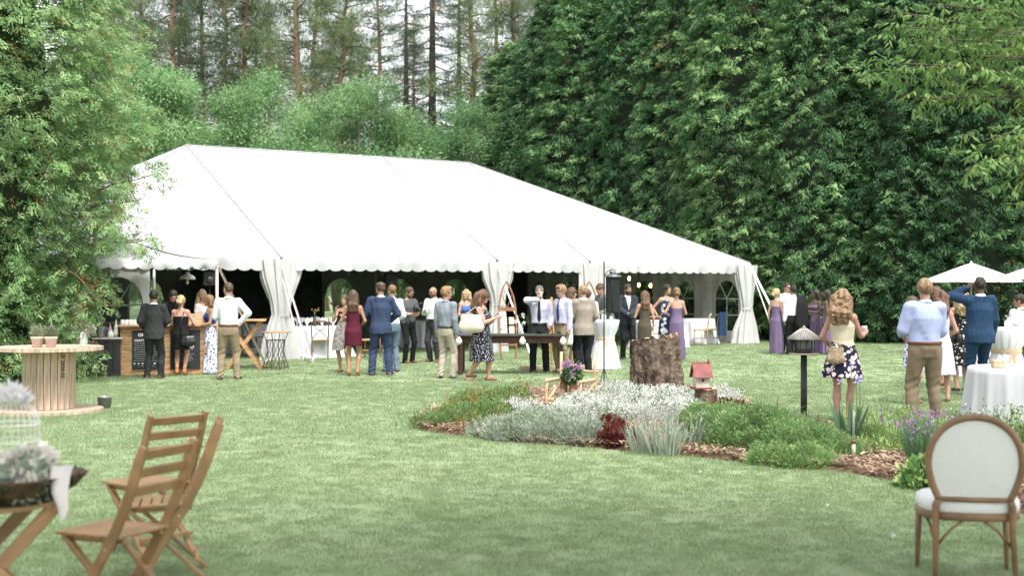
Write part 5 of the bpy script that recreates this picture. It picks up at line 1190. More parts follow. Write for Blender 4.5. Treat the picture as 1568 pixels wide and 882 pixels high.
P_('brown-haired woman in white seen behind the lavender shirt', pos(875, Y=28.6), 100, 1.70, 'f', hair='long', haircol='brown', head=(0, 8, 0), dress=dict(m=fab('white_dress', (.7, .7, .7)), hem=.5, top=1.46, slv='short', flare=.1), shoes=sh_br, seed=19)
P_('person in white shirt almost hidden behind the beige jacket', pos(899, Y=28.8), 195, 1.66, hair='short', haircol='brown', build=1.15, top=shirt(white_s), bottom=tr(fab('navy_trousers', (.02, .025, .04))), shoes=sh_bk, seed=20)
P_('man in grey suit leaning over the white cocktail table', pos(930, 553.5), -52, 1.80, build=1.05, skin='pink', hair='short', haircol='brown', lean=.22, head=(-15, 26, 0), LH=dict(w=(.10, -.33, 1.08), e=(1, .3, -.5)), RH_=dict(w=(.1, -.35, 1.06), e=(1, .3, -.5)), top=shirt(grey_j), jacket=dict(m=grey_j), bottom=tr(grey_j), shoes=sh_bk, seed=21)
P_('bearded dark-haired man in dark suit with white pocket square', pos(961, 551), 8, 1.78, skin='tan', hair='short', haircol='dark', beard=True, head=(14, 6, 0), LH=dict(w=(.03, -.24, 1.08), e=(1, .4, -.4), f=(-1, -.4, .1)), RH_=dict(w=(.03, -.24, 1.06), e=(1, .4, -.4), f=(-1, -.4, .1)), hands=(.7, .7), top=shirt(white_s), jacket=dict(m=fab('suit_dark_slate', (.035, .045, .058))), bottom=tr(black), shoes=sh_bk, seed=22)
P_('long-haired brunette in sleeveless olive dress seen from behind', pos(987, Y=29.6), 190, 1.62, 'f', hair='long', haircol='auburn', head=(30, 0, 0), LH=dict(w=(.14, -.24, 1.22), e=(1, .2, -1)), RH_=SIDE, dress=dict(m=olive, hem=.55, top=1.42, wide=True, flare=.0, hemk=.98, folds=5, amp=.015), shoes=sh_br, seed=23)
P_('woman in navy and white flowered dress with hand on hip', pos(1021, Y=31.6), 10, 1.77, 'f', hair='bun', haircol='dark', head=(30, 5, 0), RH_=HIP, LH=SIDE, dress=dict(m=floral_nw, hem=.3, top=1.40, wide=True, flare=.08), shoes=sh_bk, seed=24)
P_('bridesmaid in mauve strapless gown with her bare back to the stump', pos(1036, 551.5), 184, 1.69, 'f', skin='fair', hair='updo', haircol='lightbrown', head=(8, 4, 0), LH=dict(w=(.2, -.2, 1.12), e=(1, .4, -.4)), RH_=dict(w=(.12, -.24, 1.1), e=(1, .4, -.4)), dress=dict(m=purple, hem=.02, top=1.30, flare=.045, folds=8, amp=.07, waist=1.12, tilt=-.15), shoes=sh_bk, seed=25, h=.013)
# --- by the hedge
P_('blonde bridesmaid in mauve gown, leftmost of the group by the hedge', pos(1189, 543), 138, 1.66, 'f', skin='fair', hair='updo', haircol='blond', head=(-35, 0, 0), LH=SIDE, RH_=dict(w=(.2, -.06, .90), e=(.4, 1, 0)), dress=dict(m=purple, hem=.02, top=1.32, flare=.03, folds=7, amp=.05, waist=1.12), shoes=sh_bk, seed=26)
P_('man in white shirt facing the lawn, between the bridesmaid and the man with the jacket', pos(1205, Y=34.6), 14, 1.82, skin='pink', hair='short', haircol='dark', glasses='sun', head=(10, 0, 0), LH=SIDE, RH_=SIDE, top=shirt(white_s, fold=.007), bottom=tr(black), belt=leather_bk, shoes=sh_bk, seed=27)
r_, hd_j, pt_j = P_('man in white shirt seen from behind with a black jacket over his shoulder', pos(1214, 543.5), 196, 1.75, skin='tan', hair='short', haircol='dark', head=(5, 0, 0), LH=SIDE, RH_=dict(w=(.17, -.12, 1.36), e=(1, .1, -1), f=(0, -.2, 1)), hands=(.3, .8), top=shirt(white_s, fold=.007), bottom=tr(black), belt=leather_bk, shoes=sh_bk, seed=28)
r_, hd_br, _ = P_('dark-haired bridesmaid in mauve gown raising a glass, third from the hedge group\'s right', pos(1249, Y=34.1), -60, 1.64, 'f', skin='brown', hair='long', haircol='dark', head=(-15, 0, 0), RH_=dict(w=(.14, -.36, 1.38), e=(.6, 0, -1)), LH=FRONT, dress=dict(m=purple, hem=.02, top=1.36, straps=True, flare=.05, folds=8, amp=.07), shoes=sh_bk, seed=29)
P_('dark-haired bridesmaid in mauve gown, rightmost of the group by the hedge', pos(1266, 543), -112, 1.64, 'f', skin='brown', hair='long', haircol='dark', head=(25, 0, 0), LH=SIDE, RH_=dict(w=(.1, -.3, 1.0), e=(.6, .5, -1)), dress=dict(m=purple, hem=.02, top=1.34, straps=True, flare=.06, folds=9, amp=.08), shoes=sh_bk, seed=30)
# --- near right
r_, hd_curly, pt_curly = P_('woman with long curly blonde hair, cream halter top and short floral skirt', pos(1290, 646), 150, 1.68, 'f', build=1.12, skin='pink', hair='curly', haircol='sandy', head=(0, 8, 0), LH=dict(w=(.16, -.12, .98), e=(1, .8, 0)), RH_=dict(w=(.20, -.36, 1.20), e=(.8, .6, -1), f=(.25, -1, .25), n=(-1, .2, 0)), hands=(.5, .8), feet=((.07, 0, 5), (-.08, -.03, -5)), top=dict(m=cream, slv=None, hem=1.04, neck=1.42, off=.011, name='top', collar=False, fold=.003), dress=dict(m=floral_nv, hem=.60, skirt_only=True, waist=1.10, flare=.22, folds=11, amp=.07, name='skirt'), shoes=sh_bk, seed=31, h=.0115)
P_('man in pale blue rolled-sleeve shirt and khakis with his back to us', pos(1416, 651), 181, 1.83, build=1.10, skin='pink', hair='short', haircol='sandy', head=(-6, 4, 0), LH=dict(w=(.17, -.24, 1.06), e=(1, .6, -.3)), RH_=dict(w=(.14, -.26, 1.02), e=(1, .55, -.3)), feet=((.15, 0, 12), (-.15, 0, -12)), top=shirt(blue_s, 'roll', fold=.009, off=.024, soff=.022, hem=.985), bottom=tr(khaki, .020), belt=leather_br, shoes=sh_br, seed=32, h=.0115)
P_('woman in pale striped dress with long auburn hair beside the man in blue shirt', pos(1440, 616), 170, 1.66, 'f', hair='wavy', haircol='auburn', skin='pink', head=(20, 0, 0), RH_=dict(w=(.14, -.2, 1.06), e=(1, .4, -.4)), dress=dict(m=stripe_pk, hem=.44, top=1.42, wide=True, flare=.12, folds=11, amp=.06), shoes=sh_br, seed=33, h=.012)
P_('auburn-haired person whose head shows between the blue shirt and the black floral dress', pos(1434, Y=23), 20, 1.72, 'f', hair='bun', haircol='auburn', skin='pink', dress=dict(m=fab('pale_green', (.55, .6, .55)), hem=.5, top=1.45, slv='short', flare=.1), shoes=sh_br, seed=34)
P_('woman in blue and white print hidden behind the man in pale blue shirt', pos(1398, Y=19.5), 60, 1.58, 'f', hair='long', haircol='brown', dress=dict(m=floral_bl, hem=.62, top=1.42, wide=True, flare=.1), LH=FRONT, RH_=FRONT, shoes=sh_br, seed=35)
P_('blonde woman in black floral dress standing close to the man in navy suit', pos(1472, 600), 182, 1.68, 'f', build=1.08, hair='wavy', haircol='blond', skin='fair', head=(-20, 0, 0), LH=FRONT, RH_=FRONT, feet=((.08, 0, 10), (-.08, -.02, -5)), dress=dict(m=floral_bk, hem=.46, top=1.42, wide=True, flare=.03, folds=6, amp=.03), shoes=sh_bk, seed=36, h=.012)
P_('tall man in navy suit with his back to us, hand raised to his head', pos(1500, Y=20.9), 188, 1.88, build=1.10, skin='brown', hair='crew', haircol='dark', head=(-14, 2, 0), LH=dict(w=(.13, -.12, 1.62), e=(1, -.2, -.3), f=(-.5, .1, .8)), RH_=dict(w=(.24, -.1, .92), e=(.5, 1, 0)), hands=(.6, .3), feet=((.13, .05, 10), (-.12, -.1, -5)), top=shirt(white_s), jacket=dict(m=suit_navy, hem=.80), bottom=tr(suit_navy, .014), shoes=sh_bk, seed=37, h=.012)
P_('dark-haired person in white shirt at the right edge by the far table', pos(1563, Y=22.6), 200, 1.60, hair='short', haircol='dark', skin='tan', head=(40, 10, 0), LH=FRONT, RH_=dict(w=(.15, -.28, 1.05), e=(1, .4, -.4)), top=shirt(white_s, fold=.008), bottom=tr(grey_j), shoes=sh_bk, seed=38, h=.012)
# ================================================================ FURNITURE AND GARDEN THINGS
w_tan = mat('wood_tan', (.36, .22, .12), .65, var=.28, scale=3, stretch=(1, 1, 12), bump=.4, bscale=12, bdist=.004)
w_plank = mat('wood_plank', (.40, .245, .125), .7, var=.3, scale=2.2, stretch=(2, 10, 14), bump=.4, bscale=10, rnd=.22, bdist=.004)
w_dark = mat('wood_dark_stain', (.045, .022, .014), .5, var=.35, scale=4, stretch=(1, 6, 6), bump=.3, bscale=14, bdist=.003)
w_grey = mat('wood_weathered', (.40, .31, .23), .85, var=.25, scale=3, stretch=(8, 8, 1), bump=.6, bscale=12, rnd=.15, bdist=.005)
w_teak = mat('wood_teak', (.27, .16, .075), .5, var=.22, scale=5, stretch=(1, 1, 1), bump=.3, bscale=30, bdist=.002, rnd=.1, spec=.4)
w_walnut = mat('wood_walnut', (.16, .075, .035), .4, var=.25, scale=9, bump=.2, bscale=40, bdist=.002, spec=.4)
cloth_w = mat('table_linen', (.60, .60, .64), .8, var=.03, scale=3, bump=.3, bscale=6, stretch=(1, 1, .4), bdist=.02)
iron = mat('black_iron', (.02, .018, .017), .5, var=.2, spec=.5); board_m = mat('chalkboard', (.022, .025, .028), .8, var=.15, scale=5); chalk = mat('chalk_white', (.75, .75, .72), .9)
green_m = mat('green_felt', (.015, .06, .035), .8); glassm = glass('drinking_glass', (.95, .97, .97), tr=.6); silver = mat('tin_silver', (.5, .5, .5), .35, metallic=.8); white_c = mat('white_ceramic', (.75, .74, .72), .5)
red_tin = mat('red_tin', (.19, .045, .04), .55, var=.35, scale=9, bump=.3, bscale=20, bdist=.003); rust_m = mat('rusty_red', (.28, .075, .04), .8, var=.4, scale=10); pale_wood = mat('peeled_log', (.52, .36, .22), .7, var=.2, scale=4, bump=.3, bscale=20, bdist=.004)
jar_green = mat('jar_leaf', (.08, .16, .05), .7, rnd=.3, trans=.3)

# ---------------- wooden bar
a, b = G(186, 576), G(328, 573.5); bar_rz = math.atan2(b.y - a.y, b.x - a.x); BW_ = (b - a).length; BH_ = .985
bar = empty('wooden_bar', (a + b) / 2, bar_rz); tag(bar, 'bar counter faced with horizontal brown planks beside the tent', 'bar')
for k in range(8):
    x0 = -BW_ / 2; rr = random.Random(k); cuts = sorted([rr.uniform(.25, .45), rr.uniform(.6, .8)]) if k % 2 else [rr.uniform(.4, .65)]
    xs = [0] + cuts + [1]
    for u, v in zip(xs[:-1], xs[1:]):
        mb = MB(); L = (v - u) * BW_ - .004; mb.box((0, 0, 0), (L, .022, .1145), None, .003); o = mb.build('plank', w_plank, bar); o.location = (x0 + (u + v) / 2 * BW_, rr.uniform(-.003, .003), .065 + k * .118)
mb = MB(); mb.box((0, .32, .48), (BW_ - .04, .58, .93)); mb.build('cabinet_body', w_dark, bar)
for s in (-1, 1): mb = MB(); mb.box((s * (BW_ / 2 + .012), .3, .475), (.024, .64, .95), None, .004); mb.build('side_panel', w_tan, bar)
mb = MB(); mb.box((0, .27, BH_ - .018), (BW_ + .12, .76, .036), None, .006); mb.build('countertop', w_tan, bar)
def chalk_lines(mb, x0, x1, z, seed, th=.0016, amp=.009):
    r = random.Random(seed); x = x0
    while x < x1 - .02:
        wl = r.uniform(.03, .075); xe = min(x + wl, x1); n = int((xe - x) / .008) + 2
        mb.tube([(x + (xe - x) * i / n, 0, z + (amp if i % 2 else -amp) * r.uniform(.3, 1)) for i in range(n + 1)], th, 4, False); x = xe + .014
def text_part(s, size, loc, m_, parent, rz=0.0, name='lettering', align='CENTER', rx=90):
    cu = bpy.data.curves.new(name, 'FONT'); cu.body = s; cu.size = size; cu.extrude = .0012; cu.align_x = align; cu.offset = size * .02; cu.materials.append(m_)
    o = bpy.data.objects.new(name, cu); col.objects.link(o); o.parent = parent; o.location = loc; o.rotation_euler = (R(rx), 0, rz)
    bpy.context.view_layer.update(); me = bpy.data.meshes.new_from_object(o.evaluated_get(bpy.context.evaluated_depsgraph_get())); o2 = bpy.data.objects.new('lettering', me); col.objects.link(o2); o2.parent = parent; o2.location = loc; o2.rotation_euler = (R(rx), 0, rz); bpy.data.objects.remove(o); return o2
def blackboard(px0, px1, lab, which):
    f = lambda px: ((px - 186) / (328 - 186) - .5) * BW_; w = f(px1) - f(px0); cx = (f(px0) + f(px1)) / 2
    loc = bar.matrix_basis @ Vector((0, 0, 0)); M = Matrix.Translation(bar.location) @ Matrix.Rotation(bar_rz, 4, 'Z'); p = M @ Vector((cx, -.030, 0))
    t = empty('menu_board', p, bar_rz); tag(t, lab, 'blackboard'); mb = MB(); mb.box((0, 0, .50), (w, .016, .76), None, .003); mb.build('board', board_m, t)
    mb = MB(); y = -.0105
    if which == 0:
        text_part('OH', .085, (-w * .30, y, .765), chalk, t, align='LEFT'); text_part('CRAFT,', .058, (-w * .42, y, .665), chalk, t, align='LEFT')
        for i in range(9): chalk_lines(mb, -w * .44 + .02 * (i % 3 == 1), w * (.40 - .05 * (i % 4)), .625 - i * .042, 5 + i)
        for i in range(6): mb.box((-w * .42 + i * .075, 0, .235), (.03, .002, .022))
        chalk_lines(mb, -w * .3, w * .3, .19, 31)
    else:
        for (x0, x1, z0, z1) in ((-.02, .16, .70, .714), (-.02, .16, .53, .544), (.146, .16, .53, .714), (-.02, .0, .53, .56)): mb.box(((x0 + x1) / 2, 0, (z0 + z1) / 2), (x1 - x0, .002, z1 - z0))
        chalk_lines(mb, .0, .12, .66, 3); chalk_lines(mb, .05, .17, .50, 4, .003); chalk_lines(mb, 0., .09, .45, 9, .003)
        for i in range(6): chalk_lines(mb, -.13, .17 - .02 * (i % 3), .41 - i * .027, 15 + i)
    o = mb.build('chalk_writing', chalk, t); o.location = (0, y, 0); o['kind'] = 'stuff'
blackboard(202, 247, 'left blackboard menu on the bar front, behind the man in charcoal suit', 0); blackboard(260, 306, 'right blackboard menu with chalk square on the bar front, behind the black dress', 1)
Mb = Matrix.Translation(bar.location) @ Matrix.Rotation(bar_rz, 4, 'Z'); onbar = lambda x, y: Mb @ Vector((x, y, BH_ + .0005))
def tumbler(p, lab, r=.034, h_=.10, drink=None, stem=False, grp=None, cat='glass', name='drinking_glass'):
    t = empty(name, p); tag(t, lab, cat, grp); mb = MB()
    if stem: mb.lathe([(.032, 0), (.03, .003), (.004, .006), (.0035, .08), (.02, .10), (.034, .13), (.036, .16), (.030, .20)], (0, 0, 0), 12)
    else: mb.lathe([(.001, .001), (r * .82, .001), (r * .86, .01), (r, h_)], (0, 0, 0), 14); mb.lathe([(r * .96, h_), (r * .8, .012), (.001, .01)], (0, 0, 0), 14)
    mb.build('bowl', glassm, t)
    if drink: mb = MB(); mb.lathe([(.001, .013), (r * .8, .013), (r * .9, h_ * .75), (.001, h_ * .75)], (0, 0, 0), 12); mb.build('drink', drink, t)
    return t
g0 = None
for i in range(14):
    x = -.86 + (i % 7) * .078 + .02 * (i // 7); y = .05 + .09 * (i // 7)
    if i == 0: g0 = tumbler(onbar(x, y), 'clear glass in the two rows on the left end of the bar top', grp='glasses on the bar top')
    else: c = copy_tree(g0); c.location = onbar(x, y)
t = empty('wooden_crate', onbar(.57, .12), bar_rz); tag(t, 'pale slatted crate on the right end of the bar top', 'crate')
for k in range(4):
    for (x, y, l, rz_) in ((0, -.13, .36, 0), (0, .13, .36, 0), (-.18, 0, .25, 90), (.18, 0, .25, 90)):
        mb = MB(); mb.box((0, 0, 0), (l, .01, .042), None, .002); o = mb.build('slat', pale_wood, t); o.location = (x, y, .03 + k * .052); o.rotation_euler.z = R(rz_)
mb = MB(); mb.box((0, 0, .006), (.35, .25, .01)); mb.build('bottom', pale_wood, t)
def bottle(p, lab, m_, h_=.28, r=.036, label_m=None, grp=None, cap=None):
    t = empty('bottle', p); tag(t, lab, 'bottle', grp); mb = MB(); mb.lathe([(.001, 0), (r, .002), (r, h_ * .58), (r * .8, h_ * .68), (r * .36, h_ * .78), (r * .34, h_ * .97)], (0, 0, 0), 14, cap=False); mb.build('bottle_body', m_, t)
    mb = MB(); mb.lathe([(r * .4, h_ * .95), (r * .4, h_), (.001, h_)], (0, 0, 0), 12); mb.build('cap', cap or iron, t)
    if label_m: mb = MB(); mb.lathe([(r + .001, h_ * .18), (r + .001, h_ * .48)], (0, 0, 0), 14); mb.build('paper_label', label_m, t)
bottle(onbar(.50, .12), 'short bottle standing in the crate on the bar, left one', mat('bottle_brown', (.06, .03, .015), .2, spec=.6), .25, .03, white_c); bottle(onbar(.63, .12), 'short bottle standing in the crate on the bar, right one', mat('bottle_clear', (.5, .5, .45), .15, spec=.6), .25, .03, white_c, cap=red_tin)

# ---------------- dark side cabinet
c0 = at(167, 25.75); cab = empty('side_cabinet', c0, bar_rz); tag(cab, 'black-stained plank cabinet left of the wooden bar', 'cabinet'); cabm = mat('wood_black', (.035, .035, .037), .7, var=.3, scale=3, stretch=(8, 8, 1), bump=.4, bscale=15, bdist=.004)
for k in range(3): mb = MB(); mb.box((0, 0, 0), (.133, .02, .62), None, .004); o = mb.build('plank', cabm, cab); o.location = ((k - 1) * .137, -.22, .36)
mb = MB(); mb.box((0, 0, .36), (.43, .42, .70)); mb.build('cabinet_body', cabm, cab)
for z in (.035, .695): mb = MB(); mb.box((0, -.235, z), (.44, .02, .06), None, .004); mb.build('rail', cabm, cab)
mb = MB(); mb.box((-.03, 0, .73), (.56, .52, .03), None, .005); mb.build('cabinet_top', mat('painted_grey', (.5, .47, .45), .6), cab)
Mc = Matrix.Translation(c0) @ Matrix.Rotation(bar_rz, 4, 'Z'); onc = lambda x, y: Mc @ Vector((x, y, .7455))
t = empty('ice_bucket', onc(-.14, -.05)); tag(t, 'shiny metal ice bucket on the black cabinet', 'bucket'); mb = MB(); mb.lathe([(.001, .002), (.075, .002), (.1, .2), (.105, .205), (.097, .2), (.07, .01)], (0, 0, 0), 20); mb.build('bucket_body', silver, t)
for s in (-1, 1): mb = MB(); mb.tube([(s * (.1 + .03 * math.sin(a)), 0, .15 + .035 * math.cos(a)) for a in np.linspace(0, math.pi, 7)], .005, 6); mb.build('handle', silver, t)
bottle(onc(.13, -.08), 'tall clear bottle with pale label at the right end of the black cabinet', mat('bottle_frost', (.55, .56, .52), .2, spec=.6), .33, .042, white_c, cap=silver)
bottle(onc(.02, .02), 'pink-topped bottle beside the ice bucket on the black cabinet', mat('bottle_pink', (.55, .32, .30), .25, spec=.6), .27, .035, white_c, cap=red_tin)
t = empty('jug', onc(.03, -.12)); tag(t, 'squat white jug in front of the pink-topped bottle', 'jug'); mb = MB(); mb.lathe([(.001, 0), (.05, .002), (.065, .05), (.05, .10), (.03, .13), (.036, .15)], (0, 0, 0), 16); mb.build('jug_body', white_c, t); mb = MB(); mb.tube([(.05 + .03 * math.sin(a), 0, .085 + .04 * math.cos(a)) for a in np.linspace(0, 3.14, 7)], .006, 6); mb.build('handle', white_c, t)

# ---------------- pendant lamp and loudspeaker
p = at(287, 28.3, 0); zt = CAM_H + (HOR - 428) * 28.3 / F_PX; t = empty('pendant_lamp', (p.x, p.y, zt)); tag(t, 'grey enamel dome lamp hanging over the bar', 'lamp')
mb = MB(); mb.lathe([(.165, 0), (.17, .008), (.155, .05), (.10, .095), (.045, .115), (.04, .15), (.015, .165)], (0, 0, 0), 24); mb.build('lamp_shade', mat('enamel_grey', (.42, .40, .38), .4, var=.1), t)
mb = MB(); mb.lathe([(.001, -.11), (.03, -.09), (.035, -.06), (.02, -.01), (.02, .05)], (0, 0, 0), 12); mb.build('bulb', glass('bulb_glass', (.9, .9, .85), tr=.5), t); mb = MB(); mb.tube([(0, 0, .16), (0, 0, .75)], .004, 5); mb.build('cord', iron, t)
def speaker(px, py, Y, w, h_, lab):
    p = at(px, Y); z = CAM_H + (HOR - py) * Y / F_PX; t = empty('loudspeaker', p, .3); tag(t, lab, 'speaker'); mb = MB(); mb.box((0, 0, z), (w, .26, h_), None, .02); mb.build('case', mat('speaker_black', (.012, .012, .013), .6), t)
    mb = MB(); mb.lathe([(.09, 0), (.085, .01), (.03, .02), (.001, .018)], (0, -.131, z - .05), 18, rot=rotm(R(90))); mb.build('cone', iron, t); mb = MB(); mb.tube([(0, 0, .02), (0, 0, z - h_ / 2)], .018, 8); mb.build('pole', iron, t)
    for k in range(3): a = k * 2.09 + .5; mb = MB(); mb.tube([(0, 0, .55), (.42 * math.cos(a), .42 * math.sin(a), .012)], .012, 6); mb.build('leg', iron, t)
speaker(321, 426, 30.5, .30, .34, 'black loudspeaker on a stand just inside the tent over the white-shirted man'); speaker(598, 430, 34, .3, .4, 'black loudspeaker on a stand in the dark tent behind the blue suit')
# edison bulbs: real small lamps, lit
glow = emit('filament_glow', (1, .62, .25), 14)
for i, (px, py, Y) in enumerate(((963.5, 426, 38), (978, 436, 39), (996, 437, 38.5))):
    p = at(px, Y); z = CAM_H + (HOR - py) * Y / F_PX; t = empty('hanging_bulb', (p.x, p.y, z)); tag(t, ['highest lit filament bulb, left of the three in the tent', 'lit filament bulb, middle of the three in the tent', 'lit filament bulb, right of the three in the tent'][i], 'light bulb', 'lit bulbs hanging in the tent')
    mb = MB(); mb.lathe([(.001, -.07), (.03, -.05), (.036, -.01), (.02, .04), (.016, .06)], (0, 0, 0), 12); mb.build('bulb', glow, t); mb = MB(); mb.tube([(0, 0, .05), (0, 0, .1)], .02, 8); mb.build('socket', iron, t); mb = MB(); mb.tube([(0, 0, .1), (0, 0, EH + 1.6 - z)], .004, 4); mb.build('cord', iron, t)

# ---------------- cross-leg timber table behind the man in khakis
p = at(374, 27.9); t = empty('trestle_table', p, .15); tag(t, 'tall plank table on crossed timber legs right of the bar', 'table')
for y in (-.28, .28):
    for s in (-1, 1): mb = MB(); mb.bar((-.36 * s, y + s * .03, .0), (.34 * s, y + s * .03, 1.0), .085, .045, (0, 1, 0), .005); mb.build('leg', w_plank, t)
for k in range(4): mb = MB(); mb.box((0, -.33 + k * .22, 1.02), (.9, .21, .035), None, .005); mb.build('plank', w_plank, t)
mb = MB(); mb.bar((0, -.3, .5), (0, .3, .5), .05, .05, (0, 0, 1), .004); mb.build('stretcher', w_plank, t)

# ---------------- wrought iron plant stand
p = at(422, 27.5); t = empty('wire_plant_stand', p, -.1); tag(t, 'wrought iron lattice stand with thin tan top beside the gathered curtain', 'plant stand'); wr = mat('rusty_iron', (.05, .032, .022), .7)
mb = MB(); mb.lathe([(.001, .775), (.33, .775), (.33, .795), (.001, .795)], (0, 0, 0), 28); mb.build('top', w_tan, t)
for k in range(4):
    a = k * 1.57 + .6; c, s_ = math.cos(a), math.sin(a); mb = MB(); mb.tube([(c * .27, s_ * .27, .775), (c * .19, s_ * .19, .6), (c * .17, s_ * .17, .4), (c * .24, s_ * .24, .15), (c * .29, s_ * .29, 0)], .008, 6); mb.build('leg', wr, t)
mb = MB(); mb.tube([(.27 * math.cos(a), .27 * math.sin(a), .06) for a in np.linspace(0, 6.28, 21)], .007, 5, False); mb.build('ring', wr, t); mb = MB(); mb.tube([(.2 * math.cos(a), .2 * math.sin(a), .62) for a in np.linspace(0, 6.28, 21)], .006, 5, False); mb.build('ring', wr, t)
mb = MB()
for k in range(14):
    for s in (-1, 1): a0 = k * .449; mb.tube([((.20 - .03 * math.sin(q * 3.14)) * math.cos(a0 + s * q * 1.2), (.20 - .03 * math.sin(q * 3.14)) * math.sin(a0 + s * q * 1.2), .62 - q * .54) for q in np.linspace(0, 1, 6)], .0035, 4, False)
o = mb.build('lattice', wr, t); o['kind'] = 'stuff'

# ---------------- dressed tables, cross-back chairs
def cloth_table(p, r, h_, lab, drop=None, nf=13, amp=.05, tied=None, sash=None, grp=None, flare=1.22, name='clothed_table', n=96, toph=.002):
    t = empty(name, p); tag(t, lab, 'table', grp); rr = random.Random(int(p.x * 10)); ph = rr.uniform(0, 6)
    def fold(a, k, z): u = max(0, (h_ - z) / h_); return 1 + amp * min(1, u * 3) * (math.sin(a * nf + ph) + .5 * math.sin(a * (nf * 2 + 1) + ph * 2 + z * 3))
    if tied: prof = [(.001, h_), (r * .96, h_), (r, h_ - .008), (r * .98, h_ - .06), (tied * 1.35, h_ - .2), (tied, h_ * .66), (tied * .98, h_ * .60), (tied * 1.15, h_ * .5), (r * .95, h_ * .2), (r * flare, .01)]
    else: prof = [(.001, h_), (r * .97, h_), (r, h_ - .01), (r * 1.02, h_ - .08), (r * 1.05, h_ * .6), (r * 1.09, h_ * .3), (r * flare, .012)]
    mb = MB(); mb.lathe(prof, (0, 0, 0), n, fold=fold); mb.build('tablecloth', cloth_w, t); mb = MB(); mb.tube([(0, 0, .0), (0, 0, h_ - .02)], .04, 8); mb.build('pedestal', iron, t)
    if sash:
        mb = MB(); mb.lathe([(tied * 1.03, h_ * .59), (tied * 1.07, h_ * .63), (tied * 1.03, h_ * .67)], (0, 0, 0), 40); o = mb.build('sash', sash, t)
        for s in (-1, 1): mb = MB(); y = -tied * 1.08; mb.grid([[(x0 + q, y - .02 - .01 * math.sin(q * 60), z) for q in np.linspace(0, .07, 5)] for x0, z in ((0 + s * .01, h_ * .63), (s * .03 - .02, h_ * .5), (s * .06 - .03, h_ * .36))]); mb.build('sash_end', sash, o)
    return t
def crossback(lab, p, rz, m_=w_walnut, jacket_=False):
    t = empty('crossback_chair', p, rz); tag(t, lab, 'chair', 'cross-back chairs in the tent')
    mb = MB(); mb.box((0, 0, .45), (.42, .42, .035), None, .012); mb.build('seat', mat('seat_cane', (.38, .26, .15), .7), t)
    for s in (-1, 1):
        mb = MB(); mb.tube([(s * .19, -.21, 0), (s * .19, -.19, .45), (s * .20, -.22, .70), (s * .205, -.27, .88)], .016, 8); mb.build('leg', m_, t); mb = MB(); mb.tube([(s * .18, .19, 0), (s * .18, .18, .44)], .017, 8); mb.build('leg', m_, t)
        mb = MB(); mb.tube([(s * .19, -.2, .47), (s * .05, -.235, .64), (-s * .19, -.25, .83)], .010, 6); mb.build('cross_brace', m_, t)
        mb = MB(); mb.bar((s * .18, -.19, .2), (s * .18, .18, .2), .02, .02); mb.build('stretcher', m_, t)
    mb = MB(); mb.tube([(-.215, -.265, .86), (-.12, -.29, .90), (0, -.298, .905), (.12, -.29, .90), (.215, -.265, .86)], [.018, .024, .026, .024, .018], 8); mb.build('top_rail', m_, t); return t
TA = at(484, 32.6); cloth_table(TA, .78, .76, 'round table laid with white cloth and folded napkins behind the gathered curtain', grp='round tables in the tent')
crossback('dark wood cross-back chair with its back to us at the laid round table', at(491, 31.75), R(4)); crossback('cross-back chair seen side-on right of the laid round table', at(566, 31.8), R(75), w_tan)
crossback('cross-back chair in the dark left of the laid round table', at(388, 33.5), R(-50)); crossback('cross-back chair in the dark behind the white-shirted man', at(408, 35), R(20))
cloth_table(at(388, 34.6), .78, .75, 'round white table in the dark tent left of the gathered curtain', grp='round tables in the tent')
TB = at(1062, 40.0); cloth_table(TB, .62, .76, 'round white table by the tent\'s arched end windows', grp='round tables in the tent')
crossback('pale cross-back chair turned sideways at the table by the arched windows', at(1073, 38.9), R(80), w_grey)
crossback('cross-back chair with a dark jacket hung over it near the arched windows', at(1092, 39.4), R(60), w_grey)
crossback('tan cross-back chair between the olive dress and the flowered dress', at(1004, 36.0), R(-8), w_tan); cloth_table(at(1008, 37.6), .7, .76, 'round white table behind the olive dress', grp='round tables in the tent')
cloth_table(at(655, 38), .8, .76, 'round white table deep in the dark tent behind the bald man', grp='round tables in the tent')
t = empty('dark_jacket', at(1094, 39.1), R(60)); tag(t, 'dark jacket hung over a chair by the arched windows', 'jacket'); mb = MB()
mb.grid([[(.24 * math.sin(a) * (1 + .05 * math.sin(z * 20 + a * 3)), -.25 + .07 * math.cos(a) * (1 + .2 * math.sin(a * 6)), z) for a in np.linspace(0, 6.28, 25)] for z in (.97, .9, .7, .5, .28)], True, False); mb.build('jacket_cloth', suit_navy, t)
nap = None
for i, (px, Y) in enumerate(((455, 32.5), (470, 32.0), (493, 32.1), (510, 32.3), (482, 33.1), (446, 32.2))):
    p = at(px, Y, .7615)
    if i == 0:
        t = empty('folded_napkin', p); tag(t, 'white napkin folded into a fan on the laid round table', 'napkin', 'napkins on the laid table'); mb = MB(); P = []
        for z, r0 in ((0, .012), (.06, .02), (.12, .05), (.19, .075)): P.append([(r0 * (1 + .5 * math.sin(a * 5)) * math.cos(a), r0 * (1 + .5 * math.sin(a * 5)) * math.sin(a) * .7, z + (.03 * math.sin(a * 5) if z > .15 else 0)) for a in np.linspace(0, 6.28, 30)])
        mb.grid(P); mb.build('napkin_cloth', mat('napkin_white', (.75, .75, .78), .7), t); nap = t
    else: c = copy_tree(nap); c.location = p
tw = [tumbler(at(px, Y, .7615), 'stemmed glass on the laid round table', stem=True, grp='wine glasses on the laid table', name='wine_glass') for px, Y in ((463, 32.3), (477, 32.1), (500, 32.2), (506, 32.6), (488, 32.6))]
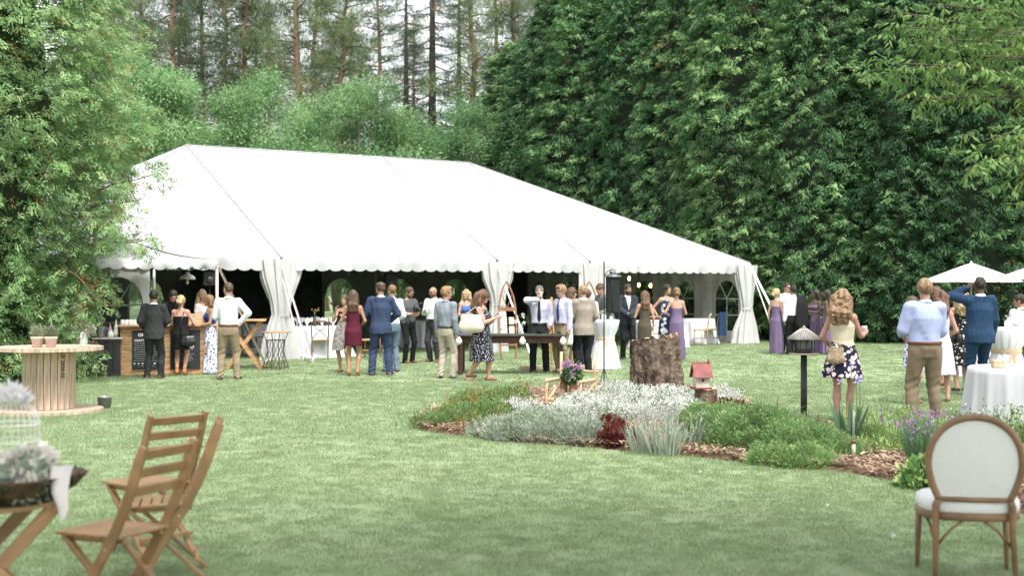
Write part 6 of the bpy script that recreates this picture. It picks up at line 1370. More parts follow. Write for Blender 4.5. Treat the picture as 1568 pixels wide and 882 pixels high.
t = empty('centrepiece', at(482, 32.5, .7615)); tag(t, 'bottle vase with yellow flowers in the middle of the laid round table', 'vase'); mb = MB(); mb.lathe([(.001, 0), (.05, .002), (.05, .14), (.018, .2), (.018, .3)], (0, 0, 0), 14); mb.build('vase', mat('vase_green', (.03, .07, .05), .2, spec=.6), t)
r0 = np.random.RandomState(2); fl = leaf_set(26, lambda r: (np.array([r.uniform(-.09, .09), r.uniform(-.06, .06), .36 + r.uniform(-.05, .06)]), r.normal(size=3), r.normal(size=3), .035, .03), mat('yellow_petal', (.7, .5, .15), .6), 'yellow_petals', seed=4); link('flowers', fl, t)

# ---------------- long dark table
LT = at(782, 26.4); t = empty('long_table', LT, -.01); tag(t, 'long dark stained wooden table in front of the white curtain', 'table')
for k in range(4): mb = MB(); mb.box((0, -.375 + k * .25, .765), (2.2, .242, .03), None, .004); mb.build('plank', w_dark, t)
for x in (-.98, .98):
    for y in (-.42, .42): mb = MB(); mb.box((x, y, .375), (.095, .095, .75), None, .008); mb.build('leg', w_dark, t)
for y in (-.42, .42): mb = MB(); mb.box((0, y, .68), (1.87, .03, .12), None, .004); mb.build('apron', w_dark, t)
for x in (-1.0, 1.0): mb = MB(); mb.box((x, 0, .68), (.03, .74, .12), None, .004); mb.build('apron', w_dark, t)
for i, (x, w_) in enumerate(((-.28, .55), (.32, .5), (.8, .42))):
    o = MB().box((0, 0, .004), (w_, .4, .008), None, .002).build('green_tray', green_m); o.location = (LT.x + x, LT.y - .1, .7805); tag(o, ['dark green flat tray on the long table nearest the polka dot dress', 'dark green flat tray in the middle of the long table', 'dark green flat tray at the right end of the long table'][i], 'tray', 'trays on the long table')
for i, (px, dy) in enumerate(((702.5, 0), (800, 0), (862, 0))):
    p = at(px, 25.86 if i < 2 else 25.9); t = empty('bulb_lantern', (p.x, LT.y - .56, .68)); tag(t, ['big white bulb lantern hanging at the long table\'s left corner', 'big white bulb lantern hanging from the middle of the long table\'s edge', 'big white bulb lantern hanging at the long table\'s right corner'][i], 'bulb lantern', 'bulb lanterns on the long table')
    mb = MB(); mb.lathe([(.001, -.085), (.035, -.075), (.062, -.04), (.064, -.005), (.045, .035), (.026, .06), (.024, .075)], (0, 0, 0), 18); mb.build('bulb', mat('frosted_bulb', (.72, .70, .60), .25, spec=.5), t); mb = MB(); mb.tube([(0, 0, .07), (0, 0, .105)], .022, 10); mb.build('socket', iron, t); mb = MB(); mb.tube([(0, 0, .1), (0, .05, .115)], .006, 5); mb.build('hook', iron, t)
petal_w = mat('petal_white', (.78, .76, .74), .6, rnd=.1, trans=.3); petal_p = mat('petal_pink', (.62, .28, .42), .6, rnd=.15, trans=.3)
def bouquet(p, rad, h0, lab, m_, n=60, leafm=jar_green, nm='flower_bouquet', vase=None, hv=.18, cat='flowers', leaves=60, lf=(.05, .02), pf=(.03, .028)):
    t = empty(nm, p); tag(t, lab, cat); 
    if vase: mb = MB(); mb.lathe([(.001, 0), (.045, .002), (.055, hv * .6), (.04, hv)], (0, 0, 0), 16); mb.build('vase', vase, t)
    def g(l, w_, f=1.0): return lambda r: ((lambda v: (np.array([v[0] * rad * f, v[1] * rad * f, h0 + v[2] * rad * .8 * f]), v + r.normal(size=3) * .4, r.normal(size=3), l * r.uniform(.7, 1.2), w_))(ellipse_dir(r)))
    link('leaves', leaf_set(leaves, g(*lf, .85), leafm, nm + '_leaves', seed=int(abs(p.x) * 100) % 997), t)
    # blooms: small balls of petals
    r = np.random.RandomState(int(abs(p.x) * 77) % 991); C = [ellipse_dir(r) * rad * r.uniform(.6, 1.05) + np.array([0, 0, h0]) for _ in range(max(4, n // 9))]
    def gb(rr): c = C[rr.randint(len(C))]; v = ellipse_dir(rr); return c + v * pf[0] * .4, v + np.array([0, 0, .3]), rr.normal(size=3), pf[0] * rr.uniform(.7, 1.2), pf[1]
    link('blooms', leaf_set(n * 3, gb, m_, nm + '_blooms', seed=5), t); return t
bouquet(Vector((at(797, 26.6).x, 26.55, .7805)), .16, .26, 'white flowers in a jar on the long table', petal_w, 45, vase=glassm, hv=.2)
# ---------------- gothic arch frames
def arch_frame(px, py_top, Y, w, lab, cards, lean=.12, hh_=1.62, rz=0.0):
    p = at(px, Y); t = empty('arch_frame', p, rz); tag(t, lab, 'wooden frame'); fr = mat('frame_brown', (.25, .12, .06), .6, var=.25, scale=6); Lq = lambda x, z: Vector((x, z * lean, z))
    zs = hh_ * .66
    for s in (-1, 1):
        mb = MB(); pts = [Lq(s * w / 2 * q, z) for q, z in ((.82, 0), (.95, zs * .4), (1, zs * .75), (.96, zs), (.74, zs + (hh_ - zs) * .45), (.36, zs + (hh_ - zs) * .8), (0.02, hh_))]
        for a, b in zip(pts[:-1], pts[1:]): mb.bar(a - (b - a) * .03, b + (b - a) * .03, .035, .045, (0, 1, 0), .004)
        mb.build('side_rail', fr, t)
    for z in ((.35, .72, zs * .98) if cards else (.4, zs * .7)): mb = MB(); mb.bar(Lq(-w / 2 * .95, z), Lq(w / 2 * .95, z), .04, .09 if z > .9 else .04, (0, 0, 1), .004); mb.build('shelf', fr, t)
    if cards:
        for i in range(2):
            for k in range(3): o = MB().box((0, 0, 0), (w * .30, .004, .17)).build('card', mat('card_cream', (.62, .52, .42), .8), t); o.location = Lq((i - .5) * w * .42, .50 + k * .21) + Vector((0, -.03, 0)); o.rotation_euler = (-lean, 0, 0)
        mb = MB(); mb.bar(Lq(0, zs), Lq(-w * .28, zs + (hh_ - zs) * .5), .015, .02, (0, 1, 0)); mb.bar(Lq(0, zs), Lq(w * .28, zs + (hh_ - zs) * .5), .015, .02, (0, 1, 0)); mb.build('tracery', fr, t)
arch_frame(779, 431, 31.2, .42, 'brown pointed arch frame holding rows of cream cards against the white curtain', True, hh_=1.84, rz=.25); arch_frame(903, 432, 31.6, .42, 'brown pointed arch frame standing behind the beige jacket', False, hh_=1.84)
# timber odds on the grass behind the table
for i, (a, b, w_, lab) in enumerate(((G(797, 566.5), G(850, 566), .09, 'low weathered board lying on the grass under the long table'), (G(868, 565), G(904, 565.5), .09, 'weathered board lying on the grass behind the beige jacket'))):
    o = MB().bar((a - b) / 2 + Vector((0, 0, .045)), (b - a) / 2 + Vector((0, 0, .045)), w_, .08, (0, 0, 1), .01).build('wooden_board', w_grey); o.location = (a + b) / 2; tag(o, lab, 'board')
t = empty('easel', at(843, 28.2)); tag(t, 'thin wooden easel legs standing behind the man with the tie', 'easel')
for x0, x1, y0 in ((-.04, .01, 0), (.10, .03, 0), (.03, .02, .5)): mb = MB(); mb.bar((x0, y0, 0), (x1, 0, 1.5), .03, .03, (0, 1, 0), .004); mb.build('leg', mat('pine_yellow', (.5, .28, .1), .6), t)
mb = MB(); mb.bar((-.06, -.02, .62), (.12, -.02, .62), .03, .03); mb.build('ledge', pale_wood, t)

# ---------------- cocktail tables
sash_t = mat('sash_tan', (.5, .37, .26), .7); sash_p = mat('sash_blush', (.62, .48, .42), .7)
CT = at(926, 27.9); cloth_table(CT, .31, 1.03, 'tall cocktail table in white cloth tied with blush sash, left of the hanging lantern', tied=.20, sash=sash_p, flare=1.12, amp=.03)
bouquet(Vector((CT.x - .02, CT.y, 1.032)), .06, .14, 'tiny flowers in a jar on the cocktail table', petal_w, 18, vase=glassm, hv=.12, leaves=30, lf=(.03, .015), pf=(.02, .018)); t = tumbler(Vector((CT.x + .13, CT.y - .05, 1.032)), 'candle glass at the right of the cocktail table', cat='candle holder', name='candle_holder', drink=mat('wax', (.7, .65, .5), .5), h_=.07)
NT = at(1563, 17.4); cloth_table(NT, .66, .685, 'low round table under a long white cloth at the right edge, behind the oval-back chair', flare=1.13, amp=.018, nf=17, n=140)
o = MB().box((0, 0, .05), (.15, .12, .10), None, .012).build('wooden_block', mat('block_wood', (.55, .38, .25), .6, var=.2, scale=20)); o.location = (at(1528, 17.15).x, 17.15, .6865); tag(o, 'small square wooden block standing on the low white table', 'block')
FT = at(1541, 22.2); cloth_table(FT, .31, 1.05, 'tall cocktail table tied with tan sash between the navy suit and the right edge', tied=.235, sash=sash_t, flare=1.1, amp=.03, nf=15); bouquet(Vector((FT.x + .02, FT.y, 1.052)), .07, .15, 'small flower jar on the cocktail table by the navy suit', petal_w, 20, vase=glassm, hv=.12, leaves=30, lf=(.03, .015), pf=(.02, .018))
cloth_table(at(1508, 25.5), .5, .76, 'low white table mostly hidden behind the navy suit', flare=1.15)
cloth_table(at(1455, 27), .5, .74, 'low white table glimpsed between the striped dress and the black floral dress', flare=1.15)
# ---------------- garden umbrellas
umb_m = mat('umbrella_white', (.74, .74, .78), .7, var=.03, bump=.15, bscale=4, trans=.2, bdist=.03)
def umbrella(px, Y, r, zr, za, lab, rz):
    t = empty('garden_umbrella', at(px, Y), rz); tag(t, lab, 'umbrella', 'white garden umbrellas'); mb = MB(); mb.tube([(0, 0, 0), (0, 0, za - .02)], .022, 10); mb.build('pole', w_tan, t)
    for k in range(8):
        a0, a1 = k * math.pi / 4, (k + 1) * math.pi / 4; P = []
        for i in range(6):
            q = i / 5; row = []
            for j in range(7):
                s = j / 6; a = a0 + (a1 - a0) * s; rr = r * q * (math.cos(math.pi / 8) / math.cos(a - (a0 + a1) / 2)) * (1 - .05 * q * math.sin(math.pi * s)); row.append((rr * math.cos(a), rr * math.sin(a), za - (za - zr) * q ** 1.08 + .02 * q * math.sin(math.pi * s) * -1))
            P.append(row)
        mb = MB(); mb.grid(P); mb.build('canopy_panel', umb_m, t); mb = MB(); mb.tube([(0, 0, za - .03), (r * .98 * math.cos(a0), r * .98 * math.sin(a0), zr - .02)], .008, 5); mb.build('rib', w_tan, t)
    mb = MB(); mb.lathe([(.03, za - .01), (.025, za + .03), (.001, za + .05)], (0, 0, 0), 10); mb.build('finial', white_c, t); mb = MB(); mb.lathe([(.001, .08), (.05, .08), (.25, .05), (.26, 0)], (0, 0, 0), 20); mb.build('base', iron, t)
umbrella(1487, 33.5, 1.27, 1.85, 2.32, 'left open white umbrella in front of the cedar hedge', .2); umbrella(1597, 34.5, 1.27, 1.92, 2.36, 'right open white umbrella cut by the picture\'s right edge', .1)
# ================================================================ IN AND ROUND THE FLOWER BED
def ntube(rad, z0, z1, n=72, rows=26, noise=None, lean=(0, 0)):
    mb = MB(); P = []
    for i in range(rows + 1):
        u = i / rows; z = z0 + (z1 - z0) * u; row = []
        for j in range(n):
            a = 2 * math.pi * j / n; r = rad(a, u); row.append((r * math.cos(a) + lean[0] * u, r * math.sin(a) + lean[1] * u, z + (noise(a) * u if noise else 0)))
        P.append(row)
    mb.grid(P, True, True); return mb, P
stump_bark = mat('stump_bark', (.055, .04, .03), .95, scale=9, col2=(.21, .16, .115), detail=7, bump=1.0, bscale=22, stretch=(1, 1, .75), bdist=.05); cutwood = mat('cut_wood', (.46, .30, .19), .8, var=.25, scale=8, bump=.4, bscale=40)
def stump(name, p, r0, r1, h_, seed, lab, ragged=0.0, lean=(0, 0), nlobe=5):
    t = empty(name, p); tag(t, lab, 'tree stump'); rr = np.random.RandomState(seed); ph = rr.uniform(0, 6.28, 8)
    def rad(a, u):
        q = np.array([[math.cos(a), math.sin(a), u * h_ / r0 * .5]]); f = 1 + .06 * math.sin(a * nlobe + ph[0]) + .05 * math.sin(a * 2 + ph[1]) + .07 * float(vnoise(q, 5, seed)[0]) + .06 * float(vnoise(q * np.array([1, 1, .35]), 17, seed + 1)[0]) + .035 * float(vnoise(q, 31, seed + 2)[0])
        crack = math.exp(-((a - 4.9) / .09) ** 2) * .18 * (.4 + .6 * u) if r0 > .3 else 0
        return (r0 + (r1 - r0) * (u ** .6)) * f * (1 - crack) + .06 * r0 * max(0, .18 - u) * 8 * (1 + .5 * math.sin(a * nlobe))
    nz = (lambda a: ragged * (.5 + .5 * math.cos(a - 5.6)) + ragged * .35 * math.sin(a * 17) * max(0, math.cos(a - 5.7)) + .012 * math.sin(a * 9)) if ragged else (lambda a: .008 * math.sin(a * 5))
    mb, P = ntube(rad, -.05, h_, noise=nz, n=110 if r0 > .3 else 54, rows=34 if r0 > .3 else 16, lean=lean); mb.build('bark', stump_bark, t)
    top = P[-1]; c = np.mean(np.array(top), 0); mb = MB(); mb.grid([[tuple(c + (np.array(q) - c) * s - np.array([0, 0, d + (.0 if not ragged else .02 * math.sin(i * .7))])) for i, q in enumerate(top)] for s, d in ((.99, .0), (.8, .012), (.5, .02), (.01, .02))], True, True); mb.build('cut_top', cutwood, t); return t
SP_ = at(1006, 20.7); stump('tree_stump', SP_, .43, .355, .86, 3, 'big ragged-barked tree stump standing in the flower bed', .12, (-.03, 0))
t = empty('red_dish', (SP_.x - .06, SP_.y - .12, .885)); tag(t, 'shallow red and white dish on top of the big stump', 'dish'); mb = MB(); mb.lathe([(.001, 0), (.07, .002), (.13, .045), (.135, .045), (.12, .03), (.001, .012)], (0, 0, 0), 22); mb.build('dish_body', red_tin, t); mb = MB(); mb.tube([(.132 * math.cos(a), .132 * math.sin(a), .047) for a in np.linspace(0, 6.28, 25)], .008, 6, False); mb.build('rim', mat('rim_pale', (.6, .45, .4), .6), t)
SS = at(1081, 17.7); stump('tree_stump', SS, .165, .15, .37, 8, 'small cut log stump carrying the red-roofed birdhouse', 0, (0, 0), 4)
# birdhouse
BHp = (at(1074, 17.6).x, 17.62, .375); t = empty('birdhouse', BHp, .18); tag(t, 'small birdhouse with faded red tin roof on the log stump', 'birdhouse'); bw = mat('old_white_wood', (.52, .44, .38), .8, var=.2, scale=10, bump=.3)
mb = MB(); mb.box((0, 0, .0125), (.24, .20, .025), None, .003); mb.build('base', red_tin, t)
mb = MB(); mb.add([(-.09, -.075, .025), (.09, -.075, .025), (.09, .075, .025), (-.09, .075, .025), (-.09, -.075, .2), (.09, -.075, .2), (.09, .075, .2), (-.09, .075, .2), (-.09, 0, .33), (.09, 0, .33)], [(0, 1, 5, 4), (2, 3, 7, 6), (1, 2, 6, 9, 5), (3, 0, 4, 8, 7), (4, 5, 9, 8), (6, 7, 8, 9)]); mb.build('wall', bw, t)
for s in (-1, 1):
    mb = MB(); mb.bar((0, s * .0, .345), (0, s * .115, .155), .008, .255, (1, 0, 0), 0); o = mb.build('roof', red_tin, t)
mb = MB(); mb.bar((-.13, 0, .347), (.13, 0, .347), .018, .014); mb.build('ridge_cap', red_tin, t); mb = MB(); mb.tube([(.10, 0, .33), (.10, 0, .40)], .012, 8); mb.build('chimney', red_tin, t); mb = MB(); mb.lathe([(.001, 0), (.02, 0), (.02, .004), (.001, .004)], (0, -.0765, .12), 14, rot=rotm(R(90))); mb.build('entrance_hole', iron, t)
# rusty trough between lantern and stump
t = empty('log_trough', at(946, 20.9), .1); tag(t, 'half log trough with rusty red tin lid left of the big stump', 'trough'); mb = MB()
mb.grid([[(x, .13 * math.cos(a), .14 + .13 * math.sin(a) * (1 + .06 * math.sin(x * 30))) for a in np.linspace(math.pi, 2 * math.pi, 13)] for x in np.linspace(-.19, .19, 9)]); mb.add([(-.19, .13 * math.cos(a), .14 + .13 * math.sin(a)) for a in np.linspace(math.pi, 2 * math.pi, 13)], [tuple(range(13))]); mb.add([(.19, .13 * math.cos(a), .14 + .13 * math.sin(a)) for a in np.linspace(math.pi, 2 * math.pi, 13)], [tuple(range(12, -1, -1))]); mb.build('log_half', stump_bark, t)
mb = MB(); mb.bar((-.17, 0, .165), (.2, 0, .175), .22, .02, (0, 0, 1), .004); mb.build('lid', rust_m, t); mb = MB(); mb.bar((-.19, -.05, .19), (-.05, .05, .22), .1, .02, (0, 0, 1), .004); mb.build('tin_piece', rust_m, t)

# ---------------- log chair with boots and hydrangea
LCp = at(874, 18.3); LC = empty('log_chair', LCp, R(-33)); tag(LC, 'small rustic chair of peeled logs holding boots and a pink plant', 'chair')
hw, hd_ = .27, .2
def lg(a, b, r, name='leg'): mb = MB(); a, b = Vector(a), Vector(b); mb.tube([a, a.lerp(b, .33) + Vector((.004, .003, 0)), a.lerp(b, .66) - Vector((.004, 0, 0)), b], [r, r * .95, r * 1.02, r * .92], 9); mb.build(name, pale_wood, LC)
for s in (-1, 1):
    lg((s * hw, -hd_, .0), (s * hw, -hd_, .43), .022); lg((s * hw, hd_, .0), (s * hw, hd_, .82), .022); lg((s * hw, -hd_ - .05, .44), (s * hw, hd_ + .04, .45), .026, 'armrest'); lg((s * hw, -hd_ + .02, .16), (s * hw, hd_ - .02, .40), .018, 'brace'); lg((s * hw, -hd_, .13), (s * hw, hd_, .13), .02, 'stretcher')
lg((-hw - .06, hd_, .56), (hw + .06, hd_, .56), .018, 'back_rail'); lg((-hw, -hd_, .13), (hw, -hd_, .13), .02, 'stretcher')
for k in range(5): lg((-hw - .04, -hd_ + .02 + k * .09, .175), (hw + .04, -hd_ + .02 + k * .09, .175), .03, 'seat_log')
Ml = Matrix.Translation(LCp) @ Matrix.Rotation(R(-33), 4, 'Z'); boot_m = mat('boot_leather', (.13, .075, .045), .7, var=.4, scale=14, bump=.4)
for i, (x, y, rz) in enumerate(((-.09, -.05, -1.9), (.05, -.03, -1.6))):
    t = empty('old_boot', Ml @ Vector((x, y, .206)), rz + R(90)); tag(t, ['old brown leather boot on the log chair, the left of the pair', 'old brown leather boot on the log chair, the right of the pair'][i], 'boot', 'boots on the log chair')
    F = Field(.007, (-.1, -.25, -.02), (.1, .12, .26)); F.cone((0, .02, .05), (0, .03, .2), .05, .052, .02); F.cone((0, .02, .04), (0, -.17, .035), .04, .042, .03); F.cone((0, -.05, .06), (0, -.13, .04), .045, .04, .03); F.plane((0, 0, .006), (0, 0, 1)); F.plane((0, 0, .22), (0, 0, -1)); v, f = F.nets(); link('boot_upper', npmesh('boot', v, f, None, boot_m, True), t)
    mb = MB()
    for k in range(4): mb.tube([(-.035, -.03 - k * .02, .115 - k * .012), (.035, -.04 - k * .02, .112 - k * .012)], .003, 4)
    mb.build('laces', pale_wood, t)
pk_leaf = mat('geranium_leaf', (.05, .14, .035), .6, rnd=.3, trans=.35)
bouquet(Ml @ Vector((.0, .03, .36)), .135, .14, 'potted plant with pink and mauve blooms set in the boots on the log chair', mat('petal_mauve', (.58, .33, .58), .6, rnd=.25, trans=.3), 60, leafm=pk_leaf, nm='flowering_plant', cat='plant', leaves=260, lf=(.06, .05), pf=(.035, .03))
bouquet(Ml @ Vector((.0, .05, .44)), .12, .19, 'mauve hydrangea blooms topping the boot planter', mat('petal_mauve2', (.62, .38, .62), .6, rnd=.25, trans=.3), 70, leafm=pk_leaf, nm='hydrangea_blooms', cat='flowers', leaves=20, lf=(.04, .03), pf=(.045, .035))

# ---------------- lantern feeder on a shepherd's hook
p = at(925, 21.6); t = empty('shepherd_hook', p); tag(t, 'thin black iron shepherd\'s hook stuck in the bed', 'garden hook'); mb = MB(); mb.tube([(0, 0, -.1), (0, 0, 1.1), (.0, 0, 2.1), (.0, 0, 2.15)], .011, 8); mb.build('pole', iron, t)
mb = MB(); mb.tube([(0, 0, 1.72)] + [(.09 - .09 * math.cos(a), 0, 1.85 + .1 * math.sin(a) + .03 * a) for a in np.linspace(.2, 2.8, 9)] + [(.20, 0, 1.90)], .007, 6); mb.build('hook_arm', iron, t)
for s in (-1, 1): mb = MB(); mb.tube([(0, 0, .42), (s * .05, -.01, .22), (s * .09, -.02, 0)], .008, 6); mb.build('ground_prong', iron, t)
zt = CAM_H + (HOR - 424) * 21.5 / F_PX; t = empty('hanging_lantern', (at(938.5, 21.55).x, 21.55, zt)); tag(t, 'tall black cylinder lantern feeder hanging from the hook', 'lantern'); mb = MB(); mb.lathe([(.145, 0), (.14, .02), (.06, .05), (.001, .055)], (0, 0, 0), 24); mb.build('lid', mat('dull_metal', (.12, .12, .12), .45, metallic=.5), t)
mb = MB(); mb.lathe([(.115, 0), (.115, -.56)], (0, 0, 0), 28); mb.build('smoked_glass', glass('smoked_glass', (.10, .10, .11), tr=.72, rough=.05), t); mb = MB(); mb.lathe([(.12, -.56), (.12, -.585), (.001, -.59)], (0, 0, 0), 24); mb.build('base', iron, t)
mb = MB(); mb.tube([(0, 0, -.56), (0, 0, -.25)], .04, 12); mb.build('inner_tube', mat('inner_dark', (.05, .045, .04), .5), t); mb = MB(); mb.tube([(-.03, 0, .05), (-.05, 0, .1), (0, 0, .14), (.05, 0, .1), (.03, 0, .05)], .005, 5); mb.build('handle', iron, t)
for k in range(3): a = k * 2.09 + .4; mb = MB(); mb.tube([(.12 * math.cos(a), .12 * math.sin(a), 0), (.12 * math.cos(a), .12 * math.sin(a), -.57)], .004, 5); mb.build('cage_wire', iron, t)

# ---------------- bird feeder on a post
p = at(1231, 17.6); t = empty('bird_feeder', p); tag(t, 'round bird feeder with ribbed cone roof on a dark post', 'bird feeder'); dk = mat('feeder_dark', (.035, .035, .035), .6, var=.2)
mb = MB(); mb.tube([(0, 0, -.1), (0, 0, .83)], .042, 14); mb.build('post', mat('post_dark', (.03, .03, .032), .7, var=.25, scale=8), t); mb = MB(); mb.lathe([(.001, .835), (.20, .835), (.205, .85), (.001, .852)], (0, 0, 0), 26); mb.build('tray', mat('tray_tan', (.33, .26, .2), .7), t)
rm = mat('roof_grey', (.20, .19, .18), .6, var=.3, scale=10)
mb = MB(); mb.lathe([(.212, 1.035), (.215, 1.045), (.04, 1.17), (.001, 1.18)], (0, 0, 0), 48, fold=lambda a, k, z: 1); mb.build('roof', rm, t)
for k in range(26): a = k * 2 * math.pi / 26; mb = MB(); mb.tube([(.04 * math.cos(a), .04 * math.sin(a), 1.178), (.216 * math.cos(a), .216 * math.sin(a), 1.05)], .0055, 5); mb.build('roof_rib', mat('roof_rib', (.38, .36, .34), .5), t)
mb = MB(); mb.lathe([(.03, 1.17), (.025, 1.2), (.001, 1.225)], (0, 0, 0), 12); mb.build('finial', rm, t); mb = MB(); mb.lathe([(.11, .852), (.11, .90)], (0, 0, 0), 24); mb.build('seed_wall', dk, t)
for k in range(12): a = k * 2 * math.pi / 12; mb = MB(); mb.tube([(.145 * math.cos(a), .145 * math.sin(a), .852), (.145 * math.cos(a), .145 * math.sin(a), 1.045)], .005, 5); mb.build('cage_bar', dk, t)
mb = MB(); mb.lathe([(.09, .86), (.09, 1.04)], (0, 0, 0), 20); mb.build('seed_cylinder', glass('feeder_glass', (.35, .38, .36), tr=.6), t); mb = MB(); mb.tube([(.145 * math.cos(a), .145 * math.sin(a), .91) for a in np.linspace(0, 6.28, 25)], .005, 5, False); mb.build('cage_ring', dk, t)

# ---------------- garden stake
p = G(1307, 709); t = empty('garden_stake', p); tag(t, 'slim pale tube stake with brown collar in front of the iris', 'garden stake'); mb = MB(); mb.tube([(0, 0, -.02), (0, 0, .19)], .021, 12); mb.build('sleeve', mat('stake_white', (.42, .38, .31), .6, var=.1), t); mb = MB(); mb.tube([(0, 0, .19), (0, 0, .225)], .024, 12); mb.build('collar', leather_br, t); mb = MB(); mb.tube([(0, 0, .225), (0, 0, .52)], .013, 10); mb.build('tube', glass('stake_glass', (.6, .66, .58), tr=.7), t)

# ================================================================ PLANTS
def blades(name, p, n, h_, w_, m_, lab, spread=.12, lean=.45, cat='plant', group=None, flowers=None, seed=1, squash=1.0, part='leaves', kind=None, curve=.35):
    """clump of long strap leaves, three segments each"""
    r = np.random.RandomState(seed); t = empty(name, p); tag(t, lab, cat, group, kind); V, Fq, Ft = [], [], []; tips = []
    for i in range(n):
        a = r.uniform(0, 6.28); q = spread * math.sqrt(r.uniform()); b = np.array([q * math.cos(a), q * math.sin(a) * squash, -.01]); ln = lean * r.uniform(.1, 1); d = np.array([math.cos(a) * ln, math.sin(a) * ln * squash, 1.]); d /= np.linalg.norm(d)
        L = h_ * r.uniform(.6, 1.1); yaw = r.uniform(0, 3.14); s = np.array([math.cos(yaw), math.sin(yaw), 0]) * w_ / 2 * r.uniform(.7, 1.2); dr = np.array([math.cos(a), math.sin(a) * squash, -.35]) * curve * ln; k = len(V)
        for u, ww in ((0, .7), (.35, 1), (.7, .8), (1, .02)):
            c = b + d * L * u + dr * L * u * u; V += [c - s * ww, c + s * ww]
        Fq += [(k + 2 * j, k + 2 * j + 1, k + 2 * j + 3, k + 2 * j + 2) for j in range(3)]; tips.append(b + d * L + dr * L)
    link(part, npmesh(name, V, Fq, None, m_), t); return t, tips
def flower_heads(t, tips, m_, size, name='flower', petals=12, cat=None):
    r = np.random.RandomState(3); src = leaf_set(petals, lambda rr: ((lambda v: (v * size * .15, v, rr.normal(size=3), size * rr.uniform(.7, 1.1), size * .55))(ellipse_dir(rr))), m_, name + '_src_%d' % int(size * 1e4), seed=9)
    for c in tips: o = link(name, src, t); o.location = tuple(c); o.rotation_euler = (r.uniform(0, 6), r.uniform(0, 6), 0)
def mound(name, P, H_, src, lab, kind=None, cat='plant', seed=1, sc=(.7, 1.2), part='foliage', dens=1.0, group=None, stems=0):
    """P: list of (centre, rx, ry, h): low domes covered in leaf clumps"""
    r = np.random.RandomState(seed); PP, DD = [], []; o0 = Vector(P[0][0])
    for c, rx, ry, h_ in P:
        n = int(dens * 260 * rx * ry * 4)
        for _ in range(max(6, n)):
            v = ellipse_dir(r); v[2] = abs(v[2]); q = r.uniform(.75, 1.05); PP.append((c[0] - o0.x + v[0] * rx * q, c[1] - o0.y + v[1] * ry * q, max(.02, v[2] * h_ * q + r.uniform(-.03, .03)))); DD.append((v[0], v[1], v[2] + .5))
    n = len(PP); me = realize(name, np.array(PP), outward_rot(np.array(DD), r), r.uniform(*sc, n), r.randint(0, len(src), n), src)
    if kind == 'stuff': o = link(name, me); o.location = (o0.x, o0.y, 0); tag(o, lab, None, None, 'stuff'); return o
    t = empty(name, (o0.x, o0.y, 0)); tag(t, lab, cat, group); link(part, me, t); return t
def clump(i, m_, n, rad, leaf, nm, up=.6, h_=.08):
    def gen(r):
        a = r.uniform(0, 6.28); q = rad * math.sqrt(r.uniform()); p = np.array([r.uniform(-.02, h_), q * math.cos(a), q * math.sin(a)]); d = np.array([up + r.uniform(0, .8), math.cos(a) * r.uniform(.2, 1), math.sin(a) * r.uniform(.2, 1) + .3]); return p, d, r.normal(size=3), leaf[0] * r.uniform(.7, 1.2), leaf[1] * r.uniform(.8, 1.2)
    return leaf_set(n, gen, m_, '%s_%d' % (nm, i), seed=400 + i, bend=0)
sed_m = mat('sedum_green', (.21, .34, .12), .65, rnd=.3, trans=.3, var=.25, scale=3); sed_l = mat('sedum_light', (.34, .46, .19), .65, rnd=.3, trans=.3); silv = mat('silver_leaf', (.40, .44, .36), .75, rnd=.2, trans=.25); silv2 = mat('silver_stem', (.28, .33, .24), .75, rnd=.2, trans=.25)
whi = mat('tiny_white_petal', (.76, .75, .72), .6, rnd=.12, trans=.3); red_l = mat('heuchera_red', (.13, .025, .028), .5, rnd=.4, trans=.3); brz = mat('bronze_leaf', (.14, .05, .03), .55, rnd=.4, trans=.25); grn = mat('herb_green', (.12, .21, .07), .65, rnd=.35, trans=.3); orn = mat('orange_leaf', (.34, .20, .06), .65, rnd=.35, trans=.3)
S_SED = [clump(0, sed_m, 26, .06, (.035, .014), 'sed'), clump(1, sed_l, 26, .06, (.035, .014), 'sed'), clump(2, sed_m, 26, .06, (.04, .012), 'sed')]
S_SIL = [clump(30, grn, 18, .06, (.04, .010), 'silg'), clump(3, silv, 26, .06, (.04, .009), 'sil'), clump(4, silv2, 24, .06, (.04, .009), 'sil'), clump(5, silv, 26, .05, (.045, .01), 'sil', up=1.2)]
S_WHI = [clump(31, grn, 16, .06, (.04, .012), 'whg'), clump(32, whi, 20, .07, (.024, .022), 'whi'), clump(6, whi, 20, .07, (.022, .02), 'whi'), clump(7, silv, 24, .06, (.04, .01), 'whi'), clump(8, whi, 16, .07, (.024, .02), 'whi', up=1.2)]
S_HEU = [clump(9, red_l, 12, .05, (.06, .06), 'heu'), clump(10, brz, 10, .05, (.06, .055), 'heu')]; S_BRZ = [clump(11, brz, 14, .06, (.06, .04), 'brz')]; S_GRN = [clump(12, grn, 20, .07, (.06, .018), 'grn'), clump(13, sed_m, 20, .07, (.05, .018), 'grn'), clump(14, orn, 8, .05, (.04, .016), 'grn')]
def g3(px, py): q = G(px, py); return (q.x, q.y, 0)
mound('sedum_mound', [(g3(1160, 692), .52, .5, .42), (g3(1100, 683), .38, .4, .34), (g3(1215, 700), .40, .4, .30), (g3(1265, 700), .30, .35, .22)], 0, S_SED, 'big bright green mound of feathery groundcover in front of the birdhouse', seed=2, dens=3.0)
mound('low_green_mound', [(g3(1232, 716), .26, .2, .14), (g3(1285, 705), .24, .22, .15), (g3(1180, 712), .2, .15, .14)], 0, S_SED, 'low pale green cushion plant at the bed\'s front edge left of the stake', seed=5, dens=3.4)
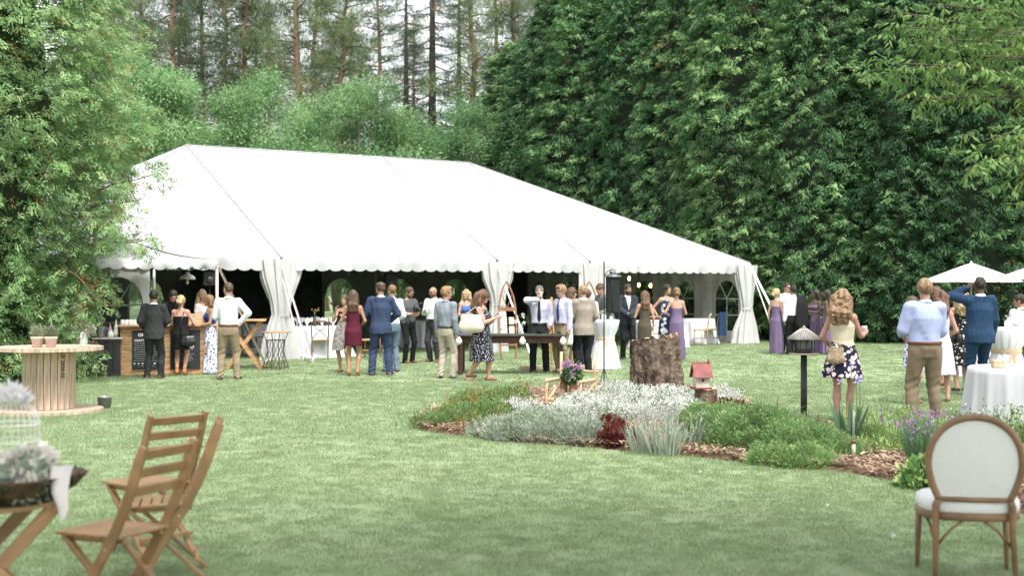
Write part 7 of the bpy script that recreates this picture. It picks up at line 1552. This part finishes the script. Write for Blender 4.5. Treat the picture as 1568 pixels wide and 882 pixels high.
mound('green_mound', [(g3(1078, 660), .3, .4, .26), (g3(1120, 655), .3, .4, .22)], 0, S_SED, 'soft yellow-green cushion between the silver plants and the bronze leaves', seed=6, dens=2.4)
mound('herb_patch', [(g3(1345, 690), .3, .4, .26), (g3(1370, 700), .2, .3, .2), (g3(1330, 672), .4, .3, .24), (g3(1450, 700), .35, .5, .3), (g3(1500, 712), .4, .4, .26), (g3(1390, 680), .3, .4, .3)], 0, S_SED, 'mixed green herbs filling the bed between iris and oval-back chair', 'stuff', seed=13, dens=1.6)
# snow-in-summer carpet
mound('white_flower_carpet', [(g3(900, 640), .5, .6, .26), (g3(960, 635), .55, .7, .30), (g3(1020, 632), .55, .7, .30), (g3(1075, 628), .4, .6, .24), (g3(870, 655), .4, .4, .22), (g3(990, 650), .45, .5, .26), (g3(1045, 648), .35, .5, .25), (g3(800, 640), .35, .5, .17), (g3(945, 615), .5, .4, .24), (g3(1105, 618), .3, .35, .2), (g3(770, 640), .25, .4, .13)], 0, S_WHI, 'carpet of tiny white flowers round the big stump', 'stuff', seed=7, dens=1.9)
mound('silver_carpet', [(g3(800, 672), .45, .38, .20), (g3(850, 676), .42, .35, .22), (g3(760, 668), .32, .3, .13), (g3(895, 680), .3, .26, .2), (g3(830, 660), .45, .35, .2)], 0, S_SIL, 'silver-grey cushion foliage along the front of the bed', 'stuff', seed=8, dens=2.8)
ear = mat('lambs_ear', (.27, .32, .24), .85, rnd=.15, trans=.2, sheen=.3)
for i, (px, py, n, h_) in enumerate(((865, 680, 40, .36), (900, 682, 44, .40), (985, 694, 60, .40), (1020, 698, 70, .44), (1050, 690, 56, .42), (1000, 672, 40, .40), (880, 660, 36, .36), (1055, 640, 30, .3), (930, 650, 30, .34))):
    t, tips = blades('lambs_ear_plant', G(px, py), n, h_, .016, ear, ['woolly silver plant, frontmost left of the red leaves', 'woolly silver plant just left of the red leaves', 'woolly silver plant at the bed edge right of the red leaves', 'tallest woolly silver plant at the bed\'s front edge', 'woolly silver plant next to the green mound', 'woolly silver plant right behind the red leaves', 'woolly silver plant below the log chair', 'woolly silver plant in front of the small log stump', 'woolly silver plant behind the red leaves'][i], .15, .38, 'plant', 'woolly silver plants', seed=20 + i, curve=.35)
    r = np.random.RandomState(i); st = [tips[j] for j in range(0, len(tips), 4)]; link('flower_spikes', leaf_set(len(st) * 5, lambda rr, st=st: (st[rr.randint(len(st))] * rr.uniform(.75, 1.02), rr.normal(size=3) + np.array([0, 0, .5]), rr.normal(size=3), .035, .014), silv, 'ear_spike_%d' % i, seed=i), t)
mound('heuchera', [(g3(944, 686), .15, .13, .15), (g3(938, 676), .14, .14, .2)], 0, S_HEU, 'deep red leafy plant among the silver foliage', seed=9, dens=3.6, part='leaves')
mound('bronze_plant', [(g3(1112, 648), .2, .2, .22)], 0, S_BRZ, 'dark bronze leafy plant right of the small log stump', seed=10, dens=3, part='leaves')
mound('herb_patch', [(g3(700, 650), .38, .6, .16), (g3(730, 630), .4, .7, .2), (g3(750, 645), .3, .5, .2), (g3(670, 655), .3, .3, .10), (g3(780, 622), .3, .6, .2)], 0, S_GRN, 'loose green and orange-tipped herbs at the left tip of the bed', 'stuff', seed=11, dens=1.5)
for i, (px, py) in enumerate(((716, 668), (722, 640), (745, 625), (800, 610), (690, 640))):
    t, tips = blades('tall_weed', G(px, py), 12, .42 if i < 2 else .34, .012, orn, ['tall reddish weed, nearest at the bed\'s left tip', 'reddish weed second from the bed\'s left tip', 'reddish weed behind the low herbs', 'reddish weed left of the log chair', 'short weed at the far left tip of the bed'][i], .08, .3, 'plant', 'reddish weeds', seed=40 + i)
    link('leaves', leaf_set(90, lambda rr, tips=tips: (tips[rr.randint(len(tips))] * rr.uniform(.35, 1.02), rr.normal(size=3) + np.array([0, 0, .4]), rr.normal(size=3), .04, .014), orn if i % 2 else grn, 'weed_leaf_%d' % i, seed=i), t)
irl = mat('iris_leaf', (.13, .21, .12), .55, rnd=.2, trans=.3, spec=.3); irl2 = mat('daylily_leaf', (.14, .24, .09), .6, rnd=.25, trans=.3)
t, tips = blades('iris_plant', G(1300, 690), 26, .6, .055, irl, 'iris with broad grey-green sword leaves and pale violet flowers', .12, .75, seed=50, squash=.5, curve=.15)
ir = mat('iris_petal', (.48, .42, .72), .5, rnd=.15, trans=.35); I0 = G(1300, 690)
for (px, py) in ((1304, 559), (1287, 585), (1312, 583), (1317, 580)):
    Y = I0.y + .1; q = Vector(((px - 784) / F_PX * Y, Y, CAM_H + (HOR - py) * Y / F_PX)) - I0; mb = MB(); mb.tube([(q.x * .5, .0, .02), (q.x * .9, .05, q.z * .6), (q.x, .1, q.z)], .005, 5); mb.build('stem', grn, t)
    fl = leaf_set(9, lambda rr: ((lambda a, k: (np.array([0, 0, 0.]), np.array([math.cos(a), math.sin(a), -.5 if k else .9]), np.array([0, 0, 1.]), .055, .042))(rr.randint(0, 6) * 1.047, rr.randint(0, 2))), ir, 'iris_bloom_%d' % px, seed=px, bend=.3); o = link('flower', fl, t); o.location = (q.x, .1, q.z)
for i, (px, py) in enumerate(((1145, 655), (1165, 660), (1190, 664), (1212, 668), (1250, 672), (1330, 676), (1352, 684), (1180, 648), (1345, 662), (1130, 640))):
    blades('lily_plant', G(px, py), 46, .36, .02, irl2, ['arching green strap-leaf plant, leftmost of the row behind the green mound', 'strap-leaf plant second from the left behind the green mound', 'strap-leaf plant behind the middle of the green mound', 'strap-leaf plant just left of the bird feeder post', 'strap-leaf plant at the foot of the bird feeder post', 'strap-leaf plant right of the iris', 'strap-leaf plant left of the chives by the path of chips', 'strap-leaf plant at the back of the row left of the feeder', 'strap-leaf plant behind the chives\' left side', 'strap-leaf plant next to the bronze leaves'][i], .16, .8, 'plant', 'strap-leaf plants', seed=60 + i, curve=.5)
chv = mat('chive_leaf', (.08, .17, .085), .6, rnd=.25, trans=.25); chf = mat('chive_flower', (.36, .24, .38), .7, rnd=.25, trans=.2)
for i, (px, py, n, h_, nf) in enumerate(((1412, 716, 230, .50, 22), (1385, 700, 90, .44, 9), (1438, 700, 110, .50, 9), (1335, 690, 50, .42, 5))):
    t, tips = blades('chives', G(px, py), n, h_, .007, chv, ['big clump of chives with round purple heads left of the oval-back chair', 'chives with purple heads at the left flank of the big clump', 'chives with purple heads tucked behind the oval-back chair', 'few purple-headed chives right of the iris'][i], .11, .38, 'plant', 'chives in flower', seed=80 + i, curve=.15); flower_heads(t, [tips[j] for j in np.random.RandomState(i).choice(len(tips), nf * 2, False)], chf, .024, 'flower_head', 16)
t, _ = blades('grass_tuft_plant', G(1366, 730), 90, .12, .006, chv, 'small blue-green tuft alone on the wood chips', .04, .8, seed=90)
mound('leafy_green_plant', [(g3(1412, 748), .13, .12, .17)], 0, [clump(20, pk_leaf, 14, .06, (.07, .05), 'lgp'), clump(21, sed_l, 10, .06, (.06, .04), 'lgp')], 'glossy light green leafy plant at the foot of the oval-back chair', seed=12, dens=5, part='leaves')
for i, (px, py, rx, h_, lab) in enumerate(((1520, 700, .45, .5, 'twiggy shrub with small pale leaf tips behind the oval-back chair'), (1560, 690, .4, .45, 'twiggy shrub at the right edge beside the low white table'), (1475, 690, .3, .38, 'small twiggy shrub showing left of the oval-back chair\'s top'))):
    t, tips = blades('twiggy_shrub', G(px, py), 60, h_ * 1.1, .008, grn, lab, rx * .4, .7, 'shrub', 'twiggy shrubs', seed=100 + i, part='stems', curve=.1)
    link('leaves', leaf_set(620, lambda rr, tips=tips: (tips[rr.randint(len(tips))] * rr.uniform(.3, 1.03) + rr.normal(size=3) * .015, rr.normal(size=3) + np.array([0, 0, .5]), rr.normal(size=3), .045, .018), [grn, sed_l, grn][i], 'shrub_leaf_%d' % i, seed=i), t); tag(link('flower_buds', leaf_set(90, lambda rr, tips=tips: (tips[rr.randint(len(tips))] * rr.uniform(.9, 1.05), rr.normal(size=3), rr.normal(size=3), .02, .016), whi, 'shrub_bud_%d' % i, seed=i + 9), t), None, None, None, 'stuff')
# clover flowers in the lawn
dot = leaf_set(8, lambda rr: ((lambda v: (v * .002 + np.array([0, 0, .035]), v, rr.normal(size=3), .014, .012))(ellipse_dir(rr))), whi, 'clover_head', seed=1)
for i, (px, py) in enumerate(((456, 631), (1072, 729), (1368, 829), (1267, 781), (192, 808))):
    o = link('clover_flower', dot); q = G(px, py); o.location = q; o.scale = (1.1,) * 3; tag(o, ['white clover head alone in the lawn left of the bed', 'white clover head near the bed\'s front edge', 'white clover head low at the right before the oval-back chair', 'white clover head between bed edge and the bottom right', 'white clover head beside the wooden folding chairs'][i], 'flower', 'clover heads in the lawn')
# ================================================================ CABLE SPOOL TABLE
SPp = at(75, 18.3); sp = empty('spool_table', SPp); tag(sp, 'weathered wooden cable spool used as a table, far left', 'table'); r = random.Random(4)
for z, rr_, nb, nm in ((.885, .72, 9, 'top_plank'), (.03, .72, 9, 'bottom_plank')):
    for k in range(nb):
        y0 = -rr_ + 2 * rr_ * k / nb + .003; y1 = -rr_ + 2 * rr_ * (k + 1) / nb - .003; f = lambda y: math.sqrt(max(0, rr_ ** 2 - y * y)); ys = np.linspace(y0, y1, 5); poly = [(-f(y), y) for y in ys] + [(f(y), y) for y in ys[::-1]]; poly = [(x, y) for x, y in poly if True]
        mb = MB(); mb.prism(poly[::-1], z - .026, z + .026 - r.uniform(0, .004)); mb.build(nm, w_grey, sp)
ns = 24
for k in range(ns):
    a = k * 2 * math.pi / ns; w_ = 2 * .335 * math.tan(math.pi / ns) * .94; mb = MB(); mb.box((0, 0, .4575), (w_, .03, .795), None, .004); o = mb.build('stave', w_grey, sp); o.location = (.335 * math.cos(a), .335 * math.sin(a), 0); o.rotation_euler = (0, 0, a + math.pi / 2)
ink = mat('stencil_ink', (.09, .06, .04), .9); a = -math.pi / 2 + 3 * 2 * math.pi / ns * 1.0
o = text_part('LR 2006-05', .075, (.354 * math.cos(a), .354 * math.sin(a), .66), ink, sp); o.rotation_euler = Euler((R(90), R(90), a + math.pi / 2))
pot_m = mat('pot_pink_white', (.62, .47, .43), .8, var=.08); dry = mat('dried_herb', (.22, .25, .17), .8, rnd=.3, trans=.25)
for i, px in enumerate((57, 78)):
    t = empty('potted_herb', (at(px, 17.95).x, 17.95, .9115)); tag(t, ['left pale clay pot with grey-green herb on the spool table', 'right pale clay pot with grey-green herb on the spool table'][i], 'potted plant', 'pots on the spool table'); mb = MB(); mb.lathe([(.001, .002), (.06, .002), (.078, .115), (.085, .118), (.087, .145), (.078, .145), (.07, .12)], (0, 0, 0), 22); mb.build('pot', pot_m, t)
    link('herb', leaf_set(420, lambda rr: ((lambda v: (np.array([v[0] * .085, v[1] * .085, .16 + abs(v[2]) * .16]), v + np.array([0, 0, .6]), rr.normal(size=3), .045, .007))(ellipse_dir(rr) * rr.uniform(.3, 1))), dry, 'herb_%d' % i, seed=i), t)
bouquet(Vector((at(128, 18.1).x, 18.1, .9115)), .13, .22, 'dried white bouquet in a glass on the right of the spool table', mat('dried_white', (.55, .48, .42), .8, rnd=.2, trans=.2), 40, leafm=dry, vase=glassm, hv=.2, leaves=120, lf=(.06, .02), pf=(.035, .03))
t = empty('tin_bucket', G(160, 626)); tag(t, 'low tin tub on the grass right of the spool table', 'bucket'); mb = MB(); mb.lathe([(.001, .002), (.085, .002), (.10, .16), (.106, .165), (.098, .16), (.08, .05), (.001, .05)], (0, 0, 0), 24); mb.build('tub', mat('tin_green', (.18, .2, .17), .6, var=.2, metallic=.3), t); mb = MB(); mb.tube([(.104 * math.cos(a), .104 * math.sin(a), .166) for a in np.linspace(0, 6.28, 25)], .006, 5, False); mb.build('rim', silver, t)
mb = MB(); mb.lathe([(.001, .135), (.06, .14), (.093, .135)], (0, 0, 0), 16); mb.build('contents', whi, t)

# ================================================================ OVAL-BACK CHAIR (right foreground)
OCp = at(1492, 7.75); OC = empty('oval_back_chair', OCp, R(-10)); tag(OC, 'wood-framed oval-back chair with off-white upholstery in the right foreground', 'chair')
oak = mat('oak_frame', (.20, .115, .062), .45, var=.25, scale=7, stretch=(1, 1, 1), bump=.25, bscale=40, spec=.4, bdist=.002); uph = mat('upholstery', (.66, .65, .645), .85, var=.03, scale=60, bump=.15, bscale=300, bdist=.001)
bx, bz, cz = .262, .27, .715; yb = lambda z: .0 - .10 * (z - .48)      # the back leans towards the camera
ZB = .50
def bpt(a, k=1.0, dy=0.0):
    """outline: half oval on top, sides running in towards the rail, flat bottom; a in turns 0..1 from the right end of the rail round the top to its left end"""
    L1 = .27
    if a < L1: t = 1 - a / L1; x, z = bx * (1 - .24 * t ** 1.7), cz - t * (cz - ZB)
    elif a > 1 - L1: t = 1 - (1 - a) / L1; x, z = -bx * (1 - .24 * t ** 1.7), cz - t * (cz - ZB)
    else: th = math.pi * (a - L1) / (1 - 2 * L1); x, z = bx * math.copysign(abs(math.cos(th)) ** .95, math.cos(th)), cz + bz * math.sin(th) ** .95
    x, z = x * k, .72 + (z - .72) * k; return Vector((x, yb(z) + dy, z))
aa_ = np.linspace(0, 1, 48)
mb = MB(); mb.tube([bpt(a) for a in aa_], .021, 12); mb.build('back_frame', oak, OC)
mb = MB(); mb.tube([bpt(0), Vector((0, yb(ZB), ZB - .002)), bpt(1)], .016, 10); mb.build('back_rail', oak, OC)
for dy, nm in ((-.016, 'back_panel'), (.02, 'back_cushion')):
    mb = MB(); mb.grid([[bpt(a, k, dy * (1 - k ** 2) * 1.3) for a in aa_] for k in (.95, .8, .6, .35, .1, .001)], True, True); mb.build(nm, uph, OC)
# seat, widening to the front
sl = [(-.235, 0), (.235, 0), (.30, .20), (.285, .42), (.2, .49), (0, .51), (-.2, .49), (-.285, .42), (-.30, .20)]; sp_ = smooth_poly([Vector((x, y, 0)) for x, y in sl], 2)
mb = MB(); mb.grid([[Vector((q.x * k, .24 + (q.y - .24) * k, z)) for q in sp_] for k, z in ((.97, .415), (1.0, .43), (1.01, .455), (.98, .48), (.9, .495), (.6, .503), (.02, .505))], True, True); mb.build('seat_cushion', uph, OC)
mb = MB(); mb.grid([[Vector((q.x * k, .24 + (q.y - .24) * k, z)) for q in sp_] for k, z in ((.8, .37), (.99, .37), (1.01, .38), (1.01, .415), (.97, .42))], True, True); mb.build('seat_rail', oak, OC)
for s in (-1, 1):
    mb = MB(); e = bpt(0 if s > 0 else 1); mb.tube([e, Vector((s * .215, .01, .46)), Vector((s * .215, .0, .3)), Vector((s * .225, -.05, 0))], [.021, .022, .019, .014], 10); mb.build('leg', oak, OC)
    mb = MB(); mb.tube([(s * .255, .44, .39), (s * .26, .45, .2), (s * .265, .46, 0)], [.022, .018, .012], 10); mb.build('leg', oak, OC)
    mb = MB(); mb.tube([(s * .215, .0, .22), (s * .13, .01, .32), (s * .06, .02, .37)], .009, 8); mb.build('brace', oak, OC)
    mb = MB(); mb.tube([(s * .22, .0, .25), (s * .235, .1, .33), (s * .25, .2, .37)], .009, 8); mb.build('brace', oak, OC)
# ================================================================ WOODEN FOLDING CHAIRS (left foreground)
def folding_chair(p, rz, lab, m_=w_teak):
    """faces local -Y; curved uprights run from the top of the back to the front feet"""
    t = empty('folding_chair', p, rz); tag(t, lab, 'chair', 'wooden folding chairs'); hw = .205
    up_ = [(.34, .93), (.305, .84), (.265, .72), (.215, .60), (.15, .47), (.07, .34), (-.02, .20), (-.12, .0)]
    for s in (-1, 1):
        mb = MB(); n = len(up_); w2 = .026
        L = [Vector((0, y, z)) for y, z in up_]; sec = []
        for i in range(n):
            d = (L[min(i + 1, n - 1)] - L[max(i - 1, 0)]).normalized(); nn = Vector((0, -d.z, d.y)); q = .8 if i in (0, n - 1) else 1; sec.append([L[i] + Vector((s * hw + e * .011, 0, 0)) + nn * f * w2 * q for e, f in ((-1, -1), (1, -1), (1, 1), (-1, 1))])
        V = [v for s_ in sec for v in s_]; Fc = [(i * 4 + j, i * 4 + (j + 1) % 4, i * 4 + 4 + (j + 1) % 4, i * 4 + 4 + j) for i in range(n - 1) for j in range(4)] + [(3, 2, 1, 0), tuple((n - 1) * 4 + j for j in range(4))]; mb.add(V, Fc); mb.build('upright', m_, t)
        mb = MB(); mb.bar((s * (hw - .03), -.20, .44), (s * (hw - .03), .26, .0), .022, .045, (1, 0, 0), .004); mb.build('leg', m_, t)
        mb = MB(); mb.bar((s * (hw - .055), -.24, .425), (s * (hw - .055), .17, .435), .022, .035, (0, 0, 1), .003); mb.build('seat_bearer', m_, t)
        mb = MB(); mb.lathe([(.001, .002), (.007, .002), (.007, 0)], (s * (hw + .012), .10, .39), 8, rot=rotm(0, R(90 * s))); mb.build('bolt', silver, t)
    for k in range(7): mb = MB(); mb.box((0, -.22 + k * .062, .452), (.40, .052, .016), None, .004); mb.build('seat_slat', m_, t)
    for y, z in ((.322, .885), (.288, .79), (.25, .69)): mb = MB(); mb.box((0, y - .002, z), (.39, .016, .055), rotm(R(-20)), .004); mb.build('back_slat', m_, t)
    for y, z in ((.20, .12), (-.06, .16)): mb = MB(); mb.bar((-hw + .01, y, z), (hw - .01, y, z), .02, .03); mb.build('stretcher', m_, t)
    return t
folding_chair((-2.39, 8.75, 0), R(-132), 'far folding chair, its two top back slats rising highest')
folding_chair((-2.10, 8.0, 0), R(-77.6), 'folding chair seen side-on, its curved upright standing free on the right')
folding_chair((-2.09, 7.05, 0), R(-114), 'nearest blurred folding chair with three back slats')
# ================================================================ LEFT FOREGROUND TABLE WITH BIRDCAGE
FTp = Vector((-2.50, 6.35, 0)); ft = empty('folding_table', FTp, .5); tag(ft, 'round slatted folding table at the left edge under the birdcage', 'table')
for k in range(9):
    rr_ = .33; y0 = -rr_ + 2 * rr_ * k / 9 + .004; y1 = -rr_ + 2 * rr_ * (k + 1) / 9 - .004; f = lambda y: math.sqrt(max(.0004, rr_ ** 2 - y * y)); ys = np.linspace(y0, y1, 4); mb = MB(); mb.prism(([(-f(y), y) for y in ys] + [(f(y), y) for y in ys[::-1]])[::-1], .705, .725); mb.build('top_slat', w_teak, ft)
for y in (-.22, .22):
    for s in (-1, 1): mb = MB(); mb.bar((-.40 * s, y + s * .02, 0), (.27 * s, y + s * .02, .70), .065, .03, (0, 1, 0), .005); mb.build('leg', w_teak, ft)
for s in (-1, 1): mb = MB(); mb.bar((s * .27, -.22, .69), (s * .27, .22, .69), .04, .03); mb.build('bearer', w_teak, ft)
moss = mat('moss_dark', (.045, .06, .022), .95, var=.5, scale=18, bump=1, bscale=40); bark_t = mat('bark_tray', (.09, .055, .03), .95, var=.4, scale=14, bump=1., bscale=25)
t = empty('bark_bowl', (FTp.x + .09, FTp.y, .7255)); tag(t, 'mossy dark bark bowl full of white flowers under the birdcage', 'bowl')
mb = MB(); mb.lathe([(.001, 0), (.17, .004), (.28, .05), (.33, .11), (.345, .125), (.31, .12), (.001, .09)], (0, 0, 0), 60, fold=lambda a, k, z: 1 + .06 * math.sin(a * 5) + .04 * math.sin(a * 17 + k)); mb.build('bowl', bark_t, t)
link('moss', leaf_set(1300, lambda rr: ((lambda a, z: (np.array([(.19 + .14 * z / .12) * math.cos(a), (.19 + .14 * z / .12) * math.sin(a), z]), np.array([math.cos(a), math.sin(a), -.6]) + rr.normal(size=3) * .5, rr.normal(size=3), .035, .016))(rr.uniform(0, 6.28), rr.uniform(.0, .12))), moss, 'moss_leaves', seed=2), t)
bouquet(Vector((FTp.x + .22, FTp.y - .10, .82)), .12, .03, 'cream white roses and grey leaves piled in the bark bowl', mat('rose_white', (.78, .75, .70), .6, rnd=.1, trans=.3), 170, leafm=mat('dusty_leaf', (.25, .32, .24), .7, rnd=.2, trans=.3), nm='white_roses', leaves=140, lf=(.07, .035), pf=(.055, .05))
t = empty('white_ribbon', (FTp.x + .40, FTp.y - .14, .88)); tag(t, 'white fabric ribbon hanging off the bark bowl', 'ribbon'); mb = MB(); mb.grid([[(x + .012 * math.sin(z * 25), -.02 + .015 * math.sin(x * 60 + z * 9), z) for x in np.linspace(-w_, w_, 7)] for z, w_ in ((.03, .05), (-.02, .045), (-.1, .035), (-.17, .025), (-.22, .012))]); mb.build('ribbon_cloth', mat('ribbon_white', (.72, .66, .68), .6, trans=.3), t)
wire = mat('white_wire', (.72, .70, .68), .5); t = empty('birdcage', (FTp.x + .10, FTp.y + .02, .845)); tag(t, 'white wire birdcage with domed top on the left table', 'birdcage')
for k in range(26):
    a = k * 2 * math.pi / 26; c, s_ = math.cos(a), math.sin(a); mb = MB(); mb.tube([(c * .13, s_ * .13, 0), (c * .13, s_ * .13, .24)] + [(c * .13 * math.cos(b), s_ * .13 * math.cos(b), .24 + .12 * math.sin(b)) for b in np.linspace(.25, 1.5, 6)], .0022, 4); mb.build('cage_wire', wire, t)
for z in (0.004, .08, .16, .24): mb = MB(); mb.tube([(.131 * math.cos(a), .131 * math.sin(a), z) for a in np.linspace(0, 6.28, 33)], .0045 if z in (.004, .24) else .003, 5, False); mb.build('cage_ring', wire, t)
mb = MB(); mb.lathe([(.001, 0), (.13, .0), (.13, .012), (.001, .012)], (0, 0, 0), 28); mb.build('floor_plate', wire, t)
t = empty('feather_spray', (FTp.x + .11, FTp.y, 1.205)); tag(t, 'white feathery flower spray on top of the birdcage', 'flowers'); link('petals', leaf_set(260, lambda rr: ((lambda v: (np.array([v[0] * .08, v[1] * .06, abs(v[2]) * .08 - .02]), v + np.array([0, 0, .4]), rr.normal(size=3), .05, .018))(ellipse_dir(rr) * rr.uniform(.4, 1))), mat('feather_white', (.78, .76, .78), .7, trans=.3), 'feathers', seed=6), t)

# ================================================================ THINGS CARRIED
def bag(name, p, rz, w_, d_, h_, m_, lab, strap_pts=None, slouch=.15, round_=.3, hsz=.012):
    t = empty(name, p, rz); tag(t, lab, 'bag'); F = Field(hsz, (-w_ * .7, -d_ * .9, -h_ * .7), (w_ * .7, d_ * .9, h_ * .7)); F.ell((0, 0, -h_ * .08), (w_ / 2, d_ / 2, h_ * .46), k=.01); F.cone((-w_ * .33, 0, -h_ * .25), (w_ * .33, 0, -h_ * .25), d_ * .42, d_ * .42, .04); F.cone((-w_ * .36, 0, h_ * .3), (w_ * .36, 0, h_ * .3), d_ * .18, d_ * .18, .05); F.add(sinfold(3, slouch * .02, 22, .8)); v, f = F.nets(); link('bag_body', npmesh(name, v, f, None, m_, True), t)
    if strap_pts:
        mb = MB(); Mi = (Matrix.Translation(p) @ Matrix.Rotation(rz, 4, 'Z')).inverted(); mb.tube([Mi @ Vector(q) for q in strap_pts], .008, 6); mb.build('strap', m_, t)
    return t
q = pt_bag(-.19, .16, .80); bag('crossbody_bag', Vector(q), R(8), .29, .12, .19, leather_bk, 'black leather crossbody bag on the back of the short black dress', [q + Vector((-.12, -.03, .08)), pt_bag(-.02, .15, 1.15), pt_bag(-.09, .09, 1.44)])
q = pt_polka(-.30, .10, 1.16); bag('tote_bag', Vector(q), R(-5), .44, .2, .34, mat('canvas_cream', (.52, .46, .38), .85, var=.1, bump=.3), 'large cream slouchy shoulder bag carried by the woman in polka dots', [q + Vector((-.14, 0, .13)), pt_polka(-.17, .06, 1.47), q + Vector((.16, 0, .13))], .1)
q = pt_curly(.03, .21, .92); bag('woven_bag', Vector(q), R(-4), .22, .09, .24, mat('woven_tan', (.32, .25, .17), .9, var=.5, scale=60, bump=.8, bscale=90), 'small woven tan bag hanging behind the short floral skirt', [q + Vector((-.08, -.03, .1)), q + Vector((-.02, -.06, .16)), q + Vector((.08, -.03, .1))], .2)
q = at(1463, 21.4, 1.0); bag('handbag', q + Vector((0, 0, -.05)), .2, .16, .1, .28, leather_bk, 'black handbag on the arm of the woman in the black floral dress', [q + Vector((-.05, 0, .08)), q + Vector((0, .05, .25)), q + Vector((.05, 0, .08))])
def at_hand(f, sg, a=.085, c=.035): return Vector(f(sg, a, 0, c))
amber = mat('drink_amber', (.35, .12, .03), .2); greend = mat('drink_green', (.2, .35, .08), .3); clear_d = mat('drink_pale', (.5, .42, .3), .2)
tumbler(at_hand(hd_bald, -1) - Vector((0, 0, .05)), 'green garnished drink held by the bald man in sunglasses', drink=greend, h_=.12); tumbler(at_hand(hd_curly, -1, .07, .045) - Vector((0, 0, .03)), 'dark drink glass held up by the curly-haired woman', drink=mat('drink_dark', (.08, .03, .03), .2), h_=.10, r=.04)
tumbler(at_hand(hd_polka, -1) - Vector((0, 0, .05)), 'clear glass held by the woman in polka dots', drink=clear_d, h_=.12); tumbler(at_hand(hd_br, -1) - Vector((0, 0, .04)), 'stemmed glass raised by the dark-haired bridesmaid', stem=True, name='wine_glass')
t = tumbler(at_hand(hd_drink, -1, .08, .03) + Vector((0.01, -.02, -.02)), 'bottle-brown glass at the lips of the man with the tie', drink=amber, h_=.11, r=.03)
q = at_hand(hd_cam, 1, .05, .02) + Vector((.03, -.04, .05)); t = empty('camera', q, R(38)); tag(t, 'black video camera held by the man in grey t-shirt', 'camera'); mb = MB(); mb.box((0, 0, 0), (.15, .07, .11), None, .012); mb.build('camera_body', leather_bk, t); mb = MB(); mb.tube([(0, -.03, 0), (0, -.16, 0)], .036, 14); mb.build('lens', iron, t); mb = MB(); mb.tube([(-.06, 0, .055), (-.05, 0, .12), (.06, 0, .125), (.1, 0, .11)], .012, 8); mb.build('top_handle', iron, t); mb = MB(); mb.box((.12, 0, .14), (.11, .03, .04), None, .006); mb.build('monitor', iron, t)
# jacket slung over the shoulder
q = pt_j(0, 0, 0); t = empty('slung_jacket', q, R(196)); tag(t, 'black jacket slung over the shoulder of the man in white shirt by the hedge', 'jacket'); mb = MB(); P = []
for z, w_, y in ((1.50, .07, .02), (1.46, .12, .13), (1.30, .15, .17), (1.05, .17, .17), (.82, .18, .17), (.72, .17, .16)): P.append([(-.17 - w_ * math.cos(a) * (1 + .04 * math.sin(a * 7)), y + .045 * math.sin(a) * (1 + .3 * math.sin(a * 5 + z * 3)), z + .02 * math.sin(a * 3)) for a in np.linspace(0, 6.28, 30)])
mb.grid(P); mb.build('jacket_cloth', black, t)
# grey shawl over the arm of the woman behind the burgundy dress
q = pos(521, 571.5); t = empty('grey_shawl', Vector((q.x, q.y - .05, 0))); tag(t, 'grey patterned shawl hanging left of the burgundy dress', 'shawl'); mb = MB(); P = [[(x0 + w_ * math.cos(a), .07 * math.sin(a) * (1 + .3 * math.sin(a * 5)), z) for a in np.linspace(0, 6.28, 26)] for z, w_, x0 in ((1.14, .04, .08), (1.0, .09, .04), (.8, .12, .0), (.6, .13, -.02), (.46, .11, -.05))]; mb.grid(P); mb.build('shawl_cloth', mat('shawl_print', (.36, .33, .31), .9, scale=18, col2=(.14, .13, .13)), t)
